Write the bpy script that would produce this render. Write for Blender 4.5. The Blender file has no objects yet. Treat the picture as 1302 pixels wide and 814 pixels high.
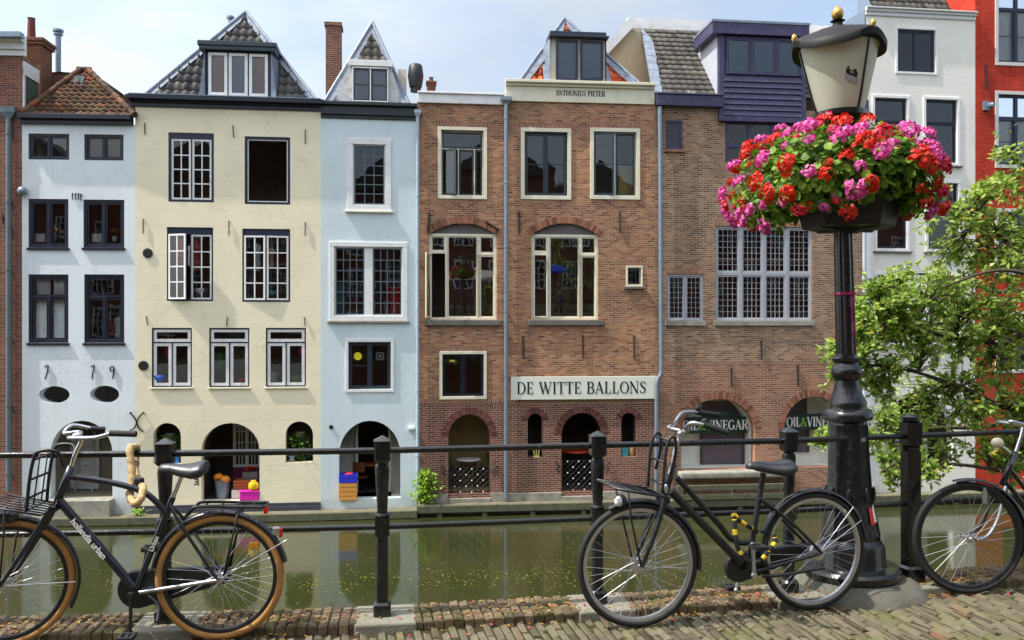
import bpy, bmesh, math, random
from mathutils import Vector, Matrix
random.seed(11)
R = math.radians
SC = bpy.context.scene
COL = SC.collection
# ------------------------------------------------------------------ camera model (pixels of the photograph -> rays)
F, CX, CY, EYE = 1127.0, 651.0, 415.0, 1.73
def ray(px, py): return Vector(((px-CX)/F, 1.0, -(py-CY)/F))
def W(px, py, Y):
    return Vector((0, 0, EYE)) + ray(px, py)*Y
def ground(px, py, z=0.0):
    d = ray(px, py); return Vector((0, 0, EYE)) + d*((z-EYE)/d.z)
# ------------------------------------------------------------------ object helpers
def tag(o, label=None, cat=None, group=None, kind=None):
    if label: o['label'] = label
    if cat: o['category'] = cat
    if group: o['group'] = group
    if kind: o['kind'] = kind
    return o
def empty(name, loc=(0, 0, 0), rz=0.0, parent=None):
    o = bpy.data.objects.new(name, None); COL.objects.link(o)
    o.location = loc; o.rotation_euler = (0, 0, rz); o.parent = parent
    o.empty_display_size = 0.2
    return o
class MB:
    """collects verts and faces, links them as one mesh object"""
    def __init__(s): s.v = []; s.f = []; s.mi = []; s.tn = []; s.m = 0; s.t = 0.5
    def add(s, vs, fs):
        b = len(s.v); s.v += [tuple(x) for x in vs]
        for f in fs:
            s.f.append(tuple(b+i for i in f)); s.mi.append(s.m); s.tn.append(s.t)
        return s
    def quad(s, a, b, c, d): return s.add([a, b, c, d], [(0, 1, 2, 3)])
    def poly(s, pts): return s.add(pts, [tuple(range(len(pts)))])
    def box(s, x0, x1, y0, y1, z0, z1, M=None):
        vs = [Vector((x, y, z)) for z in (z0, z1) for x, y in ((x0, y0), (x1, y0), (x1, y1), (x0, y1))]
        if M is not None: vs = [M @ p for p in vs]
        return s.add(vs, [(3, 2, 1, 0), (4, 5, 6, 7), (0, 1, 5, 4), (1, 2, 6, 5), (2, 3, 7, 6), (3, 0, 4, 7)])
    def beam(s, a, b, w, h, up=Vector((0, 0, 1))):
        a = Vector(a); b = Vector(b); d = (b-a).normalized()
        sd = d.cross(up)
        if sd.length < 1e-4: sd = d.cross(Vector((1, 0, 0)))
        sd.normalize(); u = sd.cross(d).normalized(); sd = sd*(w/2); u = u*(h/2)
        vs = [a-sd-u, a+sd-u, a+sd+u, a-sd+u, b-sd-u, b+sd-u, b+sd+u, b-sd+u]
        return s.add(vs, [(0, 1, 2, 3), (7, 6, 5, 4), (0, 4, 5, 1), (1, 5, 6, 2), (2, 6, 7, 3), (3, 7, 4, 0)])
    def tube(s, pts, r, n=8, closed=False, cap=True):
        P = [Vector(p) for p in pts]; k = len(P)
        rs = list(r) if isinstance(r, (list, tuple)) else [r]*k
        T = []
        for i in range(k):
            if closed: t = P[(i+1) % k]-P[i-1]
            elif i == 0: t = P[1]-P[0]
            elif i == k-1: t = P[-1]-P[-2]
            else: t = (P[i+1]-P[i]).normalized()+(P[i]-P[i-1]).normalized()
            T.append(t.normalized())
        a = Vector((0, 0, 1)) if abs(T[0].z) < .9 else Vector((1, 0, 0))
        nrm = T[0].cross(a).normalized()
        vs = []
        for i in range(k):
            nrm = (nrm - T[i]*nrm.dot(T[i])).normalized(); bn = T[i].cross(nrm)
            for j in range(n):
                an = 2*math.pi*j/n
                vs.append(P[i]+(nrm*math.cos(an)+bn*math.sin(an))*rs[i])
        fs = []
        for i in range(k if closed else k-1):
            i2 = (i+1) % k
            for j in range(n):
                fs.append((i*n+j, i*n+(j+1) % n, i2*n+(j+1) % n, i2*n+j))
        if cap and not closed:
            fs.append(tuple(range(n-1, -1, -1))); fs.append(tuple((k-1)*n+j for j in range(n)))
        return s.add(vs, fs)
    def lathe(s, prof, n=24, c=(0, 0, 0), cap=True, axis='z', warp=None):
        vs = []; c = Vector(c)
        for r, z in prof:
            for j in range(n):
                a = 2*math.pi*j/n
                p = Vector((r*math.cos(a), r*math.sin(a), z + (warp(a, r, z) if warp else 0)))
                if axis == 'y': p = Vector((p.x, p.z, p.y))
                if axis == 'x': p = Vector((p.z, p.x, p.y))
                vs.append(c+p)
        k = len(prof); fs = []
        for i in range(k-1):
            for j in range(n):
                fs.append((i*n+j, i*n+(j+1) % n, (i+1)*n+(j+1) % n, (i+1)*n+j))
        if cap:
            fs.append(tuple(range(n-1, -1, -1))); fs.append(tuple((k-1)*n+j for j in range(n)))
        return s.add(vs, fs)
    def prism(s, poly, y0, y1):
        """poly: (x,z) outline, extruded along y"""
        n = len(poly)
        vs = [(x, y0, z) for x, z in poly]+[(x, y1, z) for x, z in poly]
        fs = [tuple(range(n)), tuple(range(2*n-1, n-1, -1))]
        for i in range(n):
            j = (i+1) % n; fs.append((j, i, n+i, n+j))
        return s.add(vs, fs)
    def ball(s, c, r, n=12, m=8, sx=1, sy=1, sz=1):
        pr = [(max(1e-4, r*math.sin(math.pi*i/m)), -r*math.cos(math.pi*i/m)) for i in range(m+1)]
        c = Vector(c); b = len(s.v)
        s.lathe(pr, n, (0, 0, 0), cap=False)
        for i in range(b, len(s.v)):
            x, y, z = s.v[i]; s.v[i] = (c.x+x*sx, c.y+y*sy, c.z+z*sz)
        return s
    def build(s, name, mats, parent=None, smooth=False, loc=None, bevel=0, rot=None, autosmooth=None):
        me = bpy.data.meshes.new(name)
        me.from_pydata(s.v, [], s.f)
        for m in (mats if isinstance(mats, (list, tuple)) else [mats]): me.materials.append(m)
        me.polygons.foreach_set('material_index', s.mi)
        at = me.attributes.new('tone', 'FLOAT', 'FACE'); at.data.foreach_set('value', s.tn)
        me.update()
        bm = bmesh.new(); bm.from_mesh(me)
        bmesh.ops.recalc_face_normals(bm, faces=bm.faces[:])
        if smooth and autosmooth:
            for e in bm.edges:
                if len(e.link_faces) == 2 and e.calc_face_angle(0) > autosmooth: e.smooth = False
        bm.to_mesh(me); bm.free()
        if smooth: me.polygons.foreach_set('use_smooth', [True]*len(me.polygons))
        o = bpy.data.objects.new(name, me); COL.objects.link(o)
        o.parent = parent
        if loc is not None: o.location = loc
        if rot is not None: o.rotation_euler = rot
        if bevel:
            md = o.modifiers.new('bevel', 'BEVEL'); md.width = bevel; md.segments = 2; md.limit_method = 'ANGLE'; md.angle_limit = R(40)
        return o
def copy_tree(o, parent=None):
    c = o.copy(); COL.objects.link(c)
    if parent: c.parent = parent
    for ch in list(o.children): copy_tree(ch, c)
    return c
def bez(pts, n=8):
    """Catmull-Rom through points"""
    P = [Vector(p) for p in pts]; out = []
    for i in range(len(P)-1):
        p0 = P[max(i-1, 0)]; p1 = P[i]; p2 = P[i+1]; p3 = P[min(i+2, len(P)-1)]
        for k in range(n):
            t = k/n
            out.append(.5*((2*p1)+(p2-p0)*t+(2*p0-5*p1+4*p2-p3)*t*t+(-p0+3*p1-3*p2+p3)*t*t*t))
    out.append(P[-1]); return out
# ------------------------------------------------------------------ materials
def lin(r, g, b):
    f = lambda c: (c/255/12.92) if c/255 <= .04045 else ((c/255+.055)/1.055)**2.4
    return (f(r), f(g), f(b), 1)
class N:
    """tiny node helper"""
    def __init__(s, name):
        s.mat = bpy.data.materials.new(name); s.mat.use_nodes = True
        s.nt = s.mat.node_tree; s.nt.nodes.clear()
        s.out = s.n('ShaderNodeOutputMaterial'); s.b = s.n('ShaderNodeBsdfPrincipled')
        s.l(s.b.outputs[0], s.out.inputs[0])
        s.tc = s.n('ShaderNodeTexCoord')
    def n(s, t, **kw):
        x = s.nt.nodes.new(t)
        for k, v in kw.items(): setattr(x, k, v)
        return x
    def l(s, a, b): s.nt.links.new(a, b)
    def noise(s, scale, detail=4, rough=.6, vec=None):
        x = s.n('ShaderNodeTexNoise'); x.inputs['Scale'].default_value = scale
        x.inputs['Detail'].default_value = detail; x.inputs['Roughness'].default_value = rough
        s.l(vec or s.tc.outputs['Object'], x.inputs['Vector']); return x.outputs['Fac']
    def ramp(s, fac, stops):
        x = s.n('ShaderNodeValToRGB'); cr = x.color_ramp
        while len(cr.elements) < len(stops): cr.elements.new(.5)
        for e, (p, c) in zip(cr.elements, stops):
            e.position = p; e.color = c if len(c) == 4 else (*c, 1)
        s.l(fac, x.inputs[0]); return x.outputs[0]
    def mix(s, fac, a, b, mode='MIX'):
        x = s.n('ShaderNodeMix', data_type='RGBA', blend_type=mode)
        for sock, val in ((x.inputs[0], fac), (x.inputs[6], a), (x.inputs[7], b)):
            if hasattr(val, 'is_linked'): s.l(val, sock)
            else: sock.default_value = val
        return x.outputs[2]
    def math(s, op, a, b=0.0, c=None):
        x = s.n('ShaderNodeMath', operation=op)
        for i, val in enumerate((a, b) if c is None else (a, b, c)):
            if hasattr(val, 'is_linked'): s.l(val, x.inputs[i])
            else: x.inputs[i].default_value = val
        return x.outputs[0]
    def attr(s, name):
        x = s.n('ShaderNodeAttribute'); x.attribute_name = name; return x.outputs['Fac']
    def bump(s, h, strength=.3, dist=.01):
        x = s.n('ShaderNodeBump'); x.inputs['Strength'].default_value = strength; x.inputs['Distance'].default_value = dist
        s.l(h, x.inputs['Height']); s.l(x.outputs[0], s.b.inputs['Normal'])
    def set(s, **kw):
        for k, v in kw.items():
            k = {'color': 'Base Color', 'rough': 'Roughness', 'metal': 'Metallic', 'coat': 'Coat Weight', 'spec': 'Specular IOR Level', 'trans': 'Transmission Weight'}.get(k, k)
            if hasattr(v, 'is_linked'): s.l(v, s.b.inputs[k])
            else: s.b.inputs[k].default_value = v
        return s
def sc(c, k): return (min(1, c[0]*k), min(1, c[1]*k), min(1, c[2]*k), 1)
def paint(name, c, rough=.5, var=.12, nscale=3.0, metal=0, bump=0, bscale=60, coat=0, dirt=None, spec=.5):
    m = N(name)
    f = m.noise(nscale, 5, .65)
    col = m.ramp(f, [(.3, sc(c, 1-var)), (.7, sc(c, 1+var))])
    if dirt:
        g = m.noise(dirt[1], 6, .7)
        g = m.ramp(g, [(.52, (0, 0, 0, 1)), (.72, (dirt[2],)*3+(1,))])
        col = m.mix(g, col, dirt[0])
    m.set(color=col, rough=rough, metal=metal, coat=coat, spec=spec)
    if bump: m.bump(m.noise(bscale, 4), bump, .01)
    return m.mat
def brick_mat(name, cols, mortar, bw=.215, bh=.064, ms=.0095, low=None, zlow=None, var=.35, dirt=.3, vertical=False, tint=None):
    """bricks in the wall's own x-z plane; cols: list of brick colours"""
    if low: cols = [sc(c, 1.25) for c in cols]; low = [sc(c, 1.2) for c in low]; mortar = sc(mortar, 1.15)
    m = N(name)
    sep = m.n('ShaderNodeSeparateXYZ'); m.l(m.tc.outputs['Object'], sep.inputs[0])
    hx = m.math('ADD', sep.outputs[0], sep.outputs[1]); cv = m.n('ShaderNodeCombineXYZ')
    if vertical: m.l(sep.outputs[2], cv.inputs[0]); m.l(hx, cv.inputs[1])
    else: m.l(hx, cv.inputs[0]); m.l(sep.outputs[2], cv.inputs[1])
    wob = m.n('ShaderNodeVectorMath', operation='ADD')
    wn = m.n('ShaderNodeTexNoise'); wn.inputs['Scale'].default_value = 3.0; m.l(cv.outputs[0], wn.inputs['Vector'])
    ws = m.n('ShaderNodeVectorMath', operation='SCALE'); ws.inputs['Scale'].default_value = .016; m.l(wn.outputs['Color'], ws.inputs[0])
    m.l(cv.outputs[0], wob.inputs[0]); m.l(ws.outputs[0], wob.inputs[1])
    def br(c1, c2):
        b = m.n('ShaderNodeTexBrick'); m.l(wob.outputs[0], b.inputs['Vector'])
        b.inputs['Scale'].default_value = 1; b.inputs['Brick Width'].default_value = bw; b.inputs['Row Height'].default_value = bh
        b.inputs['Mortar Size'].default_value = ms; b.inputs['Mortar Smooth'].default_value = .2; b.inputs['Bias'].default_value = 0
        b.inputs['Color1'].default_value = c1; b.inputs['Color2'].default_value = c2; b.inputs['Mortar'].default_value = (.5, .5, .5, 1)
        return b
    bk = br((0, 0, 0, 1), (1, 1, 1, 1))
    def pal(cols):
        n = len(cols)
        return m.ramp(bk.outputs['Color'], [((i+.0)/(n-1) if n > 1 else 0, c) for i, c in enumerate(cols)])
    col = pal(cols)
    if low:
        zf = m.math('LESS_THAN', sep.outputs[2], zlow)
        col = m.mix(zf, col, pal(low))
    big = m.ramp(m.noise(.55, 5, .6), [(.32, (1-var,)*3+(1,)), (.68, (1+var*.6,)*3+(1,))])
    col = m.mix(1.0, col, big, 'MULTIPLY')
    if tint:                                              # patches of another firing of brick
        tf = m.ramp(m.noise(.8, 3, .5), [(.48, (0, 0, 0, 1)), (.6, (.75,)*3+(1,))])
        col = m.mix(tf, col, m.mix(1.0, col, tint, 'MULTIPLY'))
    mp = m.n('ShaderNodeMapping'); mp.inputs['Scale'].default_value = (2.2, 2.2, .22); m.l(m.tc.outputs['Object'], mp.inputs['Vector'])
    sk = m.ramp(m.noise(1.0, 6, .65, mp.outputs[0]), [(.5, (1, 1, 1, 1)), (.75, (.66, .64, .62, 1))]); col = m.mix(1.0, col, sk, 'MULTIPLY')
    st = m.ramp(m.noise(2.2, 6, .7), [(.6, (0, 0, 0, 1)), (.78, (dirt,)*3+(1,))])
    mo = m.mix(m.noise(1.3, 3), sc(mortar, .75), sc(mortar, 1.15))
    col = m.mix(bk.outputs['Fac'], col, mo)
    col = m.mix(st, col, (.42, .39, .35, 1))
    m.set(color=col, rough=.85, spec=.25)
    hgt = m.math('SUBTRACT', m.math('MULTIPLY', m.noise(40, 3), .4), bk.outputs['Fac'])
    m.bump(hgt, .6, .008)
    return m.mat
def plaster_mat(name, c, joints=None, stain=(.25, .24, .2, 1), amount=.35, zlow=1.2, lowcol=None, var=.06):
    m = N(name)
    col = m.ramp(m.noise(.8, 6, .65), [(.3, sc(c, 1-var)), (.7, sc(c, 1+var))])
    sep = m.n('ShaderNodeSeparateXYZ'); m.l(m.tc.outputs['Object'], sep.inputs[0])
    # vertical run-off streaks
    mp = m.n('ShaderNodeMapping'); mp.inputs['Scale'].default_value = (7, 7, .35); m.l(m.tc.outputs['Object'], mp.inputs['Vector'])
    stx = m.ramp(m.noise(1.0, 5, .6, mp.outputs[0]), [(.55, (0, 0, 0, 1)), (.8, (amount,)*3+(1,))])
    col = m.mix(stx, col, m.mix(.5, c, stain))
    rp = m.ramp(m.noise(.45, 2, .4), [(.56, (0, 0, 0, 1)), (.575, (.55,)*3+(1,))])          # patched areas
    col = m.mix(rp, col, sc(c, 1.05))
    ck = m.math('ABSOLUTE', m.math('SUBTRACT', m.noise(1.1, 8, .62), .5)); ck = m.ramp(ck, [(0, (1, 1, 1, 1)), (.006, (0, 0, 0, 1))])
    cm = m.ramp(m.noise(.6, 2), [(.52, (0, 0, 0, 1)), (.62, (.55,)*3+(1,))])
    col = m.mix(m.math('MULTIPLY', ck, cm), col, sc(c, .45))
    sp = m.ramp(m.noise(5, 5, .75), [(.63, (0, 0, 0, 1)), (.74, (.4,)*3+(1,))])
    col = m.mix(sp, col, m.mix(.6, c, stain))
    # damp stained foot of the wall
    d = m.math('SUBTRACT', zlow, m.math('ADD', sep.outputs[2], m.math('MULTIPLY', m.noise(1.6, 6, .7), 1.3)))
    d = m.ramp(d, [(0, (0, 0, 0, 1)), (.8, (.75,)*3+(1,))])
    col = m.mix(d, col, lowcol or sc(stain, .9))
    h = m.noise(9, 6, .7)
    if joints:
        cv = m.n('ShaderNodeCombineXYZ'); m.l(sep.outputs[0], cv.inputs[0]); m.l(sep.outputs[2], cv.inputs[1])
        b = m.n('ShaderNodeTexBrick'); m.l(cv.outputs[0], b.inputs['Vector'])
        b.inputs['Scale'].default_value = 1; b.inputs['Brick Width'].default_value = joints[0]; b.inputs['Row Height'].default_value = joints[1]
        b.inputs['Mortar Size'].default_value = .009; b.inputs['Mortar Smooth'].default_value = .1
        br = m.ramp(m.noise(1.1, 3), [(.4, (.0,)*3+(1,)), (.62, (1,)*3+(1,))])
        jf = m.math('MULTIPLY', b.outputs['Fac'], br)
        col = m.mix(m.math('MULTIPLY', jf, .22), col, sc(c, .45))
        h = m.math('SUBTRACT', h, m.math('MULTIPLY', jf, 1.5))
    m.set(color=col, rough=.8, spec=.25)
    m.bump(h, .35, .02)
    return m.mat
def glass_mat(name, tint=(.86, .89, .88, 1), ior=1.85):
    m = N(name); m.nt.nodes.remove(m.b)
    tr = m.n('ShaderNodeBsdfTransparent'); tr.inputs[0].default_value = tint
    gl = m.n('ShaderNodeBsdfGlossy'); gl.inputs['Roughness'].default_value = .0; gl.inputs[0].default_value = (1, 1, 1, 1)
    fr = m.n('ShaderNodeFresnel'); fr.inputs[0].default_value = ior
    bp = m.n('ShaderNodeBump'); bp.inputs['Strength'].default_value = .06; bp.inputs['Distance'].default_value = .02
    nz = m.n('ShaderNodeTexNoise'); nz.inputs['Scale'].default_value = 1.6; m.l(m.tc.outputs['Object'], nz.inputs['Vector'])
    m.l(nz.outputs['Fac'], bp.inputs['Height']); m.l(bp.outputs[0], gl.inputs['Normal']); m.l(bp.outputs[0], fr.inputs['Normal'])
    mx = m.n('ShaderNodeMixShader'); m.l(fr.outputs[0], mx.inputs[0]); m.l(tr.outputs[0], mx.inputs[1]); m.l(gl.outputs[0], mx.inputs[2])
    m.l(mx.outputs[0], m.out.inputs[0]); return m.mat
def leaf_mat(name, stops, trans=.35, rough=.5):
    m = N(name)
    col = m.ramp(m.attr('tone'), stops)
    m.set(color=col, rough=rough, spec=.35)
    t = m.n('ShaderNodeBsdfTranslucent'); m.l(col, t.inputs[0])
    mx = m.n('ShaderNodeMixShader'); mx.inputs[0].default_value = trans
    m.l(m.b.outputs[0], mx.inputs[1]); m.l(t.outputs[0], mx.inputs[2]); m.l(mx.outputs[0], m.out.inputs[0]); return m.mat
def tone_mat(name, stops, rough=.85, bump=.3, bscale=40, dirt=None, spec=.3):
    """colour picked per piece (tile, paver, voussoir), with grain and moss"""
    m = N(name)
    col = m.ramp(m.attr('tone'), stops)
    v = m.ramp(m.noise(14, 5, .7), [(.3, (.75,)*3+(1,)), (.7, (1.2,)*3+(1,))])
    col = m.mix(1.0, col, v, 'MULTIPLY')
    if dirt:
        g = m.ramp(m.noise(dirt[1], 6, .7), [(dirt[3], (0, 0, 0, 1)), (dirt[3]+.15, (dirt[2],)*3+(1,))])
        col = m.mix(g, col, dirt[0])
    m.set(color=col, rough=rough, spec=spec)
    m.bump(m.noise(bscale, 4), bump, .01)
    return m.mat
M = {}
M['brick_mid'] = brick_mat('brick_brown_red', [lin(100, 66, 46), lin(148, 98, 68), lin(174, 124, 88), lin(132, 76, 54), lin(166, 128, 92)], lin(158, 140, 120),
                           low=[lin(82, 46, 42), lin(110, 62, 54), lin(126, 74, 64), lin(96, 62, 58)], zlow=2.92)
M['brick_brown'] = brick_mat('brick_brown_old', [lin(86, 66, 52), lin(128, 96, 74), lin(156, 124, 98), lin(104, 74, 58), lin(144, 114, 92)], lin(164, 148, 128), var=.35, dirt=.5, tint=(1.05, .94, .88, 1),
                             low=[lin(110, 76, 60), lin(146, 96, 72), lin(162, 116, 90), lin(126, 76, 58)], zlow=4.06)
M['brick_old'] = brick_mat('brick_dark_red', [lin(112, 66, 54), lin(146, 88, 70), lin(96, 56, 48)], lin(150, 132, 116))
M['brick_red'] = brick_mat('brick_painted_red', [lin(196, 62, 42), lin(208, 72, 48), lin(186, 54, 38)], lin(160, 52, 40), var=.25, dirt=.12)
M['brick_chim'] = brick_mat('brick_chimney_orange', [lin(112, 66, 48), lin(140, 80, 54), lin(90, 56, 44)], lin(140, 120, 100))
M['brick_back'] = brick_mat('brick_opposite_row', [lin(120, 60, 48), lin(140, 72, 54), lin(100, 52, 44)], lin(130, 110, 96))
M['soldier'] = brick_mat('brick_soldier_course', [lin(128, 80, 62), lin(168, 108, 82), lin(142, 88, 68)], lin(172, 156, 136), vertical=True)
M['cream'] = plaster_mat('plaster_cream', lin(242, 232, 200), joints=(1.25, .43), amount=.10, zlow=.6, lowcol=lin(190, 184, 155))
M['blue_a'] = plaster_mat('plaster_ice_blue', lin(222, 229, 231), amount=.45, zlow=1.3, lowcol=lin(140, 146, 146))
M['blue_b'] = plaster_mat('plaster_sky_blue', lin(213, 226, 229), amount=.45, zlow=1.1, lowcol=lin(150, 160, 158))
M['white_w'] = plaster_mat('plaster_white', lin(232, 230, 220), amount=.12, zlow=1.0)
M['navy'] = paint('paint_navy', lin(34, 42, 62), .35, .2)
M['navy_d'] = paint('paint_black_blue', lin(20, 25, 42), .35, .25)
M['teal_d'] = paint('paint_dark_teal', lin(40, 56, 62), .35, .2)
M['white'] = paint('paint_white', lin(232, 232, 230), .4, .06, dirt=(lin(150, 145, 135), 5, .35))
M['cream_p'] = paint('paint_cream', lin(226, 220, 196), .45, .06, dirt=(lin(160, 150, 128), 4, .35))
M['mauve'] = paint('paint_mauve_grey', lin(168, 169, 176), .45, .06)
M['purple'] = paint('paint_purple', lin(62, 57, 90), .45, .12, dirt=(lin(110, 104, 130), 6, .4))
M['lead'] = paint('lead_flashing', lin(128, 138, 152), .5, .25, 6, metal=.15, bump=.5, bscale=14, dirt=(lin(90, 95, 105), 4, .5))
M['zinc'] = paint('zinc_pipe', lin(132, 146, 160), .4, .12, 8, metal=.5)
M['stone'] = paint('stone_grey', lin(150, 146, 134), .85, .25, 4, bump=.5, bscale=50, dirt=(lin(80, 82, 60), 3, .6))
M['stone_d'] = paint('stone_sill_dark', lin(106, 104, 98), .8, .2, 5, bump=.3)
M['ironblk'] = paint('iron_black', lin(26, 26, 30), .5, .3)
M['tymp'] = paint('tympanum_grey', lin(100, 94, 92), .8, .2, 3)
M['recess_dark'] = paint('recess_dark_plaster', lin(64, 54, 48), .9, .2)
M['dark_in'] = paint('interior_dark', lin(160, 140, 124), .9, .2)
M['recess'] = paint('recess_plaster', lin(120, 112, 96), .9, .2)
M['recess_w'] = paint('recess_white', lin(226, 226, 214), .8, .08, dirt=(lin(140, 150, 140), 2, .5))
M['recess_o'] = paint('recess_olive', lin(150, 132, 92), .85, .12)
M['door_p'] = paint('door_plum', lin(96, 84, 92), .6, .15)
M['glass'] = glass_mat('window_glass', ior=1.66); M['glass_hi'] = glass_mat('window_glass_upper', ior=1.8)
M['glass_cafe'] = glass_mat('window_glass_cafe', ior=2.1); M['glass_sky'] = glass_mat('window_glass_dormer', ior=1.7)
M['tile_grey'] = tone_mat('pantile_grey', [(0, lin(70, 70, 72)), (.5, lin(98, 96, 94)), (1, lin(122, 118, 110))], dirt=(lin(120, 112, 80), 3, .5, .6))
M['tile_flat'] = tone_mat('tile_weathered_grey', [(0, lin(70, 67, 64)), (.5, lin(94, 90, 84)), (1, lin(116, 112, 102))], dirt=(lin(84, 84, 66), 5, .5, .55))
M['tile_red'] = tone_mat('pantile_old_red', [(0, lin(54, 40, 32)), (.45, lin(82, 58, 43)), (.8, lin(106, 73, 52)), (.95, lin(120, 74, 50)), (1, lin(150, 72, 48))], dirt=(lin(96, 88, 60), 2.2, .75, .5))
M['tile_org'] = tone_mat('pantile_orange', [(0, lin(160, 70, 40)), (.5, lin(206, 92, 52)), (1, lin(226, 124, 78))], dirt=(lin(110, 80, 60), 4, .4, .6))
M['vous'] = tone_mat('voussoir_brick', [(0, lin(104, 66, 54)), (.5, lin(146, 96, 76)), (1, lin(168, 116, 92))])
M['vous_d'] = tone_mat('voussoir_dark_brick', [(0, lin(84, 48, 46)), (.5, lin(104, 60, 57)), (1, lin(122, 74, 68))])
M['blackpaint'] = paint('paint_black_gloss', lin(15, 17, 19), .25, .3, 8, coat=.25, bump=.25, bscale=25, dirt=(lin(64, 60, 54), 22, .55))
M['wood_w'] = paint('wharf_timber', lin(92, 92, 72), .85, .3, 5, bump=.5, bscale=30, dirt=(lin(90, 104, 56), 3, .7))
M['chrome'] = paint('polished_steel', lin(210, 210, 214), .18, .05, metal=1)
M['alu'] = paint('brushed_aluminium', lin(190, 190, 194), .35, .08, metal=.9)
M['rubber'] = paint('rubber_black', lin(30, 30, 32), .75, .2)
M['text_k'] = paint('lettering_black', lin(22, 22, 24), .5, .1)
M['text_w'] = paint('lettering_white', lin(238, 238, 234), .5, .03)
M['text_g'] = paint('lettering_green', lin(150, 190, 50), .5, .05)
# ------------------------------------------------------------------ vertical planes (facades, bicycles) addressed by what the eye sees on them
class Plane:
    def __init__(s, A, B, z0):
        s.O = Vector((A[0], A[1], z0)); d = Vector((B[0]-A[0], B[1]-A[1], 0)); s.L = d.length
        s.ux = d.normalized(); s.n = Vector((-s.ux.y, s.ux.x, 0)); s.a = math.atan2(s.ux.y, s.ux.x)
    def pt(s, px, py, v=0.0):
        d = ray(px, py); t = ((s.O+s.n*v) - Vector((0, 0, EYE))).dot(s.n)/d.dot(s.n)
        q = Vector((0, 0, EYE))+d*t - s.O
        return Vector((q.dot(s.ux), v, q.z))
    def world(s, p): return s.O + s.ux*p[0] + s.n*p[1] + Vector((0, 0, p[2]))
WH_L, WH_R, WATER = -3.58, -3.47, -3.80
def arch_pts(u0, u1, zs, zt, n=14):
    """semi-ellipse from (u1,zs) over the crown to (u0,zs)"""
    c = (u0+u1)/2; a = (u1-u0)/2
    return [(c+a*math.cos(math.pi*i/n), zs+(zt-zs)*math.sin(math.pi*i/n)) for i in range(n+1)]
def seg_pts(u0, u1, zs, zt, n=12):
    a = (u1-u0)/2; b = zt-zs; rr = (a*a+b*b)/(2*b); th = math.asin(min(1, a/rr)); c = (u0+u1)/2; zc = zt-rr
    return [(c+rr*math.sin(th-2*th*i/n), zc+rr*math.cos(th-2*th*i/n)) for i in range(n+1)]
class House(Plane):
    def __init__(s, name, label, A, B, zb, wall, T=.32, group='canal houses in the row'):
        super().__init__(A, B, zb)
        s.root = empty(name, s.O, s.a); tag(s.root, label, 'house', group)
        s.holes = []; s.wm = wall; s.T = T
    def box4(s, x0, y0, x1, y1, v=0.0):
        xm, ym = (x0+x1)/2, (y0+y1)/2
        return (s.pt(x0, ym, v).x, s.pt(x1, ym, v).x, s.pt(xm, y1, v).z, s.pt(xm, y0, v).z)   # u0,u1,z0,z1
    def hole(s, outline): s.holes.append(outline)
    def part(s, name, mb, mats, **kw): return mb.build(name, mats, s.root, **kw)
    def wall(s, outline, depth=6.0, name='wall', top=None):
        from mathutils.geometry import delaunay_2d_cdt
        vs = []; ed = []
        for lp in [outline]+s.holes:
            b0 = len(vs); vs += [Vector(p) for p in lp]; ed += [(b0+i, b0+(i+1) % len(lp)) for i in range(len(lp))]
        ov, oe, of, *_ = delaunay_2d_cdt(vs, ed, [], 0, 1e-5)
        def inside(p, lp):
            r = False; n = len(lp)
            for i in range(n):
                (xa, ya), (xb, yb) = lp[i], lp[(i+1) % n]
                if (ya > p[1]) != (yb > p[1]) and p[0] < (xb-xa)*(p[1]-ya)/(yb-ya)+xa: r = not r
            return r
        mb = MB(); fs = []
        for f in of:
            c = sum((ov[i] for i in f), Vector((0, 0)))/len(f)
            if inside(c, outline) and not any(inside(c, lp) for lp in s.holes): fs.append(tuple(f))
        mb.add([(v.x, 0, v.y) for v in ov], fs)
        for lp in s.holes:
            for i in range(len(lp)):
                a = lp[i]; b = lp[(i+1) % len(lp)]
                mb.quad((a[0], 0, a[1]), (b[0], 0, b[1]), (b[0], s.T, b[1]), (a[0], s.T, a[1]))
        us = [p[0] for p in outline]; zs = [p[1] for p in outline]
        # sides, back and top follow the outline
        n = len(outline)
        for i in range(n):
            a = outline[i]; b = outline[(i+1) % n]
            if abs(a[1]-b[1]) < .02 and a[1] < min(zs)+.05: continue
            mb.quad((a[0], 0, a[1]), (b[0], 0, b[1]), (b[0], depth, b[1]), (a[0], depth, a[1]))
        mb.poly([(u, depth, z) for u, z in outline])
        s.wallo = mb.build(name, s.wm, s.root)
        return s.wallo
    def rooms(s, floors, u0=.25, u1=None, back=3.6, m=None, v0=None):
        """inside walls and floor slabs; floors: list of z"""
        u1 = u1 or s.L-.25; v0 = v0 or s.T+.02; mb = MB()
        z0, z1 = floors[0], floors[-1]
        mb.quad((u0, back, z0), (u1, back, z0), (u1, back, z1), (u0, back, z1))
        mb.quad((u0, v0, z0), (u0, back, z0), (u0, back, z1), (u0, v0, z1))
        mb.quad((u1, v0, z0), (u1, back, z0), (u1, back, z1), (u1, v0, z1))
        for z in floors: mb.box(u0+.003, u1-.003, v0, back-.003, z-.08, z+.08)
        return s.part('interior', mb, m or M['dark_in'])
def ring(mb, u0, u1, z0, z1, w, v0, v1):
    mb.box(u0, u1, v0, v1, z0, z0+w); mb.box(u0, u1, v0, v1, z1-w, z1)
    mb.box(u0, u0+w, v0+.001, v1-.001, z0+w, z1-w); mb.box(u1-w, u1, v0+.001, v1-.001, z0+w, z1-w)
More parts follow.
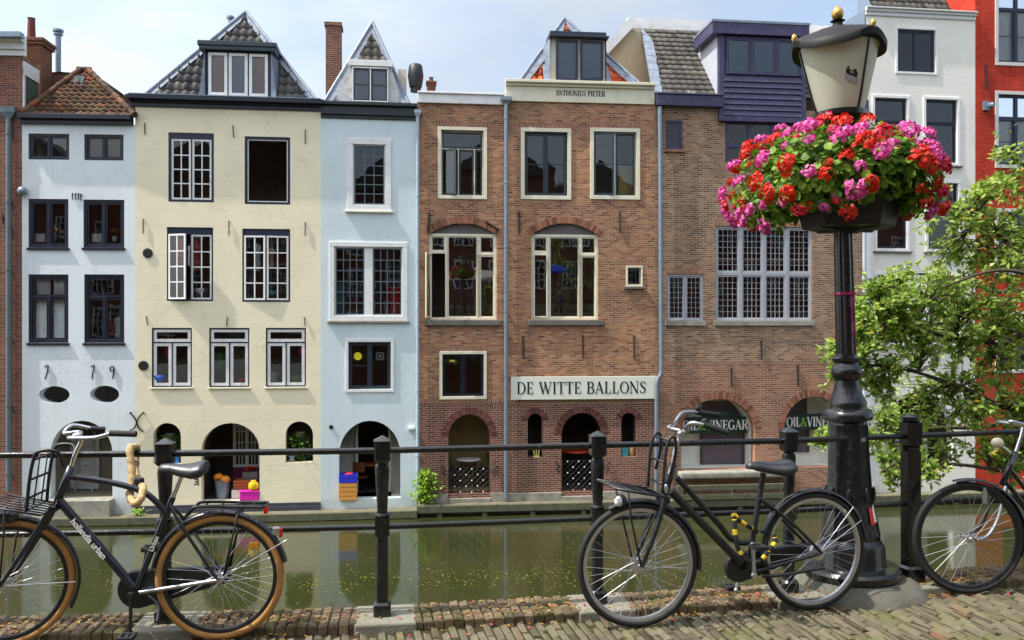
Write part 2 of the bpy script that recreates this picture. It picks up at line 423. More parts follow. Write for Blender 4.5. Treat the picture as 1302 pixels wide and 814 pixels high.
def win(h, b, panels, fm, sm=None, fw=.06, sw=.045, mw=None, mt=.022, d=.12, sur=None, sill=None, hole=None, glass=None, curtain=None, head=0, make_hole=True, extra=0.0):
    """b = px box of the opening; panels = (x0,x1,y0,y1,nx,ny[,angle,hinge]) in fractions of the inside, y from the top"""
    u0, u1, z0, z1 = b if max(abs(t) for t in b) < 40 else h.box4(*b)
    sm = sm or fm; mw = fw if mw is None else mw
    if make_hole: h.hole(hole or [(u0, z0), (u1, z0), (u1, z1), (u0, z1)])
    f = MB(); g = .004
    ring(f, u0+g, u1-g, z0+g, z1-g, fw, d-.035, d+.055)
    if head: f.box(u0+fw, u1-fw, d-.03, d+.05, z1-fw-head, z1-fw-.001)
    iu0, iu1, iz0, iz1 = u0+fw, u1-fw, z0+fw, z1-fw-head
    Wd, Hh = iu1-iu0, iz1-iz0
    seen = set(); eps = 1e-4
    for p in panels:
        x0, x1, y0, y1 = p[:4]
        for x in (x0, x1):
            if eps < x < 1-eps and ('v', round(x, 3), round(y0, 3)) not in seen:
                seen.add(('v', round(x, 3), round(y0, 3)))
                f.box(iu0+x*Wd-mw/2, iu0+x*Wd+mw/2, d-.031, d+.05, iz1-y1*Hh, iz1-y0*Hh)
        for y in (y0, y1):
            if eps < y < 1-eps and ('h', round(y, 3), round(x0, 3)) not in seen:
                seen.add(('h', round(y, 3), round(x0, 3)))
                f.box(iu0+x0*Wd, iu0+x1*Wd, d-.028, d+.047, iz1-y*Hh-mw/2, iz1-y*Hh+mw/2)
    wo = h.part('window', f, fm, bevel=.006)
    for p in panels:
        x0, x1, y0, y1, nx, ny = p[:6]; ang = p[6] if len(p) > 6 else 0; hinge = p[7] if len(p) > 7 else 'l'
        e = lambda t: mw/2 if eps < t < 1-eps else 0.0
        a0 = iu0+x0*Wd+e(x0)+.003; a1 = iu0+x1*Wd-e(x1)-.003; c0 = iz1-y1*Hh+e(y1)+.003; c1 = iz1-y0*Hh-e(y0)-.003
        w, hh = a1-a0, c1-c0
        if w < .03 or hh < .03: continue
        s_ = MB(); vv0, vv1 = (d-.012-extra, d+.03-extra)
        hx = 0 if hinge == 'l' else -w
        if sw > 0:
            ring(s_, hx, hx+w, 0, hh, sw, -.02, .02)
        iw, ih = w-2*sw, hh-2*sw
        for i in range(1, nx): x = hx+sw+iw*i/nx; s_.box(x-mt/2, x+mt/2, -.014, .014, sw, hh-sw)
        for j in range(1, ny): z = sw+ih*j/ny; s_.box(hx+sw, hx+w-sw, -.011, .011, z-mt/2, z+mt/2)
        loc = (a0 if hinge == 'l' else a1, d+.005-extra if ang else d+.008, c0)
        if s_.v:
            so = s_.build('sash', sm, wo, loc=loc, rot=(0, 0, ang if hinge == 'l' else -ang))
        pn = MB(); pn.quad((hx+sw, .004, sw), (hx+w-sw, .004, sw), (hx+w-sw, .004, hh-sw), (hx+sw, .004, hh-sw))
        pn.build('pane', glass or M['glass'], wo, loc=loc, rot=(random.uniform(-.006, .006), 0, (ang if hinge == 'l' else -ang)+random.uniform(-.006, .006)))
    if sur:
        m_, w_ = sur[:2]; pr = sur[2] if len(sur) > 2 else .035
        q = MB(); q.box(u0-w_, u1+w_, -pr, .02, z1, z1+w_); q.box(u0-w_, u1+w_, -pr, .02, z0-w_, z0)
        q.box(u0-w_, u0, -pr+.002, .02, z0, z1); q.box(u1, u1+w_, -pr+.002, .02, z0, z1)
        q.build('surround', m_, wo, bevel=.008)
        z0s = z0-w_; ex = w_
    else: z0s = z0; ex = 0
    if sill:
        m_, hs, over = sill[:3]; pr = sill[3] if len(sill) > 3 else .09
        q = MB(); q.box(u0-ex-over, u1+ex+over, -pr, .1 if not sur else .015, z0s-hs, z0s-.002); q.build('sill', m_, wo, bevel=.008)
    if curtain:
        for cx0, cx1, cc in curtain:
            q = MB(); n = 24; vs = []
            for i in range(n+1):
                u = iu0+(cx0+(cx1-cx0)*i/n)*Wd; v = d+.16+.02*math.sin(i*1.7)
                vs += [(u, v, iz0), (u, v+.004, iz1)]
            q.add(vs, [(2*i, 2*i+2, 2*i+3, 2*i+1) for i in range(n)])
            q.build('curtain', cc, wo, smooth=True)
    return wo
def voussoirs(h, pts, th, mat, name='brick_arch', v=-.004, bw=.075):
    """radial bricks along an arch line pts (u,z), right to left"""
    mb = MB(); L = [0]
    for i in range(1, len(pts)): L.append(L[-1]+math.dist(pts[i], pts[i-1]))
    def at(s):
        for i in range(1, len(L)):
            if s <= L[i] or i == len(L)-1:
                t = (s-L[i-1])/(L[i]-L[i-1]); a, b = pts[i-1], pts[i]
                p = Vector((a[0]+(b[0]-a[0])*t, a[1]+(b[1]-a[1])*t)); d = Vector((b[0]-a[0], b[1]-a[1])).normalized()
                return p, Vector((d.y, -d.x))
    n = max(3, int(L[-1]/bw)); g = .006
    for k in range(n):
        s0, s1 = L[-1]*k/n+g, L[-1]*(k+1)/n-g
        p0, n0 = at(s0); p1, n1 = at(s1)
        q = [p0, p1, p1+n1*th, p0+n0*th]; mb.t = random.random()
        mb.prism([(x.x, x.y) for x in q], v, .03)
    return h.part(name, mb, mat)
def tiles(h, poly, mat, w=.22, c=.30, amp=.02, lip=.03, name='roof', flat=False, parent=None, back=True):
    """pantiles laid in courses over a convex roof plane (local points, bottom edge first)"""
    P = [Vector(p) for p in poly]; O = P[0]
    nr = Vector((0, 0, 0))
    for i in range(1, len(P)-1): nr += (P[i]-O).cross(P[i+1]-O)
    nr.normalize()
    if nr.z < 0: nr = -nr
    U = (Vector((0, 0, 1))-nr*nr.z).normalized(); Rt = U.cross(nr).normalized()
    rs = [((p-O).dot(Rt), (p-O).dot(U)) for p in P]
    r0, r1 = min(a for a, b in rs), max(a for a, b in rs); s0, s1 = min(b for a, b in rs), max(b for a, b in rs)
    bm = bmesh.new(); lay = bm.faces.layers.float.new('tone')
    nc = int((s1-s0)/c)+1; nt = int((r1-r0)/w)+2; K = 5
    for j in range(nc):
        sa = s0+j*c; sb = sa+c*1.02
        for i in range(nt):
            tone = min(1, max(0, random.gauss(.5, .25))); jit = random.uniform(-.006, .006); xo = r0-w*.5+i*w + (w*.5 if flat and j % 2 else 0) + random.uniform(-.004, .004)
            cols = []
            for k in range(K+1):
                x = xo+w*k/K; ph = k/K
                hgt = (amp*math.sin(2*math.pi*ph)) if not flat else (.0 if 0 < k < K else -.008)
                lo = -.02 if flat else 0
                cols.append([bm.verts.new(O+Rt*x+U*(sa-jit)+nr*(hgt-.01)), bm.verts.new(O+Rt*x+U*(sa-jit)+nr*(hgt+lip)), bm.verts.new(O+Rt*x+U*sb+nr*(hgt+.0))])
            for k in range(K):
                for q in ((0, 1), (1, 2)):
                    f = bm.faces.new((cols[k][q[0]], cols[k+1][q[0]], cols[k+1][q[1]], cols[k][q[1]])); f[lay] = tone; f.smooth = not flat and q == (1, 2)
    n = len(P)
    cen = sum(P, Vector())/n
    for i in range(n):
        a, b = P[i], P[(i+1) % n]; en = (b-a).cross(nr).normalized()
        if (cen-a).dot(en) > 0: en = -en
        bmesh.ops.bisect_plane(bm, geom=bm.verts[:]+bm.edges[:]+bm.faces[:], plane_co=a, plane_no=en, clear_outer=True)
    # boarding under the tiles
    fb = bm.faces.new([bm.verts.new(p-nr*.04) for p in P]); fb[lay] = .2
    me = bpy.data.meshes.new(name); bm.to_mesh(me); bm.free(); me.materials.append(mat)
    o = bpy.data.objects.new(name, me); COL.objects.link(o); o.parent = parent or h.root
    return o
def strip(h, a, b, inward, w, mat, name='hip_flashing', off=.05, roll=.05, th=.03, mb=None):
    """lead strip along a roof edge a->b, w wide towards 'inward', with a roll on the edge"""
    own = mb is None
    if own: mb = MB()
    a, b, c = Vector(a), Vector(b), Vector(inward)
    d = (b-a).normalized(); ins = (c-a)-d*(c-a).dot(d); ins.normalize(); nr = d.cross(ins).normalized()
    if nr.y > 0: nr = -nr
    n = max(3, int((b-a).length/.45)); Lt = (b-a).length
    for i in range(n):
        t0, t1 = i/n, (i+1)/n-.004; lift = .004*(i % 2)
        w0 = w*min(1, (1-t0)*Lt/(w*2.6)+.12)*random.uniform(.93, 1.07); w1 = w*min(1, (1-t1)*Lt/(w*2.6)+.12)*random.uniform(.93, 1.07)
        p0, p1 = a+(b-a)*t0, a+(b-a)*t1; o1 = nr*(off+lift); o0 = nr*(off-.03)
        mb.add([p0+o1, p0+ins*w0+o1, p1+ins*w1+o1, p1+o1, p0+o0, p0+ins*w0+o0, p1+ins*w1+o0, p1+o0], [(0, 1, 2, 3), (4, 7, 6, 5), (0, 4, 5, 1), (1, 5, 6, 2), (2, 6, 7, 3), (3, 7, 4, 0)])
    if roll: mb.tube([a+nr*off, (a+b)/2+nr*(off+.005), b+nr*off], roll, 8)
    if own: return h.part(name, mb, mat, smooth=bool(roll), autosmooth=R(35))
    return mb
def pipe(h, px, y0, y1, r=.05, v=-.09, mat=None, hopper=None, bends=None):
    a = h.pt(px, y0, v); b = h.pt(px, y1, v); mb = MB()
    pts = bends or [a, b]
    mb.tube(pts, r, 10)
    z = a.z-.4
    while z > b.z+.3:
        u = a.x+(b.x-a.x)*(a.z-z)/(a.z-b.z) if not bends else None
        if u is not None:
            mb.tube([(u, v, z), (u, v, z-.06)], r*1.22, 10); mb.box(u-.02, u+.02, v+r*.8, .01, z-.05, z-.01)
        z -= 1.9
    o = h.part('downpipe', mb, mat or M['zinc'], smooth=True, autosmooth=R(40))
    if hopper:
        q = MB(); w_, hh = hopper; t = a.z
        q.add([(a.x+sx*k*w_, v-.10*k+(.16 if sy > 0 else 0)*k, z) for z, k in ((t-.02, .45), (t+hh*.5, 1), (t+hh, 1)) for sx, sy in ((-1, -1), (1, -1), (1, 1), (-1, 1))],
              [(3, 2, 1, 0), (8, 9, 10, 11)]+[(r_*4+i, r_*4+(i+1) % 4, r_*4+4+(i+1) % 4, r_*4+4+i) for r_ in (0, 1) for i in range(4)])
        q.build('rain_hopper', mat or M['zinc'], o)
    return o
def anchor(h, x0, y0, x1, y1, kind='bar'):
    a = h.pt(x0, y0, -.04); b = h.pt(x1, y1, -.04); mb = MB()
    mid = (a+b)/2
    mb.tube([a, (a*2+b)/3+Vector((.01, -.01, 0)), (a+b*2)/3, b+Vector((-.02, 0, 0))], [.012, .02, .02, .013], 6)
    mb.tube([mid+Vector((0, -.02, 0)), mid+Vector((0, .05, 0))], .03, 6)
    return h.part('wall_anchor', mb, M['ironblk'])
def cornice(h, steps, mat, u0, u1, name='cornice', end=.0):
    """steps: (z0,z1,projection)"""
    mb = MB()
    for z0, z1, pr in steps: mb.box(u0-(pr*.3 if end else 0), u1+(pr*.3 if end else 0), -pr, .03, z0, z1)
    return h.part(name, mb, mat, bevel=.012)
def arch_recess(h, u0, u1, z0, zs, zt, m, depth=1.6, floor=None, nm='recess', back=True, side=None):
    """a vaulted space behind an arched opening"""
    q = MB(); pts = arch_pts(u0-.03, u1+.03, zs, zt+.03); out = [(u0-.03, z0)]+[(u1+.03, z0)]+pts
    n = len(out); v0, v1 = h.T-.01, depth
    for i in range(n):
        a, b = out[i], out[(i+1) % n]
        q.quad((a[0], v0, a[1]), (b[0], v0, b[1]), (b[0], v1, b[1]), (a[0], v1, a[1]))
    if back: q.poly([(u, v1, z) for u, z in out])
    return h.part(nm, q, m)
# ------------------------------------------------------------------ the row of houses across the canal
corner = lambda px, Y: ((px-CX)*Y/F, Y)
K = [corner(*p) for p in ((-150, 24.6), (28, 24.9), (172, 25.1), (408, 25.7), (530, 26.05), (643, 26.35), (833, 26.8), (1100, 27.6), (1240, 28.1), (1430, 28.8))]
RED_CURT = paint('curtain_rose', lin(196, 110, 124), .9, .15); NET = paint('net_curtain', lin(238, 241, 241), .9, .08); BLUE_CURT = paint('curtain_blue_grey', lin(110, 130, 150), .9, .1)

# ---- 0: brick house at the left edge
h = House('brick_house', 'dark red brick house with a white cornice and chimney at the far left edge', K[0], K[1], WH_L, M['brick_old'])
zt = h.pt(28, 72).z; zlow = h.pt(28, 150).z
h.wall([(0, 0), (h.L, 0), (h.L, zlow), (0, zlow)], 6)
q = MB(); q.box(0, h.L, 0, .95, zlow+.002, zt); h.part('upper_wall', q, M['brick_old'])
z1 = h.pt(28, 47).z
cornice(h, [(zt, zt+.16, .08), (zt+.16, z1-.2, .16), (z1-.2, z1, .34)], M['white'], -.2, h.L+.12)
q = MB(); g0 = h.pt(-60, 49, -.5); g1 = h.pt(26, 49, -.5); q.beam(g0+Vector((0, .1, .12)), g1+Vector((0, .1, .12)), .26, .14); h.part('gutter', q, M['zinc'])
rp = [Vector((-.3, -.3, z1+.1)), Vector((h.L-.5, -.3, z1+.1)), Vector((h.L-2.3, 1.0, z1+2.0)), Vector((-.3, 1.0, z1+2.0))]
tiles(h, rp, M['tile_grey'])
q = MB(); q.box(h.L+.004, h.L+.03, .10, .92, zlow+.15, zt-.5); h.part('side_panel', q, paint('panel_green', lin(70, 88, 74), .6))
q = MB(); q.box(h.L+.004, h.L+.05, .02, .10, zlow+.1, zt-.3); q.box(h.L+.004, h.L+.06, .02, .95, zt-.5, zt-.12); h.part('side_trim', q, M['white'])
q = MB(); a = h.pt(28, 88, 1.35); u0 = h.pt(25, 60, 1.35).x; u1 = h.pt(56, 60, 1.35).x; zc = h.pt(40, 48, 1.35).z
q.box(u0, u1-.08, 1.35, 2.1, zlow, zc-.2)
q.box(u0-.05, u1-.02, 1.30, 2.15, zc-.2, zc-.1); q.box(u0-.09, u1+.02, 1.26, 2.19, zc-.1, zc)
co = h.part('chimney', q, M['brick_chim'], bevel=.01)
p0 = h.pt(38, 41, 1.6); q = MB(); q.lathe([(.13, zc), (.12, zc+.1), (.10, h.pt(38, 23, 1.6).z), (.12, h.pt(38, 22, 1.6).z)], 12, (p0.x, 1.7, 0)); q.build('chimney_pot', paint('terracotta', lin(104, 54, 46), .8), co, smooth=True, autosmooth=R(40))
q = MB(); a = h.pt(61, 92, 2.2); b = h.pt(86, 108, 2.2); q.box(a.x, b.x+.3, 2.2, 3.2, zlow-1, a.z); q.lathe([(0.6, a.z), (.4, a.z+.05), (.01, a.z+.1)], 12, (a.x+.4, 2.7, 0)); h.part('rear_parapet', q, M['brick_old'])
q = MB(); a = h.pt(74, 95, 2.6); b = h.pt(74, 40, 2.6); q.tube([(a.x, 2.6, a.z-.3), (a.x, 2.6, b.z)], .085, 12); q.tube([(a.x, 2.6, b.z-.12), (a.x, 2.6, b.z-.08)], .14, 12); q.tube([(a.x, 2.6, b.z-.02), (a.x, 2.6, b.z+.05)], .16, 12); h.part('flue', q, M['zinc'], smooth=True, autosmooth=R(40))
pipe(h, 11, 150, 625, .075, -.1, paint('pipe_grey_green', lin(96, 112, 116), .5, .1), hopper=(.2, .3))
q = MB(); c = h.pt(28, 243, -.12); q.ball(c, .13, 12, 8); q.tube([c, c+Vector((0, .12, 0))], .04, 8); h.part('wall_lamp', q, M['zinc'], smooth=True)
anchor(h, 3, 270, 4, 285)

# ---- 1: small ice-blue house
h = H1 = House('plaster_house', 'narrow ice blue plaster house with an old red pantile hip roof', K[1], K[2], WH_L, M['blue_a'])
for x0, y0, x1, y1, nm in ((36, 170, 88, 203, 0), (107, 171, 157, 204, 0)):
    win(h, (x0, y0, x1, y1), [(0, .5, 0, 1, 1, 1), (.5, 1, 0, 1, 1, 1)], M['navy_d'], fw=.065, sw=.045, mw=.04, d=.08)
for x0, y0, x1, y1 in ((36, 253, 87, 315), (106, 254, 158, 315)):
    win(h, (x0, y0, x1, y1), [(0, .5, 0, 1, 1, 1), (.5, 1, 0, 1, 1, 1)], M['navy_d'], fw=.075, sw=.05, mw=.05, d=.07, sill=(M['navy_d'], .07, .03, .06))
for i, (x0, y0, x1, y1) in enumerate(((36, 349, 87, 436), (107, 349, 158, 436))):
    win(h, (x0, y0, x1, y1), [(0, 1, 0, .32, 1, 1), (0, .5, .32, 1, 1, 1), (.5, 1, .32, 1, 1, 1)], M['navy_d'], fw=.085, sw=.05, mw=.05, d=.07, sill=(M['navy_d'], .07, .03, .06), curtain=[(.02, .45, NET), (.55, .98, NET)] if i == 0 else None)
for cx, cy, rx, ry in ((69, 502, 19.5, 10.8), (133, 501.5, 18.5, 11)):
    c = h.pt(cx, cy); e = h.pt(cx+rx, cy).x-c.x; f = c.z-h.pt(cx, cy+ry).z
    h.hole([(c.x+e*math.cos(t*math.pi/14), c.z+f*math.sin(t*math.pi/14)) for t in range(28)])
u0, u1, z0, z1 = h.box4(64, 535, 143, 634); z0 = max(z0, .12); zs = h.pt(100, 577).z
ARCH1 = (u0, u1, z0, zs, z1)
q = MB(); q.box(u0+.1, u1+.05, -.38, .3, 0, z0-.003); q.box(u0+.25, u1+.02, -.2, .3, z0-.003, z0+.001); h.part('step', q, M['stone'], bevel=.015)
h.hole([(u0, z0), (u1, z0)]+arch_pts(u0, u1, zs, z1))
arch_recess(h, u0, u1, z0, zs, z1, M['recess'], 1.5)
ztop = h.pt(100, 158).z
h.wall([(0, 0), (h.L, 0), (h.L, ztop), (0, ztop)])
h.rooms([h.pt(100, 520).z+.9, h.pt(100, 335).z, h.pt(100, 215).z, ztop-.1])
q = MB(); dl, dr = h.pt(84, 600, 1.4).x, h.pt(126, 600, 1.4).x; q.box(dl, dr, 1.38, 1.46, z0+.02, zs+.35)
do = h.part('door', q, paint('door_grey_white', lin(196, 200, 196), .6, .1)); q = MB(); q.ball((dr-.12, 1.36, z0+1.0), .03); q.build('handle', M['alu'], do)
cornice(h, [(ztop-.02, ztop+.16, .12), (ztop+.10, ztop+.24, .26)], M['navy_d'], -.02, h.L-.05, 'gutter')
e0, e1 = h.pt(27, 156, -.15), h.pt(171, 158, -.15); ap0, ap1 = h.pt(103, 90, 1.9), h.pt(112, 90, 1.9)
e0.z = e1.z = ztop+.22
ap0.z = ap1.z = (ap0.z+ap1.z)/2
tiles(h, [e0, e1, ap1, ap0], M['tile_red'], .2, .235, .026)
back = Vector((0, 5, 0))
tiles(h, [e1+Vector((.0, 5, 0)), e1, ap1, ap1+Vector((0, 3.2, 0))], M['tile_red'], .2, .235, .026)
tiles(h, [e0, e0+Vector((0, 5, 0)), ap0+Vector((0, 3.2, 0)), ap0], M['tile_red'], .2, .235, .026)
def ridge(h, a, b, mat, r=.085, step=.36, name='ridge_tile'):
    mb = MB(); a, b = Vector(a), Vector(b); n = max(2, int((b-a).length/step)); d = (b-a)/n
    for i in range(n):
        mb.t = random.random(); mb.tube([a+d*i-d*.04, a+d*(i+.98)], [r*1.08, r*.92], 10)
    return h.part(name, mb, mat, smooth=True, autosmooth=R(45))
ridge(h, e1+Vector((0, 0, .04)), ap1+Vector((0, 0, .04)), M['tile_red']); ridge(h, e0+Vector((0, 0, .04)), ap0+Vector((0, 0, .04)), M['tile_red'])
ridge(h, ap0+Vector((-.1, 0, .03)), ap1+Vector((.1, 0, .03)), M['tile_red'], .09)
q = MB()                                                 # roof light lying in the slope
a, b, c, d = [h.pt(*p) for p in ((92, 113, 1.30), (104, 115, 1.24), (110, 101, 1.58), (97, 100, 1.6))]
nrm = (b-a).cross(d-a).normalized()*.07
q.add([a+nrm*1.6, b+nrm*1.6, c+nrm*1.6, d+nrm*1.6, a-nrm, b-nrm, c-nrm, d-nrm], [(0, 1, 2, 3), (0, 4, 5, 1), (1, 5, 6, 2), (2, 6, 7, 3), (3, 7, 4, 0)])
h.part('skylight', q, paint('skylight_grey', lin(70, 76, 84), .9, .3, 9))
# iron figures fixed to the wall
def iron(h, strokes, r=.018, v=-.035, nm='wall_anchor'):
    mb = MB()
    for st in strokes:
        pts = [h.pt(x, y, v) for x, y in st]; mb.tube(bez(pts, 4) if len(pts) > 2 else pts, r, 6); mb.tube([pts[0], pts[0]+Vector((0, -v, 0))], r, 6)
    return h.part(nm, mb, M['ironblk'])
iron(h, [[(57, 466), (61, 465), (60, 474), (57, 482)]]); iron(h, [[(116, 466), (120, 465), (118, 474), (117, 482)]])
iron(h, [[(145, 470), (141, 472), (140, 468), (143, 466), (145, 469), (143, 482)]])
for x in (92, 96, 99.5): iron(h, [[(x, 246), (x, 254)]], .014)
iron(h, [[(102.5, 254), (102, 247), (104.5, 248), (103, 250)]], .014)

# ---- 2: cream house
h = H2 = House('plaster_house', 'wide cream plaster house with white casements and a dark pyramid roof', K[2], K[3], WH_L, M['cream'])
CAS = [(0, .5, 0, 1, 2, 4), (.5, 1, 0, 1, 2, 4)]
win(h, (214, 169, 272, 257), CAS, M['navy'], M['white'], fw=.07, sw=.055, mt=.032, d=.06, head=.10, mw=.03)
win(h, (311, 174, 369, 260), [(0, 1, 0, 1, 1, 1)], M['navy'], M['white'], fw=.07, sw=.03, d=.07, glass=glass_mat('thin_glass', (.96, .96, .96, 1), 1.05))
CA2 = [(0, .5, 0, 1, 2, 4, R(-24), 'l'), (.5, 1, 0, 1, 2, 4, 0, 'r')]
win(h, (212, 289, 271, 383), CA2, M['navy'], M['white'], fw=.05, sw=.05, mt=.034, d=.08, head=.15, mw=.03, extra=.07)
win(h, (308, 291, 369, 384), [(0, .5, 0, 1, 2, 4, R(-6), 'l'), (.5, 1, 0, 1, 2, 4, R(-6), 'r')], M['navy'], M['white'], fw=.05, sw=.05, mt=.034, d=.08, head=.15, mw=.03, extra=.07)
for x0, y0, x1, y1 in ((193, 417, 244, 492.5), (266, 417, 317, 492.5), (338, 417, 389, 492)):
    win(h, (x0, y0, x1, y1), [(0, 1, 0, .235, 1, 1), (0, .5, .235, 1, 1, 1), (.5, 1, .235, 1, 1, 1)], M['navy_d'], M['white'], fw=.035, mw=.03, sw=.085, d=.05, sill=(M['cream_p'], .05, .03, .05))
zs0 = h.pt(290, 575).z
u0, u1, z0, z1 = h.box4(256, 538, 330, 637); z0 = max(.1, z0); ARCH2 = (u0, u1, z0, zs0, z1)
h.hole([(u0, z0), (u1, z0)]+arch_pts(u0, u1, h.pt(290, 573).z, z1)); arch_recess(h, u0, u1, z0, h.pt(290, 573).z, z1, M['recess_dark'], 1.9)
NICHE2 = []
for b in ((195, 538, 230, 590), (363, 536, 398, 588)):
    u0, u1, z0, z1 = h.box4(*b); zz = z1-(u1-u0)*.5; NICHE2.append((u0, u1, z0, z1))
    h.hole([(u0, z0), (u1, z0)]+arch_pts(u0, u1, zz, z1)); arch_recess(h, u0, u1, z0, zz, z1, M['recess_dark'], .75)
zl, zr = h.pt(173, 136).z, h.pt(407, 142).z; zt = (zl+zr)/2
h.wall([(0, 0), (h.L, 0), (h.L, zt), (0, zt)])
h.rooms([h.pt(290, 515).z, h.pt(290, 400).z, h.pt(290, 272).z, zt-.1])
zc = h.pt(290, 126).z
cornice(h, [(zt, zt+.12, .06), (zt+.12, zc-.12, .14), (zc-.12, zc, .30)], M['navy_d'], -.1, h.L+.02, end=1)
q = MB(); q.box(-.1, h.L+.02, -.31, .25, zc+.001, zc+.025); h.part('gutter_lining', q, M['lead'])
q = MB(); q.box(0.01, h.L-.01, -.05, .0, 0, .22); q.box(0.01, h.L-.01, -.09, -.05, 0, .12); h.part('plinth', q, paint('plinth_black', lin(60, 64, 72), .8, .2))
# window at the back of the arched store
ua, ub = ARCH2[0]+.55, ARCH2[1]-.25
f = MB(); ring(f, ua, ub, 1.0, 2.5, .08, 1.72, 1.8); f.box((ua+ub)/2-.05, (ua+ub)/2+.05, 1.725, 1.795, 1.08, 2.42)
for sgn in (0, 1):
    a0 = ua+.08+sgn*((ub-ua)/2-.03); a1 = a0+(ub-ua)/2-.13
    for k in (1, 2): x = a0+(a1-a0)*k/3; f.box(x-.014, x+.014, 1.74, 1.78, 1.08, 2.42)
    for k in (1, 2, 3): z = 1.08+1.34*k/4; f.box(a0, a1, 1.742, 1.778, z-.014, z+.014)
wo = h.part('window', f, M['white']); q = MB(); q.quad((ua+.08, 1.765, 1.08), (ub-.08, 1.765, 1.08), (ub-.08, 1.765, 2.42), (ua+.08, 1.765, 2.42)); q.build('pane', M['glass'], wo)
q = MB(); q.box(ua, ub, 1.70, 1.86, .15, .98); h.part('panel', q, paint('panel_plum', lin(120, 36, 84), .7))
for cx, cy in ((188, 322), (182.5, 465)):
    c = h.pt(cx, cy); q = MB(); q.lathe([(.135, -.03), (.135, .0), (.10, -.032), (.02, -.03)], 20, (c.x, 0, c.z), axis='y'); h.part('vent', q, M['ironblk'])
for x0, y0, x1, y1 in ((184, 157, 184, 171), (296, 160, 297, 175), (388, 165, 388, 183), (182, 279, 182, 297), (291, 281, 291, 299), (388, 283, 388, 300), (186, 403, 188, 414), (289, 404, 288, 415), (387, 404, 388, 415)):
    iron(h, [[(x0, y0), (x1, y1)]], .014)
iron(h, [[(165.5, 525), (171.5, 532), (173.5, 538), (170, 545), (165, 547)], [(182, 525), (176.5, 531), (174, 538), (177, 545), (182, 549)]], .022, -.06)
e0, e1 = h.pt(182, 122, .2), h.pt(404, 128, .2); e0.z = e1.z = zc+.03
ap = h.pt(313, 16, 1.75)
tiles(h, [e0, e1, ap], M['tile_grey'], .24, .31, .035, .035)
tiles(h, [e1, e1+Vector((0, 5.5, 0)), ap+Vector((0, 3.5, 0)), ap], M['tile_grey'], .24, .31, .035, .035)
tiles(h, [e0+Vector((0, 5.5, 0)), e0, ap, ap+Vector((0, 3.5, 0))], M['tile_grey'], .24, .31, .035, .035)
strip(h, e0, ap, e1, .17, M['lead']); strip(h, e1, ap, e0, .17, M['lead'])
# dormer with three lights
du0, du1, dz0, dz1 = h.box4(262, 66, 344, 122, .12); dz0 = zc+.05
q = MB(); q.box(du0, du1, .16, 1.6, dz0, dz1); dm = h.part('dormer', q, M['navy'])
q = MB(); q.box(du0-.16, du1+.16, -.06, 1.9, dz1, dz1+.11); q.box(du0-.20, du1+.20, -.10, 1.9, dz1+.11, dz1+.24); q.build('dormer_roof', M['teal_d'], dm, bevel=.012)
dw = (du1-du0-.1)/3
dark_b = paint('dormer_blind_blue', lin(96, 132, 168), .9)  # blue sky reflection painted on flat panels behind the dormer panes
for i in range(3):
    a0 = du0+.05+dw*i
    f = MB(); ring(f, a0+.02, a0+dw-.02, dz0+.07, dz1-.05, .085, .08, .155); wo = h.part('window', f, M['white'], bevel=.006)
    q = MB(); q.quad((a0+.1, .13, dz0+.15), (a0+dw-.1, .13, dz0+.15), (a0+dw-.1, .13, dz1-.13), (a0+.1, .13, dz1-.13)); q.build('pane', M['glass_sky'], wo)
    if i == 1:
        q = MB(); q.box(a0+.1, a0+dw-.1, .146, .152, dz0+.12, dz1-.1); q.build('blind', dark_b, wo)  # panel coloured like reflected sky behind the middle pane
    else:
        q = MB(); n = 14; vs = []
        for k in range(n+1):
            u = a0+.12+(dw*.38)*k/n+(dw*.2 if i == 2 else .05); v = .147+.004*math.sin(k*1.9); vs += [(u, v, dz0+.12), (u, v, dz1-.1)]
        q.add(vs, [(2*k, 2*k+2, 2*k+3, 2*k+1) for k in range(n)]); q.build('curtain', RED_CURT, wo, smooth=True)
for s_, x in ((-1, du0), (1, du1)):
    q = MB(); q.add([(x+s_*.02, .05, dz0-.02), (x+s_*.02, 1.3, dz1), (x+s_*.02, .05, dz1), (x+s_*.18, .02, dz0-.02), (x+s_*.15, 1.0, dz1), ], [(0, 3, 4, 2), (0, 1, 2)]); h.part('flashing', q, M['lead'])
q = MB(); c = h.pt(293, 24, 2.2); q.tube([(c.x, 2.2, c.z-.8), (c.x, 2.2, c.z)], .07, 10); q.tube([(c.x, 2.2, c.z), (c.x, 2.2, c.z+.07)], .12, 10); h.part('flue', q, M['zinc'], smooth=True, autosmooth=R(40))
q = MB(); a0, a1, b0, b1 = h.box4(414, 28, 433, 118, 1.5); q.box(a0, a1, 1.5, 2.1, b0-1.5, b1-.12); q.box(a0-.04, a1+.04, 1.46, 2.14, b1-.12, b1); h.part('chimney', q, M['brick_old'], bevel=.01)

LD_ = paint('lead_cames', lin(92, 108, 116), .5, .1)
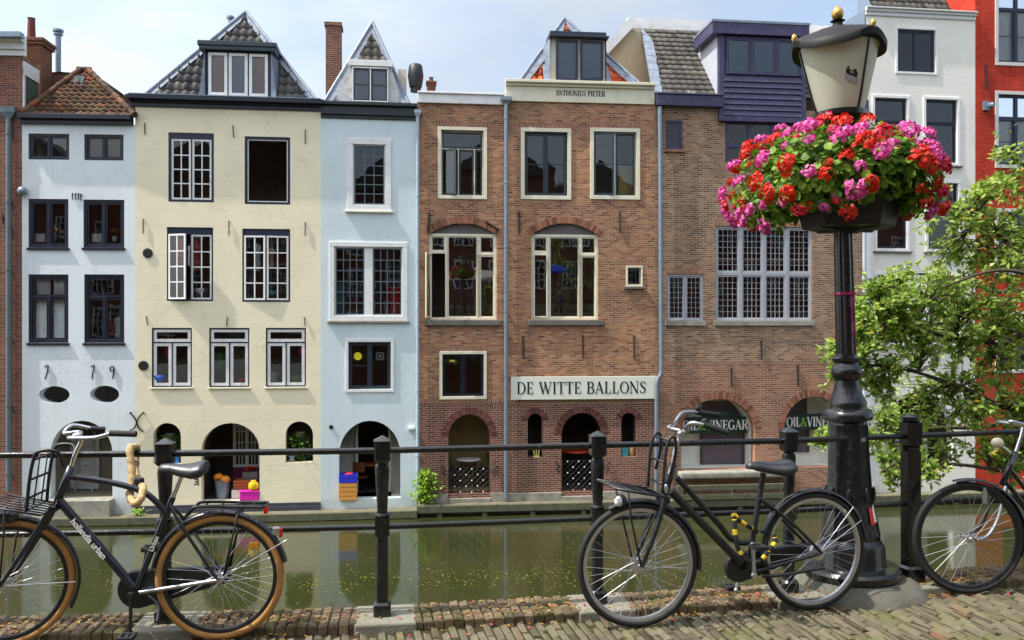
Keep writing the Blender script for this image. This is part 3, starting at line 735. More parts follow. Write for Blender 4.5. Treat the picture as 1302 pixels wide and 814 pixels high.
# ---- 3: sky blue house
h = H3 = House('plaster_house', 'tall narrow sky blue plaster house with a lead clad pointed roof', K[3], K[4], WH_L, M['blue_b'])
win(h, (449, 184, 490, 261), [(0, 1, 0, 1, 3, 6)], M['white'], LD_, fw=.02, sw=.04, mt=.026, d=.05, sur=(M['white'], .17), sill=(M['cream_p'], .05, .06))
bb = h.box4(419, 307, 517, 406)
win(h, (425, 314, 512, 402), [(0, .5, 0, 1, 4, 6), (.5, 1, 0, 1, 4, 6)], M['white'], LD_, fw=.03, mw=.24, sw=.035, mt=.026, d=.06, sur=(M['white'], .14), sill=(M['stone'], .06, .06))
win(h, (443, 435, 497, 495), [(0, .5, 0, 1, 1, 2), (.5, 1, 0, 1, 1, 1)], M['teal_d'], fw=.06, sw=.04, d=.10, sur=(M['white'], .09))
u0, u1, z0, z1 = h.box4(431, 535, 509, 634); z0 = max(.1, z0); zs = h.pt(470, 578).z; ARCH3 = (u0, u1, z0, zs, z1)
h.hole([(u0, z0), (u1, z0)]+arch_pts(u0, u1, zs, z1)); arch_recess(h, u0, u1, z0, zs, z1, M['recess_w'], 1.0, back=False)
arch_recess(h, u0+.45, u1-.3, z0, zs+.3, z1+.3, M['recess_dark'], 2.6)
zt = h.pt(470, 152).z
h.wall([(0, 0), (h.L, 0), (h.L, zt), (0, zt)]); h.rooms([h.pt(470, 515).z, h.pt(470, 418).z, h.pt(470, 290).z, zt-.1])
zc = h.pt(470, 132).z
q = MB(); uL, uR = ARCH3[0]-.03, ARCH3[1]+.03
for a0, a1 in ((uL, ARCH3[0]+.5), (ARCH3[1]-.36, uR)): q.box(a0, a1, 1.0, 1.1, z0, z1+.1)
h.part('recess_wall', q, M['recess_w'])
cornice(h, [(zt, zt+.1, .05), (zt+.1, zc-.1, .12), (zc-.1, zc, .24)], paint('paint_black_green', lin(30, 42, 44), .35, .2), .0, h.L-.0, end=0)
for c in ((421, 543),):
    p = h.pt(*c); q = MB(); q.lathe([(.06, -.03), (.06, 0), (.01, -.031)], 14, (p.x, 0, p.z), axis='y'); h.part('vent', q, M['ironblk'])
p = h.pt(523, 545); q = MB(); q.box(p.x-.09, p.x+.09, -.12, 0, p.z-.03, p.z+.05); h.part('wall_lamp', q, M['white'], bevel=.01)
pipe(h, 531, 148, 633, .05, -.1, paint('pipe_pale_blue', lin(170, 188, 200), .4, .1), hopper=(.1, .18))
e0, e1 = h.pt(413, 129, .08), h.pt(520, 131, .08); e0.z = e1.z = zc+.02; ap = h.pt(473.5, 30, 1.25)
q = MB(); q.poly([e0, e1, ap]); q.poly([e1, e1+Vector((0, 5, 0)), ap+Vector((0, 4, 0)), ap]); q.poly([e0+Vector((0, 5, 0)), e0, ap, ap+Vector((0, 4, 0))]); h.part('roof', q, M['lead'])
def onp(h, px, py, poly, off=0.0):
    """point of a roof plane behind a pixel, in local coordinates"""
    P = [Vector(p) for p in poly]; nr = (P[1]-P[0]).cross(P[2]-P[0]).normalized()
    if nr.y > 0: nr = -nr
    a = h.pt(px, py, 0.0); b = h.pt(px, py, 1.0); d = b-a
    t = ((P[0]+nr*off)-a).dot(nr)/d.dot(nr); return a+d*t
T3 = [e0, e1, ap]
tiles(h, [onp(h, 452, 79, T3, .085), onp(h, 492, 79, T3, .085), onp(h, 472.5, 42, T3, .085)], M['tile_flat'], .22, .27, .03, .03, name='tile_panel')
strip(h, e0, ap, e1, .2, M['lead'], off=.06); strip(h, e1, ap, e0, .2, M['lead'], off=.06)
BOARD = paint('board_weathered_white', lin(206, 206, 202), .7, .08, dirt=(lin(120, 84, 56), 3.2, .7))
q = MB(); bp = [h.pt(*p, .12) for p in ((424, 129), (446, 84), (497, 84), (511, 131))]; q.prism([(p.x, p.z) for p in bp], .12, .35); dm = h.part('dormer', q, BOARD)
q = MB(); a0, a1, b0, b1 = h.box4(443, 77, 499, 84.5, .05); q.box(a0, a1, .0, 1.0, b0, b1); q.build('dormer_roof', M['white'], dm, bevel=.01)
win(h, h.box4(448, 86, 494, 130, .05), [(0, .5, 0, 1, 1, 2), (.5, 1, 0, 1, 1, 2)], M['white'], M['teal_d'], fw=.03, sw=.05, mt=.03, d=.04, make_hole=False, glass=M['glass_sky'])
q = MB(); a0, a1, b0, b1 = h.box4(450, 88, 492, 129, .1); q.box(a0, a1, .112, .118, b0, b1); h.part('dormer_sky_backing', q, dark_b)
q = MB(); c = h.pt(528.5, 116, .8); z = lambda y: h.pt(528, y, .8).z
q.lathe([(.16, z(117)), (.16, z(112)), (.19, z(111)), (.24, z(97)), (.20, z(84)), (.15, z(82))], 16, (c.x, .8, 0)); h.part('vent_cowl', q, paint('cowl_black', lin(36, 36, 42), .5), smooth=True, autosmooth=R(40))
q = MB(); a0, a1, b0, b1 = h.box4(506, 88, 517, 118, 1.4); q.box(a0, a1, 1.4, 1.7, b0, b1); h.part('roof_box', q, M['cream_p'])

# ---- 4: narrow brick house
h = H4 = House('brick_house', 'narrow brown brick house with a plain white fascia and one arched cafe window', K[4], K[5], WH_R, M['brick_mid'])
u0, u1, z0, z1 = h.box4(561, 166, 615, 249)
CR = M['cream_p']; TD = M['teal_d']
win(h, (561, 166, 615, 249), [(0, 1, 0, .27, 1, 1, R(0)), (0, .40, .27, 1, 1, 1, R(-30), 'l'), (.40, .8, .27, 1, 1, 1, R(0), 'l'), (.8, 1, .27, 1, 1, 1, R(0), 'r')], CR, TD, fw=.03, mw=.03, sw=.05, d=.12, sur=(CR, .10), glass=M['glass_hi'])
def arched_window(h, px, py_crown, py_fr, py_bot, left_open):
    x0, x1 = px
    u0, u1, zb, zf = h.box4(x0, py_fr, x1, py_bot); zc = h.pt((x0+x1)/2, py_crown).z
    zsp = zf-.06
    arc = seg_pts(u0-.02, u1+.02, zsp, zc)
    h.hole([(u0, zb), (u1, zb), (u1, zsp)]+arc[1:-1]+[(u0, zsp)])
    L = [(0, .24, 0, .20, 1, 1), (0, .24, .20, 1, 1, 1)+((R(-114), 'l') if left_open else (R(-8), 'l')), (.24, .75, 0, 1, 1, 1), (.75, 1, 0, .22, 1, 1), (.75, 1, .22, 1, 1, 1)]
    wo = win(h, (u0, u1, zb, zf), L, CR, CR, fw=.075, mw=.07, sw=.035, d=.10, make_hole=False, sill=None, extra=.05, glass=M['glass_cafe'])
    for pn in wo.children:                               # old panes lean out a little at the top
        if pn.name.startswith('pane'): pn.rotation_euler.x = .045; pn.location.y += .03
    q = MB(); q.prism([(u0, zf+.002), (u1, zf+.002), (u1, zsp+.03)]+[(a, b) for a, b in arc[1:-1]]+[(u0, zsp+.03)], .10, .16); q.build('tympanum', M['tymp'], wo)
    q = MB(); q.box(u0-.1, u1+.12, -.10, .08, zb-.16, zb-.002); q.build('sill', M['stone_d'], wo, bevel=.012)
    voussoirs(h, seg_pts(u0-.03, u1+.03, zsp-.01, zc+.01), .20, M['vous'])
arched_window(h, (545, 632), 284, 297, 407, True)
win(h, (562.5, 450.5, 615, 504), [(0, .5, 0, 1, 1, 1), (.5, 1, 0, 1, 1, 1)], M['navy_d'], fw=.03, mw=.05, sw=.05, d=.08, sur=(CR, .09))
def lintel(h, x0, x1, y0, y1):
    u0, u1, z0, z1 = h.box4(x0, y0, x1, y1); q = MB(); q.box(u0, u1, -.004, .02, z0, z1); h.part('lintel', q, M['soldier'])
lintel(h, 555, 620, 153.5, 160); lintel(h, 558, 620, 441, 447)
def brick_arch_opening(h, x0, x1, yc, ysp, yb, depth, rec, mat=None, th=.2, back=True):
    u0, u1, z0, z1 = h.box4(x0, yc, x1, yb); zs = h.pt((x0+x1)/2, ysp).z; z0 = max(z0, .1)
    h.hole([(u0, z0), (u1, z0)]+arch_pts(u0, u1, zs, z1)); arch_recess(h, u0, u1, z0, zs, z1, rec, depth, back=back)
    voussoirs(h, arch_pts(u0-.005, u1+.005, zs, z1), th, mat or M['vous_d']); return (u0, u1, z0, zs, z1)
ARCH4 = brick_arch_opening(h, 570, 623.5, 527, 556, 627, 1.4, M['recess_o'])
zt = h.pt(587, 130).z
h.wall([(0, 0), (h.L, 0), (h.L, zt), (0, zt)]); h.rooms([h.pt(587, 514).z, h.pt(587, 430).z, h.pt(587, 268).z, zt-.1])
zc = h.pt(587, 121).z; cornice(h, [(zt-.06, zc, .08), (zc, zc+.06, .14)], M['white'], .02, h.L-.05, 'fascia')
lintel(h, 534, 641, 509, 513.5)
q = MB(); q.box(.02, ARCH4[0]-.01, -.05, 0, 0, .26); q.box(ARCH4[1]+.01, h.L, -.05, 0, 0, .26); q.box(ARCH4[0], ARCH4[1], -.08, .25, 0, .12); h.part('plinth', q, M['stone'], bevel=.01)
iron(h, [[(546, 272), (544, 295)]], .03); iron(h, [[(618, 282), (634, 292)]], .028)
for sx, x in ((1, 565), (-1, 629)): iron(h, [[(x-3*sx, 593), (x+3*sx, 600)], [(x-2*sx, 600), (x+2*sx, 605)]], .022, -.06, 'iron_bracket')
pipe(h, 643.5, 132, 634, .06, -.12, None, hopper=(.17, .2))
q = MB(); a0, a1, b0, b1 = h.box4(543, 103, 554, 122, 1.6); q.box(a0, a1, 1.6, 2.0, b0-.4, b1-.02); c = (a0+a1)/2; q.box(a0-.03, a1+.03, 1.57, 2.03, b1-.06, b1); q.lathe([(.07, b1), (.06, b1+.14), (.08, b1+.16)], 10, (c, 1.8, 0)); h.part('chimney', q, M['brick_chim'])

# ---- 5: brick house with the name on its cornice
h = H5 = House('brick_house', 'red brown brick house with orange tiles, a dormer and lettering on its cream cornice', K[5], K[6], WH_R, M['brick_mid'])
win(h, (667, 168, 721.5, 249), [(0, .5, 0, 1, 1, 2), (.5, 1, 0, 1, 1, 2)], TD, fw=.045, mw=.04, sw=.05, d=.10, sur=(CR, .115), mt=.025, glass=M['glass_hi'])
win(h, (755, 168, 809, 249), [(0, .5, 0, 1, 1, 2, R(-10), 'l'), (.5, 1, 0, 1, 1, 2)], CR, TD, fw=.02, mw=.06, sw=.05, d=.10, sur=(CR, .115), mt=.025, extra=.05, glass=M['glass_hi'])
lintel(h, 660, 728, 156.5, 163); lintel(h, 749, 816, 156.5, 163)
arched_window(h, (675.5, 761), 284, 298, 407, False)
win(h, (798, 340.5, 815, 362.5), [(0, 1, 0, 1, 1, 1)], CR, TD, fw=.02, sw=.03, d=.08, sur=(CR, .05), sill=(M['stone_d'], .07, .07))
lintel(h, 794, 820, 332, 337)
NICHE5 = []
for b in ((671, 526, 690, 582), (790, 525, 809, 581)):
    u0, u1, z0, z1 = h.box4(*b); zz = z1-(u1-u0)*.5; NICHE5.append((u0, u1, z0, z1))
    h.hole([(u0, z0), (u1, z0)]+arch_pts(u0, u1, zz, z1)); arch_recess(h, u0, u1, z0, zz, z1, M['recess_dark'], .9); voussoirs(h, arch_pts(u0, u1, zz, z1), .18, M['vous_d'])
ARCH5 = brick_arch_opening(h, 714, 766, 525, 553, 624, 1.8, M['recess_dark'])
zt = h.pt(738, 127).z
h.wall([(0, 0), (h.L, 0), (h.L, zt), (0, zt)]); h.rooms([h.pt(738, 514).z, h.pt(738, 430).z, h.pt(738, 268).z, zt-.1])
lintel(h, 646, 832, 508.5, 513)
zc = h.pt(738, 105).z; zm = h.pt(738, 112).z
cornice(h, [(zt-.1, zt-.02, .06), (zt-.02, zm, .045), (zm, zm+.08, .12), (zm+.08, zc, .22)], CR, -.02, h.L-.03)
CORN5 = (zt, zm)
q = MB(); q.box(0, ARCH5[0]-.01, -.06, 0, 0, .24); q.box(ARCH5[1]+.01, h.L, -.06, 0, 0, .24); q.box(ARCH5[0], ARCH5[1], -.08, .25, 0, .12); h.part('plinth', q, M['stone'], bevel=.01)
for x0, y0, y1 in ((660, 270, 297), (788, 269, 297), (665, 428, 456), (741, 427, 456), (806, 427, 456)): iron(h, [[(x0, y0), (x0+.6, y1)]], .024)
for sx, x in ((1, 710), (-1, 772)): iron(h, [[(x-3*sx, 588), (x+3*sx, 595)], [(x-2*sx, 596), (x+2*sx, 601)]], .022, -.06, 'iron_bracket')
e0, e1 = h.pt(661, 103, .22), h.pt(813, 104, .22); e0.z = e1.z = zc+.02; ap = h.pt(717.5, 25, 1.6)
T5 = [e0, e1, ap]
tiles(h, T5, M['tile_org'], .24, .28, .035, .035)
for s0, s1 in ((e1, ap), (ap, e0)):
    pts = [e1, e1+Vector((0, 5, 0)), ap+Vector((0, 4, 0)), ap] if s0 is e1 else [e0+Vector((0, 5, 0)), e0, ap, ap+Vector((0, 4, 0))]
    tiles(h, pts, M['tile_org'], .24, .28, .035, .035)
strip(h, e0, ap, e1, .24, M['lead'], off=.07); strip(h, e1, ap, e0, .24, M['lead'], off=.07)
du0, du1, dz0, dz1 = h.box4(700, 49, 770, 104, .05); dz0 = zc
q = MB(); q.box(du0, du1, .14, 1.6, dz0, dz1); dm = h.part('dormer', q, CR)
q = MB(); q.box(du0-.06, du1+.08, -.1, 1.7, dz1, dz1+.06); q.box(du0-.02, du1+.02, .02, 1.7, dz1+.06, dz1+.2); q.build('dormer_roof', M['navy'], dm, bevel=.01)
for b in ((707, 51, 735, 102), (738, 52, 767, 102)):
    a0, a1, b0, b1 = h.box4(*b, .05)
    win(h, (a0, a1, max(b0, dz0+.04), b1), [(0, 1, 0, 1, 1, 1)], M['navy'], fw=.03, sw=.035, d=.06, make_hole=False, glass=M['glass_sky'], curtain=None)
    q = MB(); q.box(a0+.03, a1-.03, .128, .134, dz0+.05, b1-.04); h.part('dormer_sky_backing', q, dark_b)
for s_, x in ((-1, du0), (1, du1)):
    q = MB(); q.add([(x+s_*.02, .05, dz0), (x+s_*.02, 1.2, dz1), (x+s_*.02, .05, dz1), (x+s_*.20, .03, dz0), (x+s_*.16, 1.0, dz1-.1)], [(0, 3, 4, 2), (0, 1, 2)]); h.part('flashing', q, M['lead'])
pipe(h, 837.5, 136, 632, .065, -.14, None, bends=[h.pt(839, 136, -.14), h.pt(841, 470, -.14), h.pt(840, 477, -.14), h.pt(836, 482, -.16), h.pt(835, 490, -.16), h.pt(834.5, 632, -.16)])

# ---- 6: brown brick house with purple dormer
h = H6 = House('brick_house', 'brown brick house with a purple boarded dormer and weathered grey roof tiles', K[6], K[7], WH_R, M['brick_brown'])
P_ = M['purple']; MV = M['mauve']
win(h, (846, 153, 868, 190), [(0, 1, 0, 1, 1, 1)], P_, fw=.05, sw=.04, d=.06, sill=(M['soldier'], .09, .05, .06))
win(h, (848.5, 349, 894.5, 408), [(0, .5, 0, 1, 3, 8), (.5, 1, 0, 1, 3, 8)], MV, fw=.05, mw=.05, sw=.045, mt=.010, d=.06, sill=(M['stone'], .15, .06, .07))
win(h, (910, 288.5, 1033, 408), [(x*.25, x*.25+.25, y*.5, y*.5+.5, 4, 7) for y in (0, 1) for x in range(4)], MV, fw=.06, mw=.11, sw=.04, mt=.012, d=.07, sill=(M['stone'], .15, .05, .07))
lintel(h, 846, 896, 341, 348); lintel(h, 908, 1035, 280, 288)
win(h, (922, 155, 1014, 207), [(0, .33, 0, .62, 1, 1), (.33, .66, 0, .62, 1, 1), (.66, 1, 0, .62, 1, 1), (0, 1, .62, 1, 1, 1)], P_, fw=.06, mw=.06, sw=.03, d=.05, glass=M['glass_sky'])
A6 = []
for x0, x1, yc, ysp, yb in ((866, 960, 507, 550, 597), (997, 1072, 504, 546, 594)):
    A6.append(brick_arch_opening(h, x0, x1, yc, ysp, yb, 1.0, M['recess_w'], M['vous'], .22))
zt = h.pt(870, 136).z; zt2 = h.pt(960, 155).z
h.wall([(0, 0), (h.L, 0), (h.L, zt), (0, zt)]); h.rooms([h.pt(960, 480).z, h.pt(960, 330).z, h.pt(960, 225).z, zt-.1])
for i, (a, x0, x1, y0, y1) in enumerate(((A6[0], 893, 944, 510, 595), (A6[1], 997, 1026, 504, 575))):
    u0, u1, z0, z1 = h.box4(x0, y0, x1, y1, .95); z0 = a[2]+.02 if i == 0 else z0; q = MB()
    q.box(u0, u1, .93, .99, z0, min(z1, a[4]-.02)); do = h.part('door', q, M['door_p'], bevel=.01)
    dfm = paint('door_frame_plum', lin(70, 58, 66), .6)
    for ux_ in (u0-.06, u1): q = MB(); q.box(ux_, ux_+.06, .90, .99, z0, a[3]+.3); q.build('door_post', dfm, do)
    if i == 0:
        q = MB(); q.box(u0+.45, u1-.35, .915, .93, a[3]-.25, a[3]+.55); q.build('pane', paint('door_glass_green', lin(70, 110, 96), .2), do)
for x0, y0, y1 in ((968, 434, 457), (930, 468, 492), (1014.5, 466, 491)): iron(h, [[(x0, y0), (x0+.5, y1)]], .024)
lintel(h, 850, 1056, 460, 463.5)
q = MB(); u0, u1, z0, z1 = h.box4(862, 597, 1003, 609, -.2); q.box(A6[0][0]-.15, A6[0][1]+1.1, -.42, -.0, A6[0][2]-.22, A6[0][2]-.003); h.part('ledge', q, M['stone'], bevel=.06)
# mansard, gutter, dormer
gz = h.pt(870, 128).z; gu1 = h.pt(917, 130).x
cornice(h, [(zt-.02, gz+.12, .22), (gz+.12, gz+.17, .26)], P_, .0, gu1, 'gutter')
r00 = h.pt(829, 121, .02); r10 = h.pt(912, 123, .02); r00.z = r10.z = gz+.18
r01 = h.pt(815, 38, 2.9); r11 = r01+Vector((3.4, 0, 0)); r10.x = r00.x+3.4
tiles(h, [r00, r10, r11, r01], M['tile_flat'], .25, .30, .013, .035)
strip(h, r00, r01, r10, .32, M['lead'], off=.05, roll=0, name='verge_flashing')
zf = r01.z
q = MB(); q.box(r01.x-.45, h.L+.3, 2.95, 3.15, zf+.06, h.pt(806, 23, 3).z); h.part('fascia', q, M['white'])
q = MB(); q.box(r01.x-.2, h.L, 2.97, 5.5, zt, zf+.06); h.part('upper_wall', q, M['cream_p'])
tiles(h, [Vector((h.pt(1020, 100).x, .02, gz+.18)), Vector((h.L-.02, .02, gz+.18)), Vector((h.L-.02, 2.9, zf)), Vector((h.pt(1020, 100).x, 2.9, zf))], M['tile_flat'], .25, .30, .013, .035)
gab = [h.pt(*p, 2.7) for p in ((836, 125), (812, 40), (803, 36), (774, 66), (766, 125))]
q = MB(); q.prism([(p.x, p.z) for p in gab], 2.75, 2.94); h.part('gable_wall', q, paint('stucco_ochre', lin(214, 198, 160), .85, .1))
a = h.pt(772, 64, 2.6); b = h.pt(806, 26, 2.6); q = MB(); q.beam(a+Vector((-.1, .05, -.05)), b+Vector((0, .05, .02)), .3, .36, up=Vector((0, 1, 0))); h.part('verge_board', q, M['white'])
pd0, pd1 = h.pt(913, 100).x, h.pt(1023, 100).x; zb_, zt_ = h.pt(968, 154).z, h.pt(968, 48).z
q = MB(); q.box(pd0, pd1, -.06, 2.9, zb_, zt_); dm = h.part('dormer', q, P_)
q = MB(); q.box(pd0-.26, pd1+.05, -.24, 1.5, zt_, h.pt(960, 32).z-.03); q.build('dormer_roof', P_, dm, bevel=.015); q = MB(); q.box(pd0-.28, pd1+.07, -.26, 1.52, h.pt(960, 32).z-.027, h.pt(960, 31).z+.02); q.build('roof_edge', M['lead'], dm)
q = MB(); q.box(pd0-.035, pd0-.003, .0, 2.8, zt-.1, zt_-.003); q.build('cheek', paint('cheek_pale_grey', lin(184, 188, 196), .6, .06), dm)
zw0, zw1 = h.pt(968, 97).z, h.pt(968, 50).z
for i in range(3):
    a0 = pd0+.22+(pd1-pd0-.36)*i/3; a1 = pd0+.22+(pd1-pd0-.36)*(i+1)/3
    win(h, (a0, a1, zw0, zw1), [(0, 1, 0, 1, 1, 1)], P_, fw=.04, sw=.05, d=-.10, make_hole=False, glass=M['glass_sky'])
    q = MB(); q.box(a0+.04, a1-.04, -.0665, -.062, zw0+.04, zw1-.04); h.part('dormer_sky_backing', q, dark_b)
n = 7; zb2 = zb_+.12
for i in range(n):
    z0 = zb2+(zw0-.04-zb2)*i/n; z1 = zb2+(zw0-.04-zb2)*(i+1)/n
    q = MB(); q.add([(u, v, z) for u in (pd0+.14, pd1-.14) for v, z in ((-.06, z0), (-.125, z0+.005), (-.075, z1+.01), (-.06, z1))], [(0, 1, 2, 3), (7, 6, 5, 4), (0, 4, 5, 1), (1, 5, 6, 2), (2, 6, 7, 3)])
    q.build('cladding_board', P_, dm)
for a0 in (pd0-.0, pd1-.16): q = MB(); q.box(a0, a0+.16, -.11, -.058, zb_-.02, zt_-.002); q.build('corner_post', P_, dm, bevel=.008)
q = MB(); q.box(pd0-.02, pd1+.02, -.14, .0, zb_-.06, zb_+.09); q.build('bottom_rail', P_, dm, bevel=.01)
q = MB(); q.box(pd1+.5, h.L, -.22, .05, zt-.02, gz+.15); h.part('gutter_end', q, P_)
pipe(h, 1099, 180, 608, .06, -.14, paint('pipe_pale_grey', lin(178, 188, 200), .4, .1))

# ---- 7: white house
h = H7 = House('plaster_house', 'white plaster house with navy window frames behind the lamp post', K[7], K[8], WH_R, M['white_w'])
WH = M['white']
win(h, (1141, 38, 1189, 92), [(0, .5, 0, 1, 1, 1), (.5, 1, 0, 1, 1, 1)], M['navy'], fw=.05, mw=.05, sw=.03, d=.08, sur=(WH, .07))
for x0, y0, x1, y1 in ((1112, 125, 1153, 206), (1177, 127, 1217, 207), (1115, 232, 1153, 316), (1180, 233, 1218, 317), (1116, 350, 1155, 436), (1181, 351, 1221, 436)):
    win(h, (x0, y0, x1, y1), [(0, 1, 0, .36, 1, 1), (0, 1, .36, 1, 1, 1)], M['navy_d'], fw=.04, mw=.04, sw=.03, d=.10, sur=(WH, .09), sill=(M['stone_d'], .05, .06), glass=M['glass_hi'])
u0, u1, z0, z1 = h.box4(1124, 500, 1212, 600); zs = h.pt(1170, 548).z; z0 = max(.2, z0)
h.hole([(u0, z0), (u1, z0)]+arch_pts(u0, u1, zs, z1)); arch_recess(h, u0, u1, z0, zs, z1, M['recess_dark'], 1.2); ARCH7 = (u0, u1, z0, zs, z1)
q = MB(); q.box(u0+.3, u1-.3, .9, .98, z0, zs); h.part('door', q, paint('door_pale_grey', lin(190, 190, 188), .6))
zt = h.pt(1170, 19).z
h.wall([(0, 0), (h.L, 0), (h.L, zt), (0, zt)]); h.rooms([h.pt(1170, 465).z, h.pt(1170, 335).z, h.pt(1170, 217).z, h.pt(1170, 105).z, zt-.1])
cornice(h, [(zt-.1, zt+.02, .05), (zt+.02, zt+.10, .10), (zt+.10, zt+.15, .16)], paint('cornice_pale_grey', lin(208, 210, 208), .5, .05), 0, h.L)
q = MB(); q.box(.02, .26, -.04, 0, .3, h.pt(1110, 232).z); q.box(.02, .30, -.06, 0, .0, .3); h.part('pilaster', q, WH)
a = h.pt(1104, 12, .4); z = zt+.1
tiles(h, [Vector((.5, .25, z)), Vector((3.2, .25, z)), Vector((3.2, 1.4, z+1.7)), Vector((.5, 1.4, z+1.7))], M['tile_flat'], .22, .3, .02)
q = MB(); q.box(-.02, .03, .0, 1.2, zt-1.2, zt+.1); h.part('side_flashing', q, M['zinc'])

# ---- 8: red painted brick house
h = H8 = House('brick_house', 'bright red painted brick house with tall white framed windows at the right edge', K[8], K[9], WH_R, M['brick_red'])
for y0, y1, fr in ((-22, 80, (.55, .3)), (121, 210, (.40, .30)), (270, 345, (.4, .3)), (400, 470, (.4, .3))):
    for x0, x1 in ((1269, 1318), (1350, 1400)):
        win(h, (x0, y0, x1, y1), [(0, .5, 0, .33, 1, 1), (.5, 1, 0, .33, 1, 1), (0, .5, .33, 1, 1, 2), (.5, 1, .33, 1, 1, 2)], M['navy'], fw=.05, mw=.08, sw=.03, d=.09, sur=(paint('surround_pale', lin(206, 204, 200), .5, .05), .11), curtain=[(0, .47, NET), (.53, 1, NET)] if y0 < 200 else None)
win(h, (1266, 398, 1284, 417), [(0, 1, 0, 1, 1, 1)], M['navy'], fw=.03, sw=.02, d=.06, sur=(WH, .06)) if False else None
u0, u1, z0, z1 = h.box4(1275, 500, 1360, 600); zs = h.pt(1318, 540).z
h.hole([(u0, z0), (u1, z0)]+arch_pts(u0, u1, zs, z1)); arch_recess(h, u0, u1, z0, zs, z1, M['recess_dark'], 1.2)
zt = h.pt(1300, -60).z
h.wall([(0, 0), (h.L, 0), (h.L, zt), (0, zt)]); h.rooms([h.pt(1310, 480).z, h.pt(1310, 370).z, h.pt(1310, 235).z, h.pt(1310, 100).z, zt-.1])
cornice(h, [(zt-.1, zt+.1, .1), (zt+.1, zt+.3, .25)], WH, 0, h.L)
iron(h, [[(1254, 84), (1255, 113)]], .03)
q = MB(); c = h.pt(1258, 134, -.12); q.box(c.x-.16, c.x+.02, -.1, 0, c.z-.14, c.z+.14); q.lathe([(.05, -.28), (.08, -.22), (.10, -.1)], 14, (c.x+.05, 0, c.z), axis='y'); h.part('wall_lamp', q, M['zinc'])
# side gable of the house rising behind the white one
q = MB(); zz = zt; g = [h.pt(*p, 2.2) for p in ((1164, 16), (1205, -14), (1240, -40), (1240, 24), (1164, 24))]
q.prism([(p.x, p.z) for p in g], 2.2, 2.5); h.part('gable_wall', q, M['brick_red'])
a = h.pt(1152, 15, 2.1); b = h.pt(1206, -22, 2.1); q = MB(); q.beam(a, b, .3, .22, up=Vector((0, 1, 0))); h.part('verge_board', q, WH)
for u_ in (.52, 3.18):
    q = MB(); zq = H7.pt(1170, 19).z+.08; q.add([(u_-.02, .3, zq), (u_-.02, 1.36, zq+1.6), (u_-.02, 1.36, zq), (u_+.02, .3, zq), (u_+.02, 1.36, zq+1.6), (u_+.02, 1.36, zq)], [(0, 1, 2), (3, 5, 4), (0, 3, 4, 1), (1, 4, 5, 2), (2, 5, 3, 0)]); q.build('roof_gable', M['zinc'], H7.root)
# ---- the next house at either end of the row
for nm, lab, A_, B_, zb_, wm_, ztp in (('brick_house', 'plain brown brick house next to the left edge house', corner(-620, 23.6), K[0], WH_L, M['brick_brown'], 11.5), ('plaster_house', 'plain cream house beyond the red painted house', K[9], corner(1900, 31.0), WH_R, M['white_w'], 14.0)):
    h = House(nm, lab, A_, B_, zb_, wm_); n_ = 3
    for zz in (1.2, 4.4, 7.4):
        for k in range(n_):
            c_ = h.L*(k+.5)/n_; win(h, (c_-.6, c_+.6, zz, zz+2.0), [(0, .5, 0, 1, 2, 4), (.5, 1, 0, 1, 2, 4)], M['white'], fw=.06, sw=.05, sur=(M['white'], .08))
    h.wall([(0, 0), (h.L, 0), (h.L, ztp), (0, ztp)]); h.rooms([.8, 4.1, 7.1, ztp-.2])
    cornice(h, [(ztp-.1, ztp+.1, .1), (ztp+.1, ztp+.3, .25)], M['white'], 0, h.L)
# ------------------------------------------------------------------ lettering with thick and thin strokes
TK, TN = .17, .055
def _st(x, y0=0, y1=1, w=TK, s='bt', sw=.13):
    o = [('l', [(x, y0), (x, y1)], w)]
    if 'b' in s: o.append(('l', [(x-sw, y0+.022), (x+sw, y0+.022)], .044))
    if 't' in s: o.append(('l', [(x-sw, y1-.022), (x+sw, y1-.022)], .044))
    return o
def _arc(cx, cy, rx, ry, a0, a1, n=16, tk=TK):
    pts = []; ws = []
    for i in range(n+1):
        a = R(a0+(a1-a0)*i/n); pts.append((cx+rx*math.cos(a), cy+ry*math.sin(a))); ws.append(TN+(tk-TN)*abs(math.cos(a))**1.3)
    return [('v', pts, ws)]
def _bar(x0, x1, y, w=TN, tick=0):
    o = [('l', [(x0, y), (x1, y)], w)]
    if tick: o.append(('l', [(x1-.02, y), (x1-.02, y+tick)], .05))
    return o
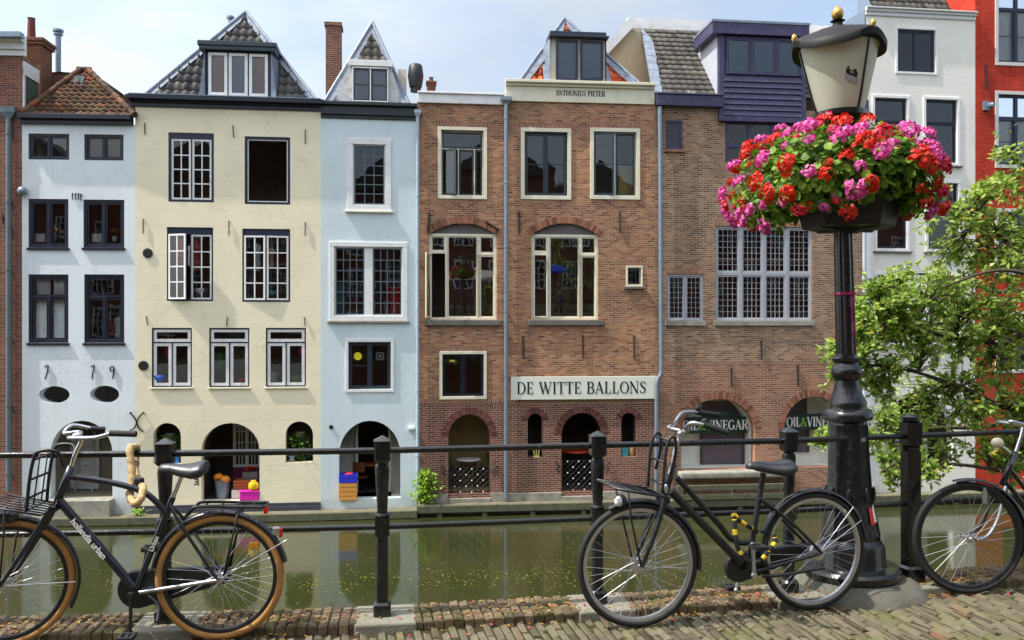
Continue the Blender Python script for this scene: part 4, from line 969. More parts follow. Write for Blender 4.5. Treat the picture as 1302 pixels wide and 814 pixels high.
GLY = {
 'A': (.78, [('l', [(.09, 0), (.38, 1)], TN), ('l', [(.36, 1), (.68, 0)], TK)]+_bar(.2, .58, .33)+_bar(-.02, .2, .022, .044)+_bar(.54, .82, .022, .044)),
 'B': (.70, _st(.17, s='bt')+_bar(.17, .36, .976)+_arc(.36, .745, .22, .235, -90, 90)+_bar(.17, .38, .51)+_arc(.38, .265, .25, .245, -90, 90)+_bar(.17, .38, .022)),
 'D': (.80, _st(.17)+_bar(.17, .36, .976)+_bar(.17, .36, .022)+_arc(.36, .5, .36, .478, -90, 90)),
 'E': (.66, _st(.17)+_bar(.17, .58, .974, TN, -.2)+_bar(.17, .46, .51)+_bar(.17, .60, .026, TN, .22)+[('l', [(.45, .41), (.45, .61)], .045)]),
 'G': (.82, _arc(.42, .5, .34, .478, 50, 330)+[('l', [(.66, .10), (.66, .42)], TK*.9)]+_bar(.52, .8, .43, .044)+[('l', [(.645, .72), (.645, .98)], .045)]),
 'H': (.86, _st(.17)+_st(.69)+_bar(.17, .69, .51)),
 'I': (.36, _st(.18)),
 'L': (.64, _st(.17)+_bar(.17, .58, .026, TN, .26)),
 'N': (.84, _st(.12, w=TN, s='b')+_st(.70, w=TN, s='t')+[('l', [(.10, 1), (.70, 0)], TK)]+_bar(-.02, .16, .978, .044)),
 'O': (.84, _arc(.42, .5, .345, .478, 0, 360, 32)),
 'P': (.68, _st(.17)+_bar(.17, .38, .976)+_arc(.38, .72, .24, .257, -90, 90)+_bar(.17, .38, .465)),
 'R': (.78, _st(.17)+_bar(.17, .38, .976)+_arc(.38, .74, .23, .24, -90, 90)+_bar(.17, .38, .50)+[('l', [(.40, .5), (.70, .0)], TK)]+_bar(.62, .82, .022, .044)),
 'S': (.60, [('v', [(.49, .78), (.42, .93), (.28, .974), (.13, .9), (.09, .77), (.15, .65), (.30, .54), (.45, .42), (.50, .26), (.44, .1), (.28, .026), (.14, .07), (.08, .24)], [.05, .05, .055, .10, .13, .16, .18, .17, .14, .09, .055, .05, .05]), ('l', [(.50, .74), (.50, .98)], .045), ('l', [(.075, .02), (.075, .26)], .045)]),
 'T': (.70, _st(.35, s='b')+_bar(.02, .68, .974)+[('l', [(.04, .76), (.04, .97)], .05), ('l', [(.66, .76), (.66, .97)], .05)]),
 'U': (.84, [('l', [(.17, .3), (.17, 1)], TK), ('l', [(.68, .3), (.68, 1)], TN)]+_arc(.425, .3, .255, .275, 180, 360)+_bar(.04, .3, .978, .044)+_bar(.56, .80, .978, .044)),
 'V': (.78, [('l', [(.10, 1), (.41, 0)], TK), ('l', [(.41, 0), (.68, 1)], TN)]+_bar(-.02, .24, .978, .044)+_bar(.56, .8, .978, .044)),
 'W': (1.14, [('l', [(.10, 1), (.37, 0)], TK), ('l', [(.37, 0), (.58, 1)], TN), ('l', [(.52, 1), (.80, 0)], TK), ('l', [(.80, 0), (1.04, 1)], TN)]+_bar(-.02, .24, .978, .044)+_bar(.92, 1.16, .978, .044)+_bar(.44, .62, .978, .044)),
 '&': (.86, [('v', [(.78, .02), (.3, .62), (.24, .78), (.31, .93), (.43, .93), (.50, .80), (.44, .66), (.22, .48), (.12, .28), (.20, .08), (.38, .03), (.58, .12), (.72, .36), (.76, .5)], [.14, .15, .10, .055, .055, .09, .09, .12, .15, .10, .055, .055, .055, .055])]),
 ' ': (.34, []),
}
def letters(text, u0, u1, z0, z1, v=0.0, th=.012, bold=1.0, track=.06):
    """MB per character class is the caller's business: returns one MB with the words stretched into the box"""
    tot = sum(GLY[c][0]+track for c in text)-track; sx = (u1-u0)/tot; sy = z1-z0; mb = MB(); x = 0; k = 0
    for c in text:
        for st in GLY[c][1]:
            pts = st[1]; ws = st[2] if st[0] == 'v' else [st[2]]*len(pts)
            P = [Vector((u0+(x+a)*sx, z0+b*sy)) for a, b in pts]; n = len(P); L = []; Rr = []
            closed = st[0] == 'v' and (P[0]-P[-1]).length < 1e-6
            for i in range(n):
                if closed and i in (0, n-1): t = P[1]-P[n-2]
                else: t = P[min(i+1, n-1)]-P[max(i-1, 0)]
                t.normalize(); nn = Vector((-t.y, t.x))*(ws[i]*bold*sy*.5*(.82 if abs(t.y) > .5 else 1))
                L.append(P[i]+nn); Rr.append(P[i]-nn)
            k += 1; off = v-th-(k % 7)*.0004
            for i in range(n-1):
                q = [L[i], L[i+1], Rr[i+1], Rr[i]]
                mb.add([(p.x, off, p.y) for p in q]+[(p.x, v, p.y) for p in q], [(0, 1, 2, 3), (0, 4, 5, 1), (2, 6, 7, 3), (1, 5, 6, 2), (3, 7, 4, 0)])
        x += GLY[c][0]+track
    return mb
# name on the cornice
a = H5.pt(706, 122.5); b = H5.pt(769, 122.5); zt, zm = CORN5
zz = H5.pt(738, 123).z; H5.part('lettering', letters('ANTHONIUS PIETER', a.x, b.x, H5.pt(738, 122.8).z, H5.pt(738, 115.8).z, -.046, .006, 1.15), M['text_k'])
def on(h, name, label, cat, p, group=None):
    o = empty(name, h.world(p), h.a); return tag(o, label, cat, group)
# sign boards
u0, u1, z0, z1 = H5.box4(649, 478.5, 834, 507.5); s_ = on(H5, 'sign_board', 'long white sign board with black serif lettering on the brick house', 'sign', (u0, -.05, z0))
q = MB(); q.box(0, u1-u0, -.05, .0, 0, z1-z0); q.build('board', paint('sign_white', lin(226, 228, 214), .5, .04), s_, bevel=.006)
t0 = H5.pt(656.5, 493).x-u0; t1 = H5.pt(820.5, 493).x-u0; hh = z1-z0
letters('DE WITTE BALLONS', t0, t1, hh*.25, hh*.77, -.05, .006, 1.0).build('lettering', M['text_k'], s_)
for i, (ar, tx0, tx1) in enumerate(((A6[0], 868, 951), (A6[1], 1000, 1074))):
    sg = on(H6, 'shop_sign', ('dark green shop sign with white lettering hung across the arch left of the lamp post', 'dark green shop sign partly hidden behind the lamp post base')[i], 'sign', (ar[0]+.04, .55, H6.pt(920, 551 if i == 0 else 548.5, .55).z), 'green shop signs in the arches')
    hgt = H6.pt(920, 530, .55).z-H6.pt(920, 551, .55).z; wid = ar[1]-ar[0]-.08
    q = MB(); q.box(0, wid, 0, .05, 0, hgt); q.build('board', paint('sign_dark_green', lin(22, 50, 40), .4, .1), sg, bevel=.005)
    l0 = H6.pt(tx0, 540, .55).x-ar[0]-.04; l1 = H6.pt(tx1, 540, .55).x-ar[0]-.04
    W3 = sum(GLY[c][0]+.06 for c in 'OIL&VINEGAR'); f1 = sum(GLY[c][0]+.06 for c in 'OIL')/W3; f2 = sum(GLY[c][0]+.06 for c in 'OIL&')/W3
    za, zb = hgt*.22, hgt*.80
    letters('OIL', l0, l0+(l1-l0)*f1, za, zb, 0, .006, 1.25, .03).build('lettering', M['text_w'], sg)
    letters('&', l0+(l1-l0)*f1, l0+(l1-l0)*f2, za, zb, 0, .006, 1.2).build('lettering', M['text_g'], sg)
    letters('VINEGAR', l0+(l1-l0)*f2, l1, za, zb, 0, .006, 1.25, .03).build('lettering', M['text_w'], sg)
# ------------------------------------------------------------------ setting: canal, wharf, quay, pavement
def structure(o): o['kind'] = 'structure'; return o
mw = N('canal_water'); g = mw.ramp(mw.noise(.25, 4), [(.3, (.026, .030, .009, 1)), (.7, (.042, .045, .017, 1))]); mw.set(color=g, rough=.07, spec=.5); mw.b.inputs['IOR'].default_value = 1.33
mp = mw.n('ShaderNodeMapping'); mp.inputs['Scale'].default_value = (1, .45, 1); mw.l(mw.tc.outputs['Object'], mp.inputs['Vector'])
hb = mw.math('ADD', mw.noise(5.5, 3, .5, mp.outputs[0]), mw.math('MULTIPLY', mw.noise(.9, 2, .5, mp.outputs[0]), 1.2)); mw.bump(hb, .17, .010)
q = MB(); q.quad((-70, 2, WATER), (70, 2, WATER), (70, 30, WATER), (-70, 30, WATER)); structure(q.build('water', mw.mat))
mtop = paint('wharf_paving', lin(112, 106, 86), .9, .3, 2.5, bump=.6, bscale=40, dirt=(lin(104, 108, 70), 1.5, .7))
def wharf(i0, i1, z, dep, nm):
    pts = [Vector((*K[i], 0)) for i in range(i0, i1+1)]; mb = MB(); be = MB(); n = len(pts)
    fr = []
    for i in range(n):
        d = (pts[min(i+1, n-1)]-pts[max(i-1, 0)]).normalized(); fr.append(pts[i]+Vector((d.y, -d.x, 0))*dep)
    if i1 < 9: fr[-1] = pts[-1]+(fr[-1]-pts[-1])
    Z = lambda p, zz: Vector((p.x, p.y, zz))
    for i in range(n-1):
        d = (pts[i+1]-pts[i]).normalized(); bk = Vector((-d.y, d.x, 0))*.2
        mb.quad(Z(fr[i], z), Z(fr[i+1], z), Z(pts[i+1]+bk*5, z), Z(pts[i]+bk*5, z))
        mb.quad(Z(fr[i]-bk*-1, z-.02), Z(fr[i+1]+bk, z-.02), Z(fr[i+1]+bk, WATER-.5), Z(fr[i]+bk, WATER-.5))
        be.beam(Z(fr[i], z-.10), Z(fr[i+1], z-.10), .16, .21)
        L = (fr[i+1]-fr[i]).length; k = max(2, int(L/1.5))
        for j in range(k):
            p = fr[i]+(fr[i+1]-fr[i])*((j+.5)/k)+bk*.15; be.box(p.x-.07, p.x+.07, p.y-.07, p.y+.07, WATER-.5, z-.21)
    structure(mb.build('wharf', mtop)); structure(be.build('wharf_edge', M['wood_w'], bevel=.012))
wharf(0, 4, WH_L, .5, 'l'); wharf(4, 9, WH_R, .42, 'r')
q = MB(); q.quad((-400, 34, -3.5), (400, 34, -3.5), (400, 800, -3.5), (-400, 800, -3.5)); structure(q.build('terrain', paint('far_ground', lin(110, 104, 92), .9)))
# fence line and kerb
FL = [(-700, 4.75), (-300, 4.87), (0, 4.98), (210, 5.05), (486, 5.17), (760, 5.40), (1003, 5.62), (1158, 5.86), (1302, 6.12), (1500, 6.5), (1800, 7.2)]
FLW = [Vector(((px-CX)*Y/F, Y, 0)) for px, Y in FL]
def fence_y(x):
    for a, b in zip(FLW, FLW[1:]):
        if x <= b.x: break
    t = (x-a.x)/(b.x-a.x); return a.y+(b.y-a.y)*t
KF, KB, KZ = .15, .19, .048
mg = N('joint_sand'); c_ = mg.ramp(mg.noise(7, 6, .7), [(.35, lin(40, 37, 28)), (.55, lin(58, 54, 36)), (.7, lin(66, 70, 32))]); mg.set(color=c_, rough=.95, spec=.2); mg.bump(mg.noise(60, 4), .6, .01)
q = MB(); n = 60; xs = [-40+80*i/n for i in range(n+1)]
for a, b in zip(xs, xs[1:]): q.quad((a, -30, -.010), (b, -30, -.010), (b, fence_y(b)-KF+.02, -.010), (a, fence_y(a)-KF+.02, -.010))
structure(q.build('ground', mg.mat))
PAV = tone_mat('clinker_paver', [(0, lin(72, 65, 52)), (.35, lin(94, 88, 70)), (.7, lin(108, 102, 82)), (.94, lin(110, 96, 74)), (1, lin(112, 80, 62))], rough=.85, bump=.5, bscale=70, dirt=(lin(92, 94, 50), 2.6, .7, .5))
def paver(mb, c, ax, ay, w, l, z, hgt=.05, jit=.0035, bev=.006):
    """worn brick: top face and sloped rims"""
    t = Vector((random.uniform(-jit, jit), random.uniform(-jit, jit)))*2
    P = []
    for k, (e, zz) in enumerate(((0, -hgt), (0, -bev*1.2), (bev, 0))):
        for sx, sy in ((-1, -1), (1, -1), (1, 1), (-1, 1)):
            p = c+ax*(sx*(w/2-e))+ay*(sy*(l/2-e)); P.append((p.x, p.y, z+zz+(t.x*sx+t.y*sy if k else 0)))
    mb.add(P, [(8, 9, 10, 11)]+[(r*4+i, r*4+(i+1) % 4, r*4+4+(i+1) % 4, r*4+4+i) for r in (0, 1) for i in range(4)])
q = MB(); ay = Vector((.20, -.98, 0)).normalized(); ax = Vector((-ay.y, ay.x, 0)); pw, pl = .050, .19; org = Vector((0, 4.9, 0))
for i in range(-112, 140):
    for j in range(-6, 15):
        c = org+ax*(i*pw)+ay*((j+(.5 if i % 2 else 0)+.08*math.sin(i*1.7))*pl)
        y1 = fence_y(c.x)-KF
        if c.y > y1-.02 or c.y < 2.2 or not -5.2 < c.x < 6.6: continue
        l = pl-.009
        if c.y+l/2 > y1+.03: l = max(.06, 2*(y1+.02-c.y))
        q.t = min(1, max(0, random.gauss(.5, .22))); paver(q, c, ax, ay, pw-.008, l, random.uniform(-.004, .003))
structure(q.build('pavement', PAV))
KBM = tone_mat('kerb_brick_mossy', [(0, lin(74, 62, 50)), (.5, lin(100, 88, 70)), (1, lin(118, 100, 78))], bump=.6, bscale=60, dirt=(lin(88, 86, 42), 2.6, .7, .5))
SLAB = paint('kerb_stone', lin(122, 120, 106), .85, .2, 6, bump=.5, bscale=50, dirt=(lin(84, 84, 50), 4, .6)); q = MB(); sl = MB()
POSTS = [-2.9, -1.98-.6, ]
POSTX = [((px-CX)*Y/F) for px, Y in ((-75, 4.95), (210, 5.05), (486, 5.17), (760, 5.40), (1003, 5.62), (1158, 5.86), (1420, 6.35))]
x = -5.2
while x < 6.4:
    y = fence_y(x); d = Vector((1, fence_y(x+.1)-fence_y(x-.1), 0)); d = Vector((.2, d.y, 0)).normalized(); nn = Vector((-d.y, d.x, 0)); c0 = Vector((x, y, 0))
    near = [p for p in POSTX if abs(p+.02-x) < .17]
    if not near:
        for k, (o0, o1) in enumerate(((-KF, -.06), (-.06, .02), (.02, .105), (.105, KB))):
            q.t = random.random(); paver(q, c0+nn*((o0+o1)/2), d, nn, .052, (o1-o0)-.006, KZ+random.uniform(-.004, .003)-(.004 if k == 3 else 0), .12, .0025, .007)
    x += .058
for p in POSTX:
    y = fence_y(p); d = Vector((.2, fence_y(p+.1)-fence_y(p-.1), 0)).normalized(); nn = Vector((-d.y, d.x, 0))
    c = Vector((p+.02, y, 0)); Mx = Matrix((( d.x, nn.x, 0, c.x), (d.y, nn.y, 0, c.y), (0, 0, 1, 0), (0, 0, 0, 1)))
    sl.box(-.175, .175, -KF-.01, KB, -.08, KZ, Mx)
structure(q.build('kerb', KBM)); structure(sl.build('kerb_slab', SLAB, bevel=.012))
q = MB(); q2 = MB()
for a, b in zip(FLW, FLW[1:]):
    d = (b-a).normalized(); nn = Vector((-d.y, d.x, 0))
    f0, f1, b0, b1 = a-nn*(KF-.01), b-nn*(KF-.01), a+nn*(KB-.005), b+nn*(KB-.005)
    q.add([f0, f1, b1, b0, f0+Vector((0, 0, .03)), f1+Vector((0, 0, .03)), b1+Vector((0, 0, .03)), b0+Vector((0, 0, .03))], [(4, 5, 6, 7), (0, 1, 5, 4)])
    q2.quad(b0+Vector((0, 0, .03)), b1+Vector((0, 0, .03)), b1+Vector((0, 0, -4.6)), b0+Vector((0, 0, -4.6)))
structure(q.build('kerb_bed', mg.mat)); structure(q2.build('quay_wall', M['brick_old']))
# leaf litter, moss and fallen petals on the kerb, duckweed on the water
def flecks(name, mat, n, fn, size, kindlabel):
    mb = MB()
    for _ in range(n):
        p = fn()
        if p is None: continue
        r = size*random.uniform(.5, 1.3); a = random.uniform(0, 6.28); mb.t = random.random(); e = random.uniform(.35, .8)
        mb.add([p+Vector((math.cos(a)*r, math.sin(a)*r, .002)), p+Vector((-math.sin(a)*r*e, math.cos(a)*r*e, .004+random.uniform(0, r*.3))), p+Vector((-math.cos(a)*r, -math.sin(a)*r, .002)), p+Vector((math.sin(a)*r*e, -math.cos(a)*r*e, .004+random.uniform(0, r*.3)))], [(0, 1, 2, 3)])
    o = mb.build(name, mat); o['kind'] = 'stuff'; return o
LIT = leaf_mat('leaf_litter', [(0, lin(140, 100, 40)), (.4, lin(176, 140, 50)), (.7, lin(150, 90, 50)), (1, lin(120, 110, 50))], .15)
def litter():
    c = random.choice([(-3.2, .5), (-2.5, .6), (-1.4, .35), (.1, .3), (1.25, .6), (1.3, .4), (2.0, .5), (2.55, .25), (2.6, .35), (2.9, .4)])
    x = random.gauss(*c); o = random.gauss(-.02, .11)
    if not -KF-.1 < o < KB-.02: return None
    return Vector((x, fence_y(x)+o, (KZ+.004) if o > -KF else .004))
tag(flecks('leaf_litter', LIT, 1500, litter, .014, ''), 'fallen yellow leaves and moss along the brick kerb', 'leaves')
PET = leaf_mat('fallen_petals', [(0, lin(220, 60, 50)), (.6, lin(216, 90, 120)), (1, lin(230, 190, 190))], .2)
def petal():
    x = random.gauss(.6, 1.2); o = random.uniform(-.34, .15)
    return Vector((x, fence_y(x)+o, (KZ+.006) if o > -KF else .005))
tag(flecks('fallen_petals', PET, 70, petal, .012, ''), 'scattered fallen red petals on the paving by the kerb', 'petals')
WEED = leaf_mat('duckweed', [(0, lin(86, 100, 30)), (.6, lin(124, 136, 48)), (1, lin(156, 146, 66))], .1)
def weed():
    if random.random() < .88:
        cx, cy, sx, sy = random.choice([(-6.2, 18.9, 2.2, .5), (-4.2, 19.0, 1.2, .5), (-1.5, 19.5, 1.3, .4), (.2, 19.7, 1.6, .5), (1.5, 19.5, 1.0, .7), (-8, 19.6, 1.5, .5), (2.8, 20.2, 1.3, .8), (8.5, 20, 2, 1.2), (5, 19.3, 1.5, .8)])
        return Vector((random.gauss(cx, sx), random.gauss(cy, sy), WATER+.003))
    return Vector((random.uniform(-14, 14), random.uniform(17.5, 23.5), WATER+.003))
tag(flecks('duckweed', WEED, 1700, weed, .024, ''), 'green duckweed flecks floating on the canal', 'duckweed')
# ------------------------------------------------------------------ row of houses on the near side of the street (seen in window panes)
for i, (x0, x1, ht) in enumerate(((-44, -33, 11), (-32.9, -25, 13), (-24.9, -17, 11.5), (-16.9, -9.5, 12.5), (-9.4, -2.5, 13), (-2.4, 4.2, 11.5), (4.3, 11.5, 13.5), (11.6, 19, 12), (19.1, 27, 13), (27.1, 36, 11), (36.1, 46, 13))):
    Y0 = -13.0
    r = empty('brick_house', ((x0+x1)/2, Y0, 0)); tag(r, 'brick gabled house behind the viewer, three storeys, %s' % ('first', 'second', 'third', 'fourth', 'fifth', 'sixth', 'seventh', 'eighth', 'ninth', 'tenth', 'eleventh')[i]+' of its row', 'house', 'houses behind the viewer')
    w = x1-x0; q = MB(); q.box(-w/2, w/2, -7, 0, 0, ht); q.build('wall', M['brick_back'], r)
    q = MB(); q.add([(-w/2, .2, ht), (w/2, .2, ht), (w/2, -7, ht), (-w/2, -7, ht), (0, .2, ht+2.6), (0, -7, ht+2.6)], [(0, 1, 4), (2, 3, 5), (0, 4, 5, 3), (1, 2, 5, 4)]); q.build('roof', M['tile_grey'], r)
    for zz in (1.0, 4.1, 7.2):
        for k in range(3):
            c = -w/2+w*(k+.5)/3; q = MB(); ring(q, c-.75, c+.75, zz, zz+2.1, .12, 0, .1)
            for t in (1, 2, 3): q.box(c-.63+1.26*t/4-.03, c-.63+1.26*t/4+.03, .02, .08, zz+.12, zz+1.98)
            for t in (1, 2, 3): q.box(c-.63, c+.63, .021, .079, zz+.12+1.86*t/4-.03, zz+.12+1.86*t/4+.03)
            wo = q.build('window', M['white'], r); q = MB(); q.box(c-.63, c+.63, .01, .03, zz+.12, zz+1.98); q.build('pane', M['navy_d'], wo)
# ------------------------------------------------------------------ railing along the quay
rl = empty('railing', (FLW[4].x, FLW[4].y, KZ)); tag(rl, 'black iron railing with tapered posts and two rails along the canal edge', 'railing')
RLO = Vector(rl.location)
BP = M['blackpaint']
def octo(mb, c, w0, w1, z0, z1, rot=.0, bev=.25):
    n = 8; vs = []
    for w, z in ((w0, z0), (w1, z1)):
        h_ = w/2; b_ = h_*bev
        for x, y in ((h_, -h_+b_), (h_, h_-b_), (h_-b_, h_), (-h_+b_, h_), (-h_, h_-b_), (-h_, -h_+b_), (-h_+b_, -h_), (h_-b_, -h_)):
            vs.append((c.x+x*math.cos(rot)-y*math.sin(rot), c.y+x*math.sin(rot)+y*math.cos(rot), c.z+z))
    mb.add(vs, [tuple(range(7, -1, -1)), tuple(range(8, 16))]+[(i, (i+1) % 8, 8+(i+1) % 8, 8+i) for i in range(8)])
PW = []
for k, px in enumerate(POSTX):
    PW.append(Vector((px, fence_y(px), 0)))
for k, p in enumerate(PW):
    c = p-RLO+Vector((0, 0, KZ)); rot = math.atan2(fence_y(p.x+.1)-fence_y(p.x-.1), .2); q = MB()
    if k != 5:
        octo(q, c, .10, .10, 0, .065, rot); octo(q, c, .10, .078, .065, .08, rot)
        q.lathe([(.034, .08), (.036, .2), (.034, .45), (.034, .465)], 14, c)
        octo(q, c, .084, .084, .465, .575, rot); q.lathe([(.04, .575), (.046, .585), (.04, .597)], 14, c)
        q.lathe([(.029, .597), (.031, .63), (.040, .80), (.043, .845), (.040, .872), (.030, .883), (.033, .892)], 16, c)
        octo(q, c, .07, .094, .89, .905, rot); octo(q, c, .094, .094, .905, 1.01, rot); octo(q, c, .094, .10, 1.01, 1.016, rot); octo(q, c, .10, .01, 1.016, 1.045, rot, .1)
    else:
        octo(q, c, .135, .135, 0, .09, rot, .15); octo(q, c, .135, .10, .09, .105, rot, .2)
        octo(q, c, .10, .104, .105, .86, rot, .3); q.lathe([(.052, .86), (.060, .875), (.060, .89), (.045, .9)], 16, c)
        octo(q, c, .116, .116, .90, 1.05, rot, .3); q.lathe([(.05, 1.05), (.062, 1.06), (.060, 1.085), (.03, 1.10), (.004, 1.103)], 16, c)
    q.build('post', BP, rl, smooth=True, autosmooth=R(30))
ext = [PW[0]+(PW[0]-PW[1])]+PW+[PW[-1]+(PW[-1]-PW[-2])]
for zz, r in ((.985-KZ, .0185), (.54-KZ, .0175)):
    for a, b in zip(ext, ext[1:]):
        q = MB(); z_ = zz + (.03 if a.x > 1.5 and zz > .6 else 0)
        q.tube([a-RLO+Vector((0, 0, zz+KZ+.02)), b-RLO+Vector((0, 0, zz+KZ+.02))], r, 12); q.build('rail', BP, rl, smooth=True, autosmooth=R(40))
# ------------------------------------------------------------------ lamp post
LY = 5.83; LX = (1083-CX)*LY/F
lp = empty('street_lamp', (LX, LY, .10)); tag(lp, 'tall black cast iron street lamp with a cream glass lantern and gold finial', 'street lamp')
lp.rotation_euler = (0, R(-1.45), 0); lp.scale = (1.05, 1.05, 1.05)
zpx = lambda y: (EYE-(y-CY)*LY/F-.10)/1.05
S = LY/F
q = MB()
pr = [(.285, 0), (.29, .04), (.275, .06), (.208, .066), (.202, .08), (.200, .185), (.19, .21), (.172, .237)]
q.lathe(pr, 40); base = q.build('base', BP, lp, smooth=True, autosmooth=R(35))
q = MB()                                                   # tapering octagonal pedestal with fluted faces
n = 8; lev = [(.172, .232), (.177, .26), (.170, .30), (.155, .38), (.143, .45), (.133, .56), (.126, .70), (.121, .85), (.119, .945), (.112, .965)]
vs = []
for r_, z_ in lev:
    for i in range(n*2):
        a = 2*math.pi*(i+.5)/(n*2); rr = r_*(1.0 if i % 2 else 1.0); vs.append((rr*math.cos(a), rr*math.sin(a), z_))
fs = []
for k in range(len(lev)-1):
    for i in range(2*n): fs.append((k*2*n+i, k*2*n+(i+1) % (2*n), (k+1)*2*n+(i+1) % (2*n), (k+1)*2*n+i))
q.add(vs, fs); q.build('pedestal', BP, lp, bevel=.004)
for a in range(8):
    an = 2*math.pi*(a+.5)/8
    for z0, z1 in ((.46, .56),):
        q = MB()
        c = Vector((math.cos(an), math.sin(an), 0)); r0 = .136
        q.ball(c*(r0+.004)+Vector((0, 0, (z0+z1)/2)), .013, 8, 6, 1, 1, (z1-z0)/.026); q.build('ornament', BP, lp, smooth=True)
q = MB()
q.lathe([(.118, .962), (.148, .972), (.152, 1.0), (.138, 1.03), (.116, 1.04), (.112, 1.055), (.116, 1.07), (.110, 1.085), (.086, 1.14), (.072, 1.20), (.070, 1.215), (.080, 1.225), (.092, 1.25), (.094, 1.27), (.084, 1.30), (.072, 1.31), (.070, 1.325), (.084, 1.335), (.086, 1.355), (.066, 1.365), (.064, 1.38)], 36)
q.build('collar', BP, lp, smooth=True, autosmooth=R(50))
q = MB(); nf = 12                                          # fluted shaft
zb = 1.38; zt = zpx(290); vs = []; fs = []; LVL = [(zb, .062), (zb+.6, .0585), (zt+.6, .047), (zpx(150), .043)]
seg = nf*4
for z_, r_ in LVL:
    for i in range(seg): a = 2*math.pi*i/seg; rr = r_*(1-.09*(i % 4 == 0)-.05*(i % 4 in (1, 3))); vs.append((rr*math.cos(a), rr*math.sin(a), z_))
for k in range(len(LVL)-1):
    for i in range(seg): fs.append((k*seg+i, k*seg+(i+1) % seg, (k+1)*seg+(i+1) % seg, (k+1)*seg+i))
q.add(vs, fs); q.build('shaft', BP, lp)
# lantern
zg0, zg1 = zpx(146), zpx(62)
GL = N('lantern_glass_cream'); GL.set(color=GL.ramp(GL.noise(3, 3), [(.3, lin(206, 212, 190)), (.7, lin(220, 224, 204))]), rough=.25, spec=.5)
GL.b.inputs['Subsurface Weight'].default_value = .0; tr_ = GL.n('ShaderNodeBsdfTranslucent'); tr_.inputs[0].default_value = lin(226, 224, 184); mx_ = GL.n('ShaderNodeMixShader'); mx_.inputs[0].default_value = .3; GL.l(GL.b.outputs[0], mx_.inputs[1]); GL.l(tr_.outputs[0], mx_.inputs[2]); GL.l(mx_.outputs[0], GL.out.inputs[0])
q = MB(); q.lathe([(.135, zg0), (.165, zg0+.1), (.235, zg1-.02), (.24, zg1)], 40, cap=False); q.build('lantern_glass', GL.mat, lp, smooth=True)
q = MB()
q.lathe([(.05, zg0-.10), (.08, zg0-.07), (.13, zg0-.03), (.155, zg0-.02), (.157, zg0+.012), (.138, zg0+.014)], 36)
fr = q.build('lantern_frame', BP, lp, smooth=True, autosmooth=R(40))
for a in (178, -64, 56):
    q = MB(); c = Vector((math.cos(R(a)), math.sin(R(a)), 0)); q.tube([c*.140+Vector((0, 0, zg0)), c*.170+Vector((0, 0, zg0+.1)), c*.243+Vector((0, 0, zg1))], .007, 6); q.build('glazing_bar', BP, fr)
zr = zpx(60)+.0; HV = .80; ACO = (178, -64, 56)
def wav(a, r, z):
    w = max(0, (r-.17)/.11); s_ = 0
    for k in ACO: d = abs((a-R(k)+math.pi) % (2*math.pi)-math.pi); s_ = max(s_, math.exp(-(d/.42)**2))
    return w*(s_*.062-.02)
q = MB(); q.lathe([(.10, zr+.02*HV), (.235, zr+.005*HV), (.268, zr-.035), (.279, zr-.035), (.284, zr+.005*HV), (.262, zr+.03*HV), (.20, zr+.085*HV), (.15, zr+.115*HV), (.09, zr+.135*HV), (.05, zr+.15*HV), (.03, zr+.18*HV), (.028, zr+.2*HV), (.045, zr+.205*HV), (.02, zr+.215*HV)], 72, warp=wav)
HOOD = paint('hood_black', lin(20, 18, 18), .55, .2, 8, spec=.3); hd = q.build('hood', HOOD, lp, smooth=True, autosmooth=R(60))
GOLD = paint('gilding', lin(196, 160, 84), .3, .15, 20, metal=.8)
q = MB(); zf_ = zr+.21*HV; q.lathe([(.012, zf_), (.030, zf_+.012), (.037, zf_+.035), (.033, zf_+.06), (.018, zf_+.083), (.002, zf_+.09)], 18); q.build('finial', GOLD, hd, smooth=True)
for a in ACO:
    q = MB(); c = Vector((math.cos(R(a))*.272, math.sin(R(a))*.272, zr+.055*HV)); q.lathe([(.006, -.02), (.014, .0), (.019, .018), (.013, .042), (.001, .05)], 12, c); q.build('acorn', GOLD, hd, smooth=True)
# torn sticker on the glass (plain black scrawl over a white band)
q = MB(); lat = lambda an, z, r_: Vector((math.cos(an)*r_, math.sin(an)*r_, z)); zs_ = zpx(104)
def rad(z):
    pp = [(.135, zg0), (.165, zg0+.1), (.235, zg1-.02), (.24, zg1)]
    for (ra, za), (rb_, zb2) in zip(pp, pp[1:]):
        if z <= zb2: return ra+(rb_-ra)*(z-za)/(zb2-za)+.003
    return .24
for m_, a0, a1, zl, zh in ((0, -101, -76, -.050, -.016), (1, -99, -78, -.012, .018), (1, -97, -93, .018, .033), (1, -86, -80, .016, .030), (0, -92, -86, .0, .011), (1, -98, -79, -.037, -.029)):
    q.m = m_; off_ = .0 if m_ else .001
    if zl == .0: off_ = .003
    if zl == -.036: off_ = .0035
    k_ = 8; sl = lambda a: -(math.degrees(a)+89)*.0012
    for i in range(k_):
        aa, ab = R(a0+(a1-a0)*i/k_), R(a0+(a1-a0)*(i+1)/k_); j1, j2 = (random.uniform(-.004, .004) if m_ else 0), (random.uniform(-.004, .004) if m_ else 0)
        q.poly([lat(aa, zs_+zl+sl(aa), rad(zs_+zl)+off_), lat(ab, zs_+zl+sl(ab), rad(zs_+zl)+off_), lat(ab, zs_+zh+sl(ab)+j1, rad(zs_+zh)+off_), lat(aa, zs_+zh+sl(aa)+j2, rad(zs_+zh)+off_)])
q.build('sticker', [paint('sticker_grey', lin(150, 150, 150), .5), M['text_k']], lp)
q = MB(); q.m = 0; r_ = .158; 
